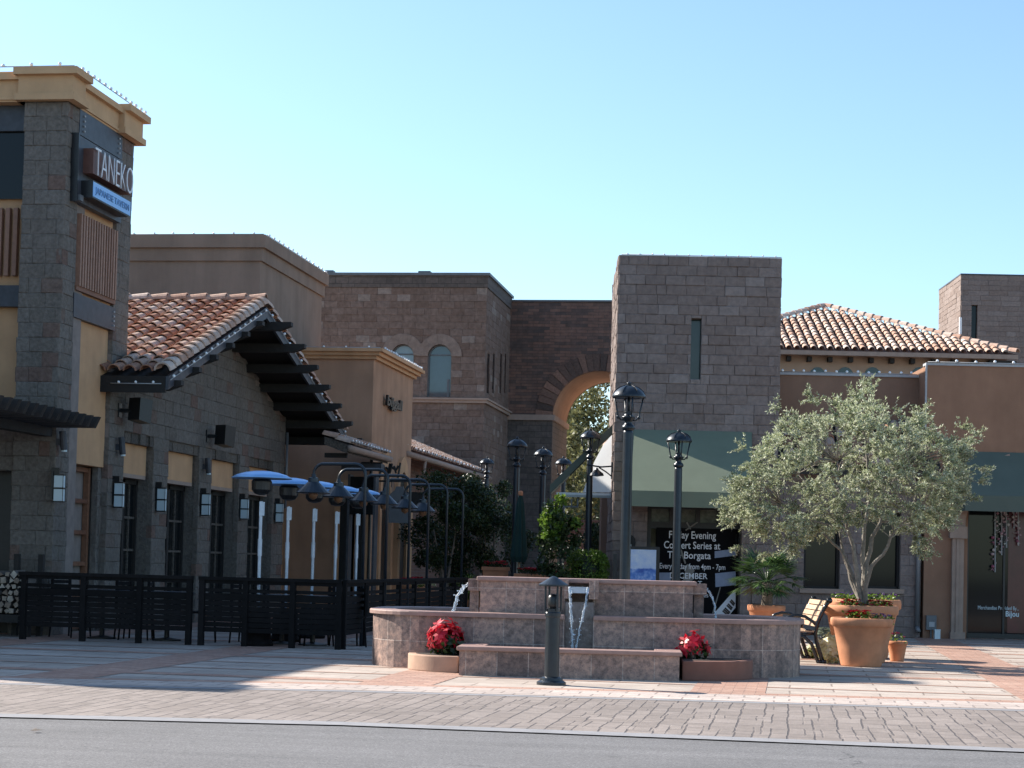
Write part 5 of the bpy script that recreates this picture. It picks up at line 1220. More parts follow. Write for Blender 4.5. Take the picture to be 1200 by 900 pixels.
Oc, Ic = cut(outline(uLf - e, uRf + e, -DW - e, e, RC + e), e), cut(outline(uLf + .28, uRf - .28, -DW + .28, -.28, RC - .25), -.28)
mb = MB(); horseshoe(mb, Oc, Ic, zr_ - .055, zr_); cpn = mb.build('basin_coping', M['coping'], fo); bv = cpn.modifiers.new('b', 'BEVEL'); bv.width = .016; bv.segments = 2
mb = MB(); mb.slab(FF, I, .05, zr_ - .12, .5); mb.build('basin_water', M['water'], fo)
# upper wall in two halves with the scupper niche
uu0, uu1 = FF.u(563, 690, -.32), FF.u(812, 695, -.32); n0, n1 = FF.u(662.5, 690, -.32), FF.u(695, 690, -.32); zu = FF.z(690, 678.5, -.3)
mb = MB(); mb.box(FF, uu0, n0, -.80, -.32, 0.1, zu - .055); mb.box(FF, n1, uu1, -.80, -.32, .1, zu - .055); mb.box(FF, n0, n1, -.80, -.50, .1, zu - .055, .5)
mb.build('upper_wall', M['fstone'], fo)
mb = MB(); mb.box(FF, uu0 - e, uu1 + e, -.84, -.28, zu - .055, zu); uc = mb.build('upper_coping', M['coping'], fo); bv = uc.modifiers.new('b', 'BEVEL'); bv.width = .014; bv.segments = 2
mb = MB(); mb.box(FF, g0, g1, -.30, -.12, 0.05, zu - .28, .5); mb.build('channel_back', M['wet'], fo)
zsc1, zsc0 = FF.z(680, 683, -.2), FF.z(680, 692, -.2)
mb = MB(); s0, s1 = n0 + .045, n1 - .045
mb.box(FF, n0 - .0, s0, -.32, -.08, zsc0 - .10, zsc1 + .03); mb.box(FF, s1, n1 + .07, -.32, -.08, zsc0 - .10, zsc1 + .03); mb.build_each('scupper_cheek', M['fstone'], fo)
mb = MB(); mb.box(FF, s0, s1, -.48, -.06, zsc0 + .0, zsc0 + .02); mb.box(FF, s0, s1, -.07, -.05, zsc0 - .03, zsc0 + .045); mb.build('scupper', M['steel'], fo)
for (ua, ub_, z0, z1) in ((uu0 - .16, uu0 - .0, FF.z(556, 692, -.5), FF.z(556, 678.5, -.5)), (uu1 + .0, uu1 + .17, FF.z(815, 697, -.5), FF.z(815, 684, -.5))):
    mb = MB(); mb.box(FF, ua, ub_, -.70, -.40, z0, z1); mb.box(FF, ua + .02, ub_ - .03, -.62, -.48, 0.3, z0 - .002, .8); mb.build('side_spout', M['fstone'], fo)
# lower basin / seat
l0, l1 = FF.u(538, 775, 1.05), FF.u(796, 785, 1.05); zl_ = FF.z(660, 760.5, 1.05)
mb = MB(); mb.box(FF, l0, l1, .80, 1.05, 0, zl_ - .05); mb.box(FF, l0, l0 + .25, .002, .80, 0, zl_ - .05); mb.box(FF, l1 - .25, l1, .002, .80, 0, zl_ - .05); mb.build('lower_wall', M['fstone'], fo)
mb = MB(); mb.box(FF, l0 - .03, l1 + .03, .77, 1.085, zl_ - .05, zl_); mb.box(FF, l0 - .03, l0 + .28, .004, .77, zl_ - .05, zl_); mb.box(FF, l1 - .28, l1 + .03, .004, .77, zl_ - .05, zl_); lc = mb.build('lower_coping', M['coping'], fo); bv = lc.modifiers.new('b', 'BEVEL'); bv.width = .012; bv.segments = 2
mb = MB(); mb.box(FF, l0 + .26, l1 - .26, .004, .79, .02, zl_ - .09); mb.build('lower_water', M['water'], fo)
# water
def stream(pts, r, nm='water_stream', beads=0):
    mb = MB(); rg = random.Random(len(pts)); pts = [Vector(p) for p in pts]; Q = []; RR = []
    N = 26
    for i in range(N + 1):
        f = i / N * (len(pts) - 1); k = min(int(f), len(pts) - 2); p = pts[k].lerp(pts[k + 1], f - k)
        Q.append(p + Vector((rg.uniform(-1, 1), rg.uniform(-1, 1), 0)) * .006 * (i > 2)); RR.append(r * (1.1 if i < 3 else rg.uniform(.45, 1.1)))
    mb.tube(Q, RR, 6)
    for _ in range(beads):
        p = Q[rg.randrange(N // 3, N)] + Vector((rg.uniform(-.03, .03), rg.uniform(-.03, .03), rg.uniform(-.03, .03))); rr = rg.uniform(.004, .010)
        mb.lathe((p.x, p.y, p.z), [(.002, 0), (rr, rr), (.002, rr * 2)], 6)
    mb.build(nm, M['stream'], fo, smooth=True)
zt_ = zsc0 + .03
stream([FF.pt(s0 + .02, -.04, zt_ + .01), FF.pt(s0 + .03, .05, zt_ - .2), FF.pt(s0 + .06, .14, zt_ - .5), FF.pt(s0 + .08, .18, zl_ - .1)], .020, beads=26)
stream([FF.pt(s1 - .01, -.04, zt_ + .01), FF.pt(s1 - .04, .05, zt_ - .2), FF.pt(s1 - .10, .14, zt_ - .5), FF.pt(s1 - .14, .18, zl_ - .1)], .016, beads=26)
za = FF.z(556, 684, -.55)
for k in range(4): stream([FF.pt(uu0 - .15, -.62 + k * .05, za), FF.pt(uu0 - .22, -.62 + k * .05, za - .04), FF.pt(uu0 - .30, -.6 + k * .05, za - .16), FF.pt(uu0 - .36, -.6 + k * .05, zr_ - .1)], .022, beads=8)
za = FF.z(818, 689, -.55)
for k in range(2): stream([FF.pt(uu1 + .16, -.57 + k * .04, za), FF.pt(uu1 + .21, -.57 + k * .04, za - .05), FF.pt(uu1 + .27, -.57 + k * .04, za - .17), FF.pt(uu1 + .31, -.56 + k * .04, zr_ - .1)], .018)
# planters at the foot of the fountain
def planter(label, uc, r, sgn, z, mat, a0):
    t = thing('fountain_planter', label, 'planter', FF.pt(uc, .3, 0))
    pts = [(uc, .002)] + [(uc + sgn * r * math.sin(RAD(90 - 90 * k / 12)) if False else uc - sgn * r * math.cos(RAD(90 * k / 30)), .002 + r * math.sin(RAD(90 * k / 30))) for k in range(31)]
    mb = MB(); mb.slab(FF, pts, 0, z, .5); ob = mb.build('bowl', M[mat], t); bv = ob.modifiers.new('b', 'BEVEL'); bv.width = .015; bv.segments = 2
    q = [(uc + (u - uc) * .82 - sgn * .02, .06 + (w) * .80) for u, w in pts]
    mb = MB(); mb.slab(FF, q, z - .02, z + .004, .5); mb.build('soil', M['soil'], t)
    return t
zp_ = FF.z(500, 767, .4)
planter('light tan quarter-round planter left of the low fountain basin', l0 - .04, l0 - .04 - FF.u(475, 780, .3), 1, zp_, 'planter_tan', 0)
planter('reddish brown quarter-round planter right of the low fountain basin', l1 + .04, FF.u(884, 788, .3) - l1 - .04, -1, FF.z(830, 773, .4), 'planter_brown', 0)
def poinsettia(label, c, rx, rz, n, mat, group, leafmat='leaf_dark', seed=1, L=.10, name='poinsettia'):
    t = thing(name, label, 'flowering plant', c, group); rg = random.Random(seed)
    mb = MB(); gm = MB()
    for k in range(n):
        d = Vector((rg.gauss(0, 1), rg.gauss(0, 1), abs(rg.gauss(.35, .8)))).normalized(); q = rg.uniform(.6, 1.12)
        h = c + Vector((d.x * rx, d.y * rx, rz * .35 + d.z * rz * .65)) * 1 * q if False else Vector((c.x + d.x * rx * q, c.y + d.y * rx * q, c.z + rz * .30 + d.z * rz * .70 * q))
        a = rg.uniform(0, 6.28); m_ = 6; tb = rg.random()
        t1 = d.cross(Vector((0, 0, 1)) if abs(d.z) < .9 else Vector((1, 0, 0))).normalized(); t2 = d.cross(t1)
        for i in range(m_):
            th = a + i * 6.283 / m_ + rg.uniform(-.3, .3); o = (t1 * math.cos(th) + t2 * math.sin(th)); dd = (o + d * rg.uniform(-.35, .35) + Vector((0, 0, -.15))).normalized()
            s = dd.cross(d).normalized(); mb.leaf(h, dd, s, L * rg.uniform(.7, 1.15), L * .5, min(1, max(0, tb * .6 + rg.random() * .5)))
    for k in range(n * 3):
        d = Vector((rg.gauss(0, 1), rg.gauss(0, 1), rg.gauss(0, .6))).normalized(); h = Vector((c.x + d.x * rx * .8, c.y + d.y * rx * .8, c.z + rz * .3 + d.z * rz * .35)); rleaf(gm, h, L, L * .55, rg, 0)
    st = MB()
    for k in range(5): a = k * 1.3; st.tube([c + Vector((.02 * math.cos(a), .02 * math.sin(a), -.03)), c + Vector((rx * .5 * math.cos(a), rx * .5 * math.sin(a), rz * .5))], .008, 5)
    mb.build('bracts', M[mat], t); gm.build('leaves', M[leafmat], t); st.build('stems', M['bark'], t); return t
c1_ = FF.pt(FF.u(521, 765, .3), .27, zp_); poinsettia('round full red poinsettia in the left fountain planter', c1_, .21, .40, 60, 'red', 'red poinsettias on the fountain', seed=3)
c2_ = FF.pt(FF.u(813, 772, .3), .30, FF.z(830, 773, .4)); poinsettia('looser red poinsettia with showing green in the right fountain planter', c2_, .17, .34, 30, 'red', 'red poinsettias on the fountain', seed=5)
# ================================================================== BOLLARD
pB = gnd(646, 802.5); t = thing('bollard_light', 'dark green-black round bollard light with a pyramid cap in front of the fountain', 'bollard', pB)
hB = at(646, 675, (pB).dot(FH)).z; print('bollard', pB, hB)
mb = MB(); mb.lathe(pB, [(.16, 0), (.16, .03), (.125, .05), (.12, .075), (.080, .09), (.078, hB * .62), (.086, hB * .63), (.086, hB * .66), (.078, hB * .67), (.078, hB * .70)], 28); mb.build('shaft', M['lamp_metal'], t, smooth=False)
mb = MB()
for k in range(4): a = RAD(35 + 90 * k); c = Vector((pB.x + .095 * math.cos(a), pB.y + .095 * math.sin(a), 0)); mb.tube([c + Vector((0, 0, hB * .68)), c + Vector((0, 0, hB * .92))], .012, 6)
mb.build('cage_rods', M['lamp_metal'], t)
mb = MB(); mb.lathe(pB, [(.055, hB * .70), (.06, hB * .74), (.06, hB * .80), (.045, hB * .825), (.02, hB * .835)], 18); mb.build('lamp_housing', M['black'], t, smooth=True)
mb = MB(); mb.lathe(pB, [(.15, hB * .905), (.163, hB * .91), (.163, hB * .922), (.10, hB * .955), (.045, hB * .985), (.015, hB * .998), (.003, hB)], 24); mb.build('cap', M['lamp_metal'], t, smooth=False)
# ================================================================== LAMP POSTS
def lamp_post(p, H, label, scale=1.0):
    t = thing('street_lamp', label, 'street lamp', p, 'black domed plaza lamp posts'); s = scale; x, y = p.x, p.y
    z = H
    mb = MB(); mb.lathe(p, [(.19 * s, 0), (.19 * s, .05), (.15 * s, .12), (.13 * s, .3), (.15 * s, .34), (.10 * s, .40), (.082 * s, .6), (.075 * s, z - .80 * s), (.068 * s, z - .74 * s)], 18); mb.build('pole', M['lamp_metal'], t, smooth=True)
    mb = MB(); mb.lathe(p, [(.07 * s, z - .76 * s), (.095 * s, z - .74 * s), (.10 * s, z - .71 * s), (.085 * s, z - .68 * s), (.06 * s, z - .66 * s), (.055 * s, z - .62 * s), (.10 * s, z - .57 * s), (.105 * s, z - .55 * s), (.07 * s, z - .54 * s), (.055 * s, z - .48 * s), (.065 * s, z - .47 * s)], 18); mb.build('collar', M['lamp_metal'], t, smooth=True)
    mb = MB()
    for k in range(4):
        a = RAD(20 + 90 * k); d = Vector((math.cos(a), math.sin(a), 0)); pts = [p + d * (.06 * s) + Vector((0, 0, z - .60 * s)), p + d * (.12 * s) + Vector((0, 0, z - .60 * s)), p + d * (.165 * s) + Vector((0, 0, z - .54 * s)), p + d * (.175 * s) + Vector((0, 0, z - .48 * s)), p + d * (.225 * s) + Vector((0, 0, z - .26 * s))]
        mb.tube([Vector((q.x, q.y, q.z)) for q in pts], .013 * s, 6)
        q = pts[2]; mb.lathe((q.x, q.y, q.z - .03), [(.005, -.02), (.022 * s, 0), (.022 * s, .03), (.005, .05)], 8)
    mb.tube([p + Vector((0, 0, z - .5 * s)), p + Vector((0, 0, z - .2 * s))], .022 * s, 8); mb.build('arms', M['lamp_metal'], t, smooth=True)
    mb = MB(); mb.lathe(p, [(.20 * s, z - .255 * s), (.25 * s, z - .265 * s), (.255 * s, z - .25 * s), (.245 * s, z - .215 * s), (.21 * s, z - .165 * s), (.15 * s, z - .115 * s), (.08 * s, z - .085 * s), (.035 * s, z - .075 * s), (.03 * s, z - .055 * s), (.045 * s, z - .045 * s), (.03 * s, z - .03 * s), (.01 * s, z - .02 * s), (.004, z)], 26); mb.build('dome', M['lamp_metal'], t, smooth=True)
    mb = MB()
    for k in range(6):
        a = RAD(10 + 60 * k); d = Vector((math.cos(a), math.sin(a), 0)); mb.tube([p + d * (.25 * s) + Vector((0, 0, z - .245 * s)), p + d * (.213 * s) + Vector((0, 0, z - .158 * s)), p + d * (.152 * s) + Vector((0, 0, z - .108 * s)), p + d * (.06 * s) + Vector((0, 0, z - .075 * s))], .009 * s, 5)
    mb.build('dome_ribs', M['lamp_metal'], t); return t
for (px, py, Z, s, lb) in ((732.5, 446, 28.4, 1, 'tallest nearest lamp post in front of the left edge of the stone tower'), (792.5, 502, 35.6, .98, 'lamp post in front of the green awning and the window poster'),
    (688.5, 501, 38.7, .86, 'lamp post beside the striped side awning, left of the stone tower'), (633.5, 522.5, 46, .93, 'tall thin lamp post standing before the pier of the arched gateway'),
    (657.5, 534, 50, .9, 'lamp post seen just right of the gateway pier against the side awning'), (602.5, 511, 43.5, .95, 'lamp post beside the closed green umbrella, right of the dark trees'), (567.5, 534.5, 52, .8, 'lamp post with only its head showing above the dark trees by the low tiled eave')):
    p = base(px, Z); H = at(px, py, Z).z; lb_ = lamp_post(p, H, lb, s)
# ================================================================== PATIO FENCE + HOOK LAMPS
gC = gnd(399, 761.5); gLft = FB.u(64, 740); YF = gC.y; Ffr = Fr((0, YF), 0); Fsd = Fr((gC.x, 0), 90)
hF = Ffr.z(320, 677.5); print('fence corner', gC, hF)
def fence_run(fr, u0, u1, label, posts, name='patio_fence', slat_n=6):
    t = thing(name, label, 'fence', fr.pt((u0 + u1) / 2, 0, 0), 'dark slatted patio fence panels')
    mb = MB(); mb.box(fr, u0, u1, -.05, .05, hF - .05, hF); mb.box(fr, u0, u1, -.02, .02, hF - .10, hF - .05); mb.build('top_rail', M['fence'], t)
    mb = MB(); mb.box(fr, u0, u1, -.02, .02, hF - .34, hF - .24)
    for k in range(slat_n): z = .20 + k * (hF - .34 - .20) / slat_n; mb.box(fr, u0, u1, -.012, .012, z, z + .068)
    mb.box(fr, u0, u1, -.012, .012, hF - .22, hF - .17)
    mb.build('slats', M['fence'], t)
    for p in posts: mb = MB(); mb.box(fr, p - .04, p + .04, -.04, .04, 0, hF - .02); mb.build('post', M['fence'], t)
ug0, ug1 = Ffr.u(226, 700), Ffr.u(233, 700)
fence_run(Ffr, gLft + .02, ug0, 'left dark slatted fence panel from the corner tower to the gate posts', [gLft + .1, gLft + (ug0 - gLft) * .38, gLft + (ug0 - gLft) * .7, ug0 - .05])
fence_run(Ffr, ug1, gC.x, 'right dark slatted fence panel from the gate posts to the lit fountain end', [ug1 + .05, ug1 + (gC.x - ug1) * .33, ug1 + (gC.x - ug1) * .66, gC.x - .04])
mb = MB()
us_end = Fsd.u(546, 700)
fence_run(Fsd, gC.y + .1, us_end, 'receding side run of the dark slatted patio fence under the hook lamps', [gC.y + .12 + k * (us_end - gC.y - .2) / 8 for k in range(9)])
pcol = [426, 452.5, 479, 501, 522.7, 541.5]; ptop = [542.5, 549, 556, 561, 567, 572]
ordn = ['first and nearest', 'second', 'third', 'fourth', 'fifth', 'sixth and farthest']
for i, (px, pt) in enumerate(zip(pcol, ptop)):
    u, z = Fsd.hit(px, 640); zt = Fsd.z(px, pt + 1)
    t = thing('hook_lamp', '%s arched hook lamp along the side run of the patio fence' % ordn[i], 'lamp', Fsd.pt(u, 0, 0), 'arched hook lamps on the patio fence')
    span = .80; r = .16; P = [Fsd.pt(u, 0, 0), Fsd.pt(u, 0, zt - r)]
    for k in range(1, 7): a = RAD(90 * k / 6); P.append(Fsd.pt(u, -(r - r * math.cos(a)), zt - r + r * math.sin(a)))
    for k in range(1, 7): a = RAD(90 * k / 6); P.append(Fsd.pt(u, -(span - r) - r * math.sin(a), zt - r + r * math.cos(a)))
    P.append(Fsd.pt(u, -span, zt - r - .05)); mb = MB(); mb.tube(P, .024, 8); mb.build('hook_pole', M['lamp_metal'], t, smooth=True)
    c = Fsd.pt(u, -span, 0); mb = MB(); zz_ = zt - r - .03
    mb.lathe(c, [(.25, zz_ - .265), (.255, zz_ - .25), (.16, zz_ - .16), (.085, zz_ - .09), (.08, zz_ - .03), (.04, zz_ - .02), (.03, zz_ + .03)], 20); mb.build('shade', M['lamp_metal'], t, smooth=False)
    mb = MB(); mb.lathe(c, [(.01, zz_ - .36), (.06, zz_ - .33), (.075, zz_ - .28), (.07, zz_ - .25)], 12); mb.build('lamp', pm('amber_lamp%d' % i, (.20, .10, .05), rough=.3) if i == 0 else bpy.data.materials['amber_lamp0'], t, smooth=True)
# ================================================================== PATIO HEATERS
ho = 626.5 * 27.5 / 2200
def heater(px, pyt, Z, label, first=[None]):
    p = base(px, Z); zt = at(px, pyt, Z).z
    t = thing('patio_heater', label, 'patio heater', p, 'row of blue-domed patio heaters')
    mb = MB(); mb.lathe(p, [(.40, zt - .105), (.44, zt - .118), (.445, zt - .108), (.36, zt - .06), (.24, zt - .025), (.12, zt - .006), (.01, zt)], 32); mb.build('dome', M['dome_blue'], t, smooth=True)
    mb = MB(); mb.lathe(p, [(.03, zt - .36), (.10, zt - .34), (.145, zt - .28), (.15, zt - .16), (.12, zt - .12)], 20); mb.build('burner', M['black'], t, smooth=False)
    mb = MB(); mb.lathe(p, [(.026, .3), (.026, zt - .45)], 12); mb.lathe(p, [(.034, zt - 1.25), (.034, zt - 1.0)], 12); mb.box(Fr(p, YAWD + 10), -.025, .05, -.04, .04, zt - .66, zt - .46); mb.build('pole', M['steel'], t, smooth=False)
    mb = MB(); mb.lathe(p, [(.23, 0), (.24, .04), (.20, .10), (.19, .45), (.16, .50), (.03, .52)], 24); mb.build('base', M['fence'], t, smooth=False)
for i, (x_, y_) in enumerate(((303.8, 551.5), (336, 559.5), (366.3, 563.5), (392.7, 568.5), (417.2, 572.5))):
    heater(x_, y_, 27.5 + 1.52 * i, ['nearest and leftmost patio heater with the whole blue dome showing', 'second patio heater from the left', 'third patio heater, middle of the row of five', 'fourth patio heater from the left', 'fifth and farthest patio heater, rightmost of the row'][i])
# ---- tables and chairs behind the fence
def chair(p, rz, label):
    f = Fr(p, rz); t = thing('patio_chair', label, 'chair', p, 'dark patio chairs behind the fence')
    mb = MB(); mb.box(f, -.21, .21, -.21, .21, .43, .46); mb.build('seat', M['fence'], t)
    mb = MB()
    for k in range(4): mb.box(f, -.2, .2, -.22, -.2, .55 + k * .09, .60 + k * .09)
    mb.box(f, -.21, -.18, -.23, -.19, .45, .92); mb.box(f, .18, .21, -.23, -.19, .45, .92); mb.build('backrest', M['fence'], t)
    for a in (-.19, .19):
        for b_ in (-.19, .19): mb = MB(); mb.tube([f.pt(a, b_, .43), f.pt(a * 1.15, b_ * 1.15, 0)], .014, 5); mb.build('leg', M['fence'], t)
    return t
def table(p, label):
    t = thing('patio_table', label, 'table', p, 'dark patio tables behind the fence')
    mb = MB(); mb.lathe(p, [(.38, .71), (.40, .715), (.40, .735), (.38, .74)], 24); mb.build('top', M['steel_blue'], t)
    mb = MB(); mb.lathe(p, [(.22, 0), (.22, .02), (.04, .05), (.03, .71)], 12); mb.build('pedestal', M['black'], t); return t
tlab = ['small round patio table behind the left fence panel nearest the corner tower', 'small round patio table behind the left fence panel near the gate posts', 'small round patio table behind the right fence panel under the nearest heater', 'small round patio table at the fence corner by the third heater']
clab = ['dark chair left of the patio table nearest the corner tower', 'dark chair right of the patio table nearest the corner tower', 'dark chair left of the patio table near the gate posts', 'dark chair right of the patio table near the gate posts', 'dark chair left of the patio table under the nearest heater', 'dark chair right of the patio table under the nearest heater', 'dark chair left of the patio table at the fence corner', 'dark chair right of the patio table at the fence corner']
for i, u in enumerate((gLft + .9, ug0 - .75, ug1 + .95, gC.x - .7)):
    p = Vector((u, YF + 1.1, 0)); table(p, tlab[i]); chair(p + Vector((-.55, .1, 0)), 70 + i * 9, clab[2 * i]); chair(p + Vector((.55, -.05, 0)), -80 + i * 7, clab[2 * i + 1])
# ================================================================== FIREWOOD RACK
pw_ = FB.u(46, 700, .5); fwd = Fr((pw_, YB - .55), 0); zt, zb = at(25, 666, gA.dot(FH) - .5).z, at(25, 720, gA.dot(FH) - .5).z
t = thing('firewood_rack', 'dark timber rack holding split firewood at the left edge beside the corner tower', 'firewood rack', fwd.pt(-.6, 0, 0))
mb = MB(); mb.box(fwd, -1.9, 0, -.25, .25, zb - .12, zb); mb.build('shelf', M['timber_dark'], t)
for u in (-.06, -.45, -1.85): mb = MB(); mb.box(fwd, u - .04, u + .04, -.27, -.19, 0, zt + .22); mb.build('upright', M['timber_dark'], t)
for u in (-.10, -.9, -1.8): mb = MB(); mb.box(fwd, u - .05, u + .05, .10, .22, 0, zb - .12); mb.build('leg', M['timber_dark'], t)
rg = random.Random(5); row = 0; z = zb + .055; protos = None; nlog = 0
while z < zt - .02:
    u = -.06 - (row % 2) * .05
    while u > -1.78:
        r = rg.uniform(.04, .062); uu = u - r; nv = rg.choice([3, 4, 4, 5]); a0 = rg.uniform(0, 6.28)
        pts = [(uu + r * math.cos(a0 + k * 6.283 / nv) * rg.uniform(.85, 1.15), z + r * math.sin(a0 + k * 6.283 / nv) * rg.uniform(.85, 1.15)) for k in range(nv)]
        wf = .2 + rg.uniform(-.03, .05); mb = MB(); mb.prism(fwd, pts, -.2, wf, rg.random()); o = mb.build('firewood_log', M['log_bark'], label='split firewood log in the stack on the dark timber rack', cat='log', group='split logs stacked on the rack'); o.data.materials.append(M['log_end'])
        o.data.polygons[0].material_index = 1; o.data.polygons[1].material_index = 1; nlog += 1
        u -= 2 * r + .004
    z += .092; row += 1
print('logs', nlog)
# ================================================================== OLIVE TREE + POTS
ZT_ = 27.2
def pot_px(name, pxl, pxr, pyt, pyb, Z, label, mat='terracotta', group=None, soil=.05):
    cx = (pxl + pxr) / 2; p = base(cx, Z); r = (base(pxr, Z) - base(pxl, Z)).length / 2; h = at(cx, pyt, Z).z
    return pot(name, label, p, r, h, group, mat, soil=soil), p, r, h
GP = 'terracotta pots around the plaza'
_, pO, rO, hO = pot_px('terracotta_pot', 967, 1053, 709, 775, 27.2, 'largest terracotta pot, rimmed, holding the olive tree', group=GP)
_, pS, rS, hS = pot_px('terracotta_pot', 975, 1047, 724, 779, 26.0, 'terracotta pot standing in front of the olive tree pot, red geraniums on top', group=GP)
_, pR, rR, hR = pot_px('terracotta_pot', 972, 1056, 702, 775, 28.6, 'terracotta pot mostly hidden behind the olive tree pot, purple pansies on top', group=GP)
_, pP, rP, hP = pot_px('terracotta_pot', 877, 921, 709, 745, 34.5, 'orange terracotta pot holding the small palm behind the bench', group=GP)
print('olive', pO, rO, hO)
t = thing('olive_tree', 'grey-green olive tree with several pale trunks growing from the largest terracotta pot', 'tree', pO + Vector((0, 0, hO - .07)))
rg = random.Random(21)
def C(px, py, dz=0.0): 
    return at(px, py, ZT_ + dz)
bpt = C(1011, 714)
tb = MB()
stems_ = 0
stems = [  # (pixel polyline, depth offset)
 ([(1012, 716), (1009, 700), (1004, 672), (1000, 640), (990, 600), (984, 572), (980, 540)], -.1, .045),
 ([(1012, 716), (1012, 696), (1016, 660), (1022, 630), (1032, 612), (1040, 580), (1058, 545)], .05, .05),
 ([(1013, 716), (1014, 690), (1020, 664), (1034, 650), (1043, 630), (1052, 618), (1082, 590)], -.35, .04),
 ([(1011, 716), (1005, 690), (994, 664), (985, 645), (968, 628), (946, 610), (915, 590)], .2, .035),
 ([(1012, 716), (1011, 688), (1010, 655), (1013, 618), (1018, 590), (1016, 540), (1012, 500)], .35, .045),
 ([(1012, 716), (1007, 702), (996, 680), (990, 655), (984, 620), (960, 585), (935, 555)], .5, .032)]
ends = []
for pts, dz, r in stems:
    P = []
    for i, (x, y) in enumerate(pts): f = i / (len(pts) - 1); P.append(C(x + rg.uniform(-1, 1) * (i > 0), y, dz * f * 2.2))
    Q = [P[0]]
    for a, b_ in zip(P, P[1:]): 
        m_ = (a + b_) / 2 + Vector((rg.uniform(-.02, .02), rg.uniform(-.02, .02), 0)); Q += [m_, b_]
    tb.tube(Q, [r * (1.0 - .75 * i / (len(Q) - 1)) for i in range(len(Q))], 9, rg.random()); ends += Q[5:]
tb.tube([bpt + Vector((0, 0, -.12)), bpt, bpt + Vector((0, 0, .06)), bpt + Vector((0, 0, .15))], [.16, .14, .10, .07], 10)
tb.build('trunk', M['bark_olive'], t, smooth=True)
# crown outline in picture units -> clump centres inside it at the tree's own distance
def ctop(px):
    pts = [(852, 572), (875, 545), (900, 520), (915, 492), (940, 482), (965, 480), (985, 466), (1013, 458), (1035, 476), (1060, 484), (1085, 490), (1100, 505), (1125, 520), (1140, 545)]
    for a, b_ in zip(pts, pts[1:]):
        if a[0] <= px <= b_[0]: return a[1] + (b_[1] - a[1]) * (px - a[0]) / (b_[0] - a[0])
    return 600
def cbot(px):
    pts = [(852, 596), (875, 624), (905, 632), (935, 646), (960, 630), (985, 622), (1012, 612), (1035, 612), (1055, 622), (1080, 640), (1100, 625), (1120, 595), (1140, 570)]
    for a, b_ in zip(pts, pts[1:]):
        if a[0] <= px <= b_[0]: return a[1] + (b_[1] - a[1]) * (px - a[0]) / (b_[0] - a[0])
    return 560
lf = MB(); tw_ = MB(); cc0 = C(1005, 575)
clumps = []
while len(clumps) < 500:
    x = rg.uniform(862, 1128); yt, yb = ctop(x), cbot(x); y = rg.uniform(yt + 3, yb - 3)
    hx = 1 - ((x - 998) / 150) ** 2; dmax = 1.55 * math.sqrt(max(.05, hx)) * math.sqrt(max(.05, 1 - ((y - (yt + yb) / 2) / ((yb - yt) / 2 + 1)) ** 2))
    dz = rg.uniform(-dmax, dmax); e_ = abs(dz) / dmax
    if rg.random() > .35 + .65 * e_ and rg.random() < .5: continue
    clumps.append(C(x, y, dz))
for (x, y) in ((1013, 452), (1016, 462), (1020, 458), (1010, 470), (1082, 482), (1128, 503), (1140, 510), (1132, 514), (1150, 550), (1146, 566), (1135, 585), (852, 600), (848, 585), (858, 610), (915, 480), (952, 466), (958, 474), (872, 525), (898, 648), (868, 640), (1072, 640), (1085, 645)): clumps.append(C(x, y, rg.uniform(-.3, .3)))
for c in clumps:
    out = (c - cc0); out = out.normalized() if out.length > .05 else Vector((0, 0, 1))
    droop = rg.uniform(-.5, .35)
    s0 = min(ends, key=lambda q: (q - c).length + rg.uniform(0, .3))
    mid = s0.lerp(c, .55) + Vector((rg.uniform(-.08, .08), rg.uniform(-.08, .08), rg.uniform(0, .1)))
    if rg.random() < .45: tw_.tube([s0, mid, c], [.009, .006, .003], 4, rg.random(), cap=False)
    for _ in range(8):
        d = (out * .8 + Vector((rg.gauss(0, .6), rg.gauss(0, .6), rg.gauss(droop, .45)))).normalized(); L = rg.uniform(.10, .25)
        p = c; q = c + d * L * .5; e2 = c + d * L + Vector((0, 0, -.03)); tw_.tube([p, q, e2], [.004, .003, .0015], 3, rg.random(), cap=False)
        tbias = rg.uniform(-.2, .2)
        for k in range(19):
            f = rg.uniform(.05, 1); b0 = c + d * L * f; dd = (d * .7 + Vector((rg.gauss(0, .7), rg.gauss(0, .7), rg.gauss(.1, .6)))).normalized()
            s_ = dd.cross(Vector((rg.gauss(0, 1), rg.gauss(0, 1), rg.gauss(0, 1)))).normalized(); lf.leaf(b0, dd, s_, rg.uniform(.035, .06), .018, min(1, max(0, rg.random() + tbias)))
print('olive leaves', len(lf.f))
tw_.build('twigs', M['bark_olive'], t, uv=False); lf.build('crown', M['leaf_olive'], t, uv=False)
# flowers
def flowers(label, p, r, z, mat, n, seed, name='bedding_flowers', L=.035, side=None, green='leaf_box', gn=4):
    t = thing(name, label, 'flowers', Vector((p.x, p.y, z))); rg = random.Random(seed); fm, gm = MB(), MB()
    for k in range(n):
        a = rg.uniform(0, 6.283); q = r * math.sqrt(rg.random()); 
        if side: a = rg.uniform(side[0], side[1]); q = r * rg.uniform(.55, 1)
        c = Vector((p.x + q * math.cos(a), p.y + q * math.sin(a), z + rg.uniform(.05, .13)))
        for i in range(6): 
            th = i * 1.05 + rg.random(); dd = Vector((math.cos(th), math.sin(th), rg.uniform(.1, .6))).normalized(); fm.leaf(c, dd, dd.cross(Vector((0, .3, 1))).normalized(), L * rg.uniform(.8, 1.2), L * .8, rg.random())
        for i in range(gn): rleaf(gm, Vector((c.x + rg.gauss(0, .03), c.y + rg.gauss(0, .03), z + rg.uniform(.0, .10))), .05, .035, rg, .3)
    fm.build('blossoms', M[mat], t); gm.build('leaves', M[green], t)
A0 = math.atan2(-1, 0)
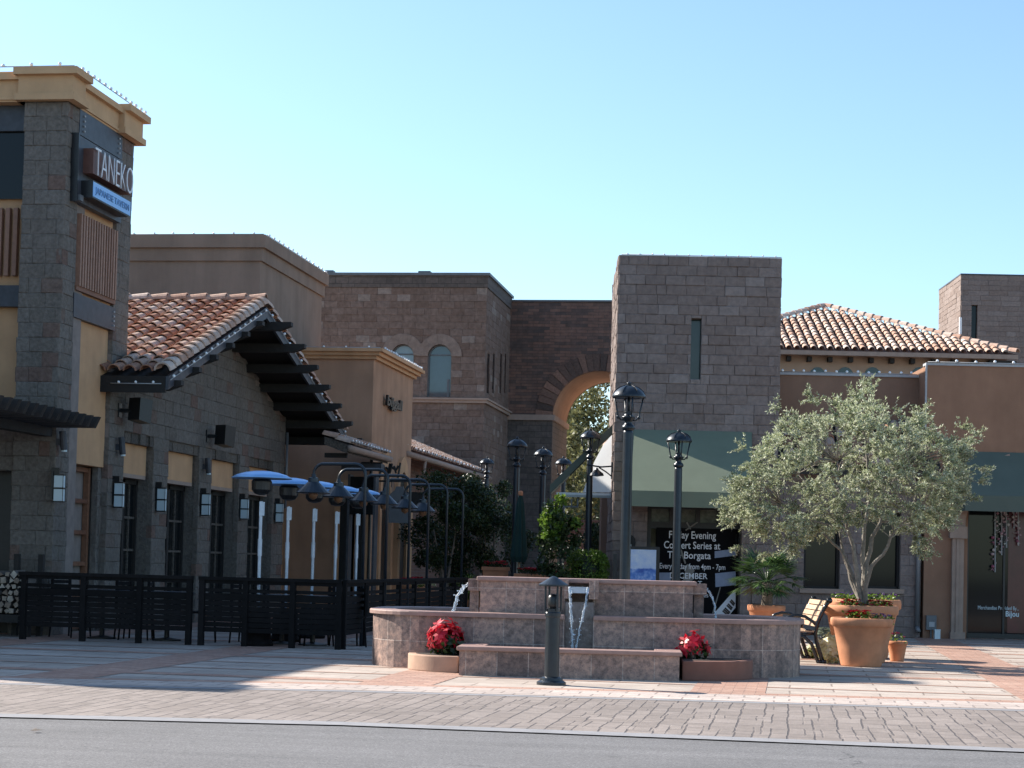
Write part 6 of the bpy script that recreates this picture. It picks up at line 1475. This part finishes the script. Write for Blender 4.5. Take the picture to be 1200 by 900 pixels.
flowers('magenta and purple pansies around the olive tree trunk', pO, rO * .78, hO - .06, 'magenta', 90, 3)
flowers('dark purple pansies with bright green leaves in the pot behind the olive tree', pR, rR * .85, hR - .04, 'purple', 70, 4, gn=12)
flowers('bright red geraniums on the front terracotta pot', pS + RH * -.05, rS * .38, hS - .03, 'red', 60, 5, L=.04)
flowers('pale violet and red flowers at the right rim of the front terracotta pot', pS + RH * .28, rS * .3, hS - .07, 'purple', 22, 6, gn=6)
flowers('red geraniums at the right of the olive tree trunk', pO + RH * .22 - FH * .2, .18, hO - .05, 'red', 26, 7, L=.04)
flowers('red geraniums at the left of the olive tree trunk', pO - RH * .16 - FH * .2, .16, hO - .05, 'red', 22, 17, L=.04)
# palm
t = thing('potted_palm', 'dark green fan palm with spiky fronds in the pot behind the bench', 'palm', pP + Vector((0, 0, hP - .07)))
mb = MB(); mb.tube([pP + Vector((0, 0, hP - .1)), pP + Vector((.02, 0, hP + .2)), pP + Vector((.0, .02, hP + .42))], [.11, .10, .08], 10); mb.build('trunk', M['bark'], t)
fr_m = MB(); st = MB(); rg = random.Random(8); top = pP + Vector((0, 0, hP + .42))
for k in range(58):
    a = rg.uniform(0, 6.283); el = rg.uniform(-.35, 1.15); d = Vector((math.cos(a) * math.cos(el), math.sin(a) * math.cos(el), math.sin(el))); L = rg.uniform(.30, .55); h = top + d * L
    st.tube([top, top + d * L * .5 + Vector((0, 0, .02)), h], .007, 4)
    n_ = 15; sdir = d.cross(Vector((0, 0, 1))).normalized(); updir = sdir.cross(d)
    for i in range(n_):
        th = -1.35 + 2.7 * i / (n_ - 1); dd = (d * math.cos(th) + sdir * math.sin(th) + Vector((0, 0, -.25 - rg.random() * .2))).normalized(); fr_m.leaf(h, dd, dd.cross(updir).normalized(), rg.uniform(.26, .38), .028, rg.random())
st.build('frond_stalks', M['leaf_palm'], t); fr_m.build('fronds', M['leaf_palm'], t)
# ================================================================== BENCH (seen from its end)
pb0 = gnd(963, 777.5); fbn = Fr(pb0, YAWD + 0)      # u = right, w = towards camera; bench runs away from the camera
t = thing('park_bench', 'park bench with black iron ends and oak slats, seen end-on beside the pots', 'bench', pb0)
def iron_end(w):
    P = lambda u, z: fbn.pt(u, w, z); mb = MB(); r = .022
    def seg(pts, r=.022): mb.tube([P(u, z) for u, z in pts], r, 7)
    seg([(.02, 0), (-.02, .12), (-.08, .30), (-.10, .42), (-.08, .55), (-.02, .70), (.05, .83), (.09, .88)], .03)          # rear upright sweeping back
    seg([(-.05, 0), (-.09, .12), (-.15, .27), (-.26, .37), (-.40, .40), (-.52, .36), (-.55, .2), (-.56, 0)], .026)         # seat curve + front leg
    seg([(-.10, .42), (-.25, .40), (-.42, .43), (-.55, .42)], .02)
    seg([(-.06, .50), (-.13, .58), (-.25, .655), (-.38, .67), (-.48, .64), (-.53, .59)], .024)                             # arm rest
    seg([(-.10, .40), (-.16, .46), (-.24, .47), (-.20, .42)], .014)
    for (u, z, rr) in ((.09, .885, .042), (-.545, .58, .03), (.03, .02, .035), (-.04, .02, .03)):
        mb.tube([fbn.pt(u, w - .03, z), fbn.pt(u, w + .03, z)], rr, 12)
    return mb
for w in (.0, -1.35): iron_end(w).build('iron_end', M['iron'], t, smooth=True)
for k in range(5): 
    u, z = -.09 + .035 * k, .52 + .075 * k; u = [-.095, -.075, -.045, -.01, .03][k]
    mb = MB(); mb.hexa([fbn.pt(u - .02, -1.37, z), fbn.pt(u + .0, -1.37, z), fbn.pt(u + .0, .02, z), fbn.pt(u - .02, .02, z), fbn.pt(u + .006, -1.37, z + .062), fbn.pt(u + .026, -1.37, z + .062), fbn.pt(u + .026, .02, z + .062), fbn.pt(u + .006, .02, z + .062)]); mb.build('back_slat', M['oak'], t)
for k in range(6): u = -.15 - .07 * k; mb = MB(); mb.box(fbn, u - .03, u + .03, -1.37, .02, .435, .455); mb.build('seat_slat', M['oak'], t)
# yellow + red poinsettias on the ground between bench and pot
py_ = gnd(973.5, 777); poinsettia('cream yellow poinsettia on the paving between the bench and the front pot', py_ + Vector((0, 0, .02)), .15, .38, 95, 'yellow', None, 'yellow', 9, L=.10)
py_ = gnd(954, 771.5); poinsettia('smaller cream yellow poinsettia under the bench', py_ + Vector((0, 0, .02)), .16, .17, 45, 'yellow', None, 'leaf_box', 10, L=.08)
py_ = base(981, 27.2); poinsettia('red poinsettia peeping over the yellow one beside the front pot', py_ + Vector((0, 0, .12)), .10, .30, 10, 'red', None, 'leaf_dark', 12, L=.09)
p_ = base(969, 30.5); _p = pot('dark_plant_pot', 'small black plant pot holding pale flowers behind the bench', p_, .13, .24, mat='black'); flowers('pale small flowers in the black pot behind the bench', p_, .14, .24, 'leaf_sage', 30, 14, L=.05, green='leaf_sage')
p_ = base(1053, 27.6); pot('terracotta_pot', 'small terracotta pot tucked behind the right side of the front pots', p_, .15, .30, GP); flowers('dark red flowers in the small pot behind the front pots', p_, .1, .30, 'magenta', 10, 15)
# ================================================================== ALLEY PLANTS
def tree(name, label, px, Z, z0, z1, rx, n, mat, L, W, seed, trunk_px=None, potr=None, cat='tree', squash=1, ry=None, trunkmat='bark', lobes=26, pot_label=None, shell=.45):
    p = base(px, Z); t = thing(name, label, cat, p)
    mb = MB(); rg = random.Random(seed); h = (z0 + z1) / 2
    for k in range(3): mb.tube([p + Vector((0, 0, .2)), p + Vector((rg.uniform(-.05, .05), 0, z0 * .6)), p + Vector((rg.uniform(-rx, rx) * .4, rg.uniform(-.3, .3), h))], [.05, .04, .015], 7)
    mb.build('trunk', M[trunkmat], t)
    mb = MB(); crown(mb, p + Vector((0, 0, h)), (rx, ry or rx, (z1 - z0) / 2), n, L, W, seed, lobes, shell); mb.build('crown', M[mat], t, uv=False)
    if potr: pot('terracotta_pot', pot_label, p, potr, .55, GP)
    return t
def zat(px, py, Z): return at(px, py, Z).z
tree('ficus_tree', 'broad dark ficus tree with a pale slanting trunk, leftmost in the shaded passage', 524, 47.5, .7, zat(524, 556, 47.5), 1.15, 12000, 'leaf_dark', .09, .045, 31, potr=.48, pot_label='terracotta pot of the broad leftmost ficus tree', trunkmat='bark_olive')
tree('ficus_tree', 'dark ficus tree directly left of the closed green umbrella', 577, 47.8, .7, zat(577, 560, 47.8), .95, 11000, 'leaf_dark', .09, .045, 32, potr=.46, pot_label='terracotta pot of the ficus tree left of the closed umbrella')
tree('ficus_tree', 'taller dark ficus tree between the other two in the shaded passage, set behind them', 549, 52, .8, zat(549, 557, 52), 1.25, 11000, 'leaf_dark', .09, .045, 33, potr=.45, pot_label='terracotta pot of the middle ficus tree set behind')
tree('dark_shrub', 'low yellowish green shrub beside the slanting ficus trunk', 551, 45.5, .35, .95, .35, 1500, 'leaf_box', .06, .03, 34, cat='shrub')
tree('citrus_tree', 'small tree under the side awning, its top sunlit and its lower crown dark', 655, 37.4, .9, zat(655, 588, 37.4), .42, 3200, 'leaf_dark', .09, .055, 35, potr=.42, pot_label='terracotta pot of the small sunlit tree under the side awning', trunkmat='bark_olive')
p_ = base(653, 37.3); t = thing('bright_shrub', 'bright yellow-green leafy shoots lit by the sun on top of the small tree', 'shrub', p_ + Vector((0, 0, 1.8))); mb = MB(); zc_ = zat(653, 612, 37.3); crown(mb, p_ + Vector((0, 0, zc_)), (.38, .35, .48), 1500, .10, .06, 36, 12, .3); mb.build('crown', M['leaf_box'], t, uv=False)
def hedge_ball(name, label, pxl, pxr, pyt, pyb, Z, mat, n, L, seed, flat=.8):
    cx = (pxl + pxr) / 2; p = base(cx, Z); r = (base(pxr, Z) - base(pxl, Z)).length / 2; zt, zb = zat(cx, pyt, Z), max(0.05, zat(cx, pyb, Z)); t = thing(name, label, 'shrub', p)
    mb = MB(); rg = random.Random(seed); c = Vector((p.x, p.y, (zt + zb) / 2)); hz = (zt - zb) / 2
    for k in range(n):
        d = Vector((rg.gauss(0, 1), rg.gauss(0, 1), rg.gauss(0, 1))).normalized()
        q = Vector([math.copysign(abs(x) ** flat, x) for x in d]); m_ = max(.001, q.length); sc_ = rg.uniform(.82, 1.03)
        pos = c + Vector((q.x * r * .98, q.y * r * .98, q.z * hz)) * sc_; dd = (d + Vector((rg.gauss(0, .8), rg.gauss(0, .8), rg.gauss(0, .8)))).normalized()
        mb.leaf(pos, dd, dd.cross(d + Vector((.1, .2, .3))).normalized(), L * rg.uniform(.7, 1.2), L * .55, rg.random())
    mb.build('foliage', M[mat], t, uv=False)
    mb = MB(); mb.tube([p, p + Vector((0, 0, (zt + zb) / 2))], .04, 6)
    mb.lathe((c.x, c.y, c.z), [(r * .3, -hz * .8), (r * .72, -hz * .45), (r * .78, 0), (r * .7, hz * .45), (r * .35, hz * .78)], 14); mb.build('inner_branches', M['leaf_dark'], t); return t
hedge_ball('box_hedge', 'bright green clipped box bush lit by the sun behind the fountain', 664, 713, 645, 690, 37.9, 'leaf_box', 5200, .05, 41, .7)
hedge_ball('dark_hedge', 'dark clipped round shrub behind the bright box bush at the tower edge', 684, 726, 614, 652, 47, 'leaf_dark', 4200, .07, 42, .8)
hedge_ball('sage_bush', 'small silvery sage-coloured bush left of the dark post', 664, 678, 636, 662, 44, 'leaf_sage', 1800, .05, 43, .9)
# planter boxes with red flowers
def box_planter(label, pxl, pxr, pyt, Z, flab, seed, mat='terracotta'):
    p0, p1 = base(pxl, Z), base(pxr, Z); L = (p1 - p0).length; f = Fr(p0, YAWD); zt = zat(pxl, pyt, Z)
    t = thing('trough_planter', label, 'planter', f.pt(L / 2, 0, 0)); mb = MB(); mb.hexa([f.pt(.04, .2, 0), f.pt(L - .04, .2, 0), f.pt(L - .04, -.2, 0), f.pt(.04, -.2, 0), f.pt(0, .25, zt - .08), f.pt(L, .25, zt - .08), f.pt(L, -.25, zt - .08), f.pt(0, -.25, zt - .08)]); mb.box(f, -.03, L + .03, -.28, .28, zt - .08, zt); mb.build('body', M[mat], t)
    flowers(flab, f.pt(L / 2, .05, 0), L * .45, zt, 'red', 40, seed, L=.06, gn=10, green='leaf_dark')
box_planter('terracotta trough with red flowers below the closed umbrella', 604, 639, 672, 41, 'red flowers in the trough below the closed umbrella', 51)
box_planter('terracotta trough in the shade at the foot of the middle ficus trees', 566, 596, 664, 44, 'dark red flowers in the shaded trough at the foot of the ficus trees', 52)
box_planter('small terracotta trough beside the box bush, right of the small tree trunk', 643, 662, 676, 40.5, 'few red flowers in the small trough beside the box bush', 53)
p_ = base(484, 44.5); flowers('dark red poinsettia mass at the end of the ochre shop', p_, .32, .75, 'red', 40, 54, L=.10, gn=4); pot('terracotta_pot', 'shaded terracotta pot of the red poinsettias at the end of the ochre shop', p_, .3, .78, GP)
p_ = base(497, 43.8); flowers('pale cream flowers beside the dark red poinsettias', p_, .28, .66, 'yellow', 26, 55, L=.08, gn=4); pot('terracotta_pot', 'shaded terracotta pot of the pale cream flowers', p_, .26, .69, GP)
# closed market umbrella
p_ = base(608, 42.5); t = thing('closed_umbrella', 'tall closed dark green umbrella with an orange finial in the shaded passage', 'umbrella', p_); z1 = zat(610, 575, 42.5)
mb = MB(); n = 16; prof = [(.03, z1 - .10), (.07, z1 - .3), (.10, z1 - .7), (.13, z1 - 1.1), (.16, z1 - 1.5), (.12, z1 - 1.62)]
vs = []; 
for (r, z) in prof:
    for k in range(n): rr = r * (1 + .28 * (k % 2)); a = 6.283 * k / n; vs.append(p_ + Vector((rr * math.cos(a), rr * math.sin(a), z)))
mb.add(vs, [(i * n + k, i * n + (k + 1) % n, (i + 1) * n + (k + 1) % n, (i + 1) * n + k) for i in range(len(prof) - 1) for k in range(n)], .5); mb.build('canopy', M['teal_cloth'], t)
mb = MB(); mb.tube([p_, p_ + Vector((0, 0, z1 - .08))], .022, 8); mb.build('pole', M['oak'], t); mb = MB(); mb.lathe(p_, [(.03, z1 - .12), (.055, z1 - .10), (.055, z1 - .02), (.02, z1)], 12); mb.build('finial', M['terracotta'], t)
mb = MB(); mb.lathe(p_, [(.25, 0), (.25, .06), (.05, .1)], 16); mb.build('base', M['black'], t)
# red brick wall beyond the side awning
f = Fr(base(684, 54), YAWD); mb = MB(); mb.box(f, -.6, 3, -.3, 0, 0, 2.6); ob = mb.build('brick_garden_wall', M['brick_red'], label='low red brick wall in sun and shade beyond the side awning', cat='wall')
f = Fr(base(668, 53), YAWD); mb = MB(); mb.box(f, 0, .3, -.2, 0, 0, 1.9); mb.box(f, -.05, .5, -.25, .05, 1.9, 2.05); ob = mb.build('orange_pier', M['stucco_orange'], label='short orange capped pier left of the low red brick wall', cat='pier')
# ================================================================== TREES BEYOND THE ARCH
def big_tree(label, px, Z, pyt, zb, rx, n, seed, L=.30, W=.16):
    p = base(px, Z); zt = zat(px, pyt, Z); t = thing('background_tree', label, 'tree', p, 'trees seen through the gateway arch')
    mb = MB(); rg = random.Random(seed)
    mb.tube([p, p + Vector((.1, 0, zt * .3)), p + Vector((.0, .1, zt * .6))], [.28, .2, .1], 8)
    for k in range(7): a = rg.uniform(0, 6.28); mb.tube([p + Vector((.05, 0, zt * rg.uniform(.2, .4))), p + Vector((math.cos(a) * rx * .4, math.sin(a) * rx * .4, zt * .6)), p + Vector((math.cos(a) * rx * .7, math.sin(a) * rx * .7, zt * rg.uniform(.6, .85)))], [.1, .06, .02], 6)
    mb.build('trunk', M['bark'], t)
    mb = MB(); crown(mb, p + Vector((0, 0, (zt + zb) / 2)), (rx, rx, (zt - zb) / 2), n, L, W, seed, 44, .35); mb.build('crown', M['leaf_far'], t, uv=False)
big_tree('olive-green sunlit tree filling the left half of the arch opening', 668, 98, 470, 1.5, 3.6, 9000, 61)
big_tree('tall olive-green tree rising behind the right half of the arch opening', 705, 104, 436, 1.8, 4.2, 11000, 62)
big_tree('lower loose green tree seen under the arch beside the side awning', 690, 88, 520, .8, 3.2, 7000, 63)
tree('shaded_tree', 'thin dark-trunked tree seen below the side awning', 699, 60, 1.6, 4.4, 1.3, 2600, 'leaf_far', .16, .08, 64)
# ================================================================== OFF-FRAME WING added unseen, shaped to cast the shadow over the left of the plaza
def cpt(X, Z): return Vector((RH.x * X + FH.x * Z, RH.y * X + FH.y * Z, 0))
SUN_AZ = RAD(30.2); SUN_EL = RAD(33.0)
a_, b__ = math.cos(SUN_AZ) / math.tan(SUN_EL), math.sin(SUN_AZ) / math.tan(SUN_EL)
HW = 8.0
tip = cpt(-2.80, 18.55) - Vector((0, 0, 0)); tip2 = cpt(-2.62, 17.95)
wc = tip + (-RH * a_ + FH * b__) * HW; wc2 = tip2 + (-RH * a_ + FH * b__) * HW
W1 = Fr((0, 0), 0)
b = thing('unseen_shadow_wing', 'unseen stucco wing with corner pier, added past the left edge to shade the plaza', 'building', Vector((wc.x - 3, wc.y + 4, 0)))
yend = wc.y + 13; YA = wc.y
mb = MB(); mb.slab(W1, [(wc.x - 8, -YA), (wc.x, -YA), (wc.x, -yend), (wc.x - 8, -yend)], 0, HW - .5, .5); mb.build('wall', M['stucco_orange'], b)
mb = MB(); mb.slab(W1, [(wc.x - 8, -YA), (wc.x, -YA), (wc.x, -yend), (wc.x - 8, -yend)], HW - .5, HW, .5); mb.build('parapet', M['stucco_cornice'], b)
mb = MB(); mb.slab(W1, [(wc2.x - 1.25, -wc2.y), (wc2.x, -wc2.y), (wc2.x, -(wc2.y + 1.0)), (wc2.x - 1.25, -(wc2.y + 1.0))], 0, HW, .5); mb.build('corner_pier', M['block_grey'], b)
mb = MB()
for k in range(3): mb.slab(W1, [(wc.x - 7.2 + k * 2.2, -YA + .03), (wc.x - 5.8 + k * 2.2, -YA + .03), (wc.x - 5.8 + k * 2.2, -YA - .02), (wc.x - 7.2 + k * 2.2, -YA - .02)], .3, 2.8, .5)
mb.build_each('window', M['glass_dark'], b)
# ================================================================== SKY, SUN, CAMERA
w = bpy.data.worlds.new('World'); SC.world = w; w.use_nodes = True; n = w.node_tree.nodes; l = w.node_tree.links
sky = n.new('ShaderNodeTexSky'); sky.sky_type = 'NISHITA'; sky.sun_disc = False
sun_h = -RH * math.cos(SUN_AZ) + FH * math.sin(SUN_AZ); sdir = (sun_h * math.cos(SUN_EL) + Vector((0, 0, math.sin(SUN_EL)))).normalized()
sky.sun_elevation = SUN_EL; sky.sun_rotation = math.atan2(sun_h.x, sun_h.y)
sky.altitude = 400; sky.air_density = 1.0; sky.dust_density = 1.0; sky.ozone_density = 1.0
bg = n['Background']; bg.inputs['Strength'].default_value = .102
mx = n.new('ShaderNodeMix'); mx.data_type = 'RGBA'; mx.blend_type = 'MULTIPLY'; mx.inputs[0].default_value = 1.0; mx.inputs[7].default_value = (.86, .99, 1.06, 1)
l.new(sky.outputs[0], mx.inputs[6]); l.new(mx.outputs[2], bg.inputs['Color'])
L = bpy.data.lights.new('sun', 'SUN'); L.energy = 5.0; L.angle = RAD(.53); L.color = (1.0, .93, .84)
so = bpy.data.objects.new('sun', L); COL.objects.link(so); so.rotation_euler = (-sdir).to_track_quat('-Z', 'Y').to_euler(); so.location = (0, 0, 40)
cam = bpy.data.cameras.new('camera'); co = bpy.data.objects.new('camera', cam); COL.objects.link(co); SC.camera = co
cam.sensor_fit = 'HORIZONTAL'; cam.sensor_width = 36; cam.lens = F / 1200 * 36; cam.clip_end = 4000; cam.clip_start = .1
cam.shift_y = (CY - 450) / 1200
from mathutils import Matrix
m3 = Matrix((R_, U_, -D)).transposed(); co.matrix_world = Matrix.Translation(CAM) @ m3.to_4x4()
vs = SC.view_settings; vs.view_transform = 'Standard'; vs.look = 'None'; vs.exposure = 1.15; vs.gamma = 1; vs.use_curve_mapping = False
SC.render.engine = 'CYCLES'; SC.cycles.max_bounces = 6; SC.cycles.use_denoising = True; SC.cycles.transparent_max_bounces = 8
for o in list(SC.objects):
    if '_o' in o: del o['_o']
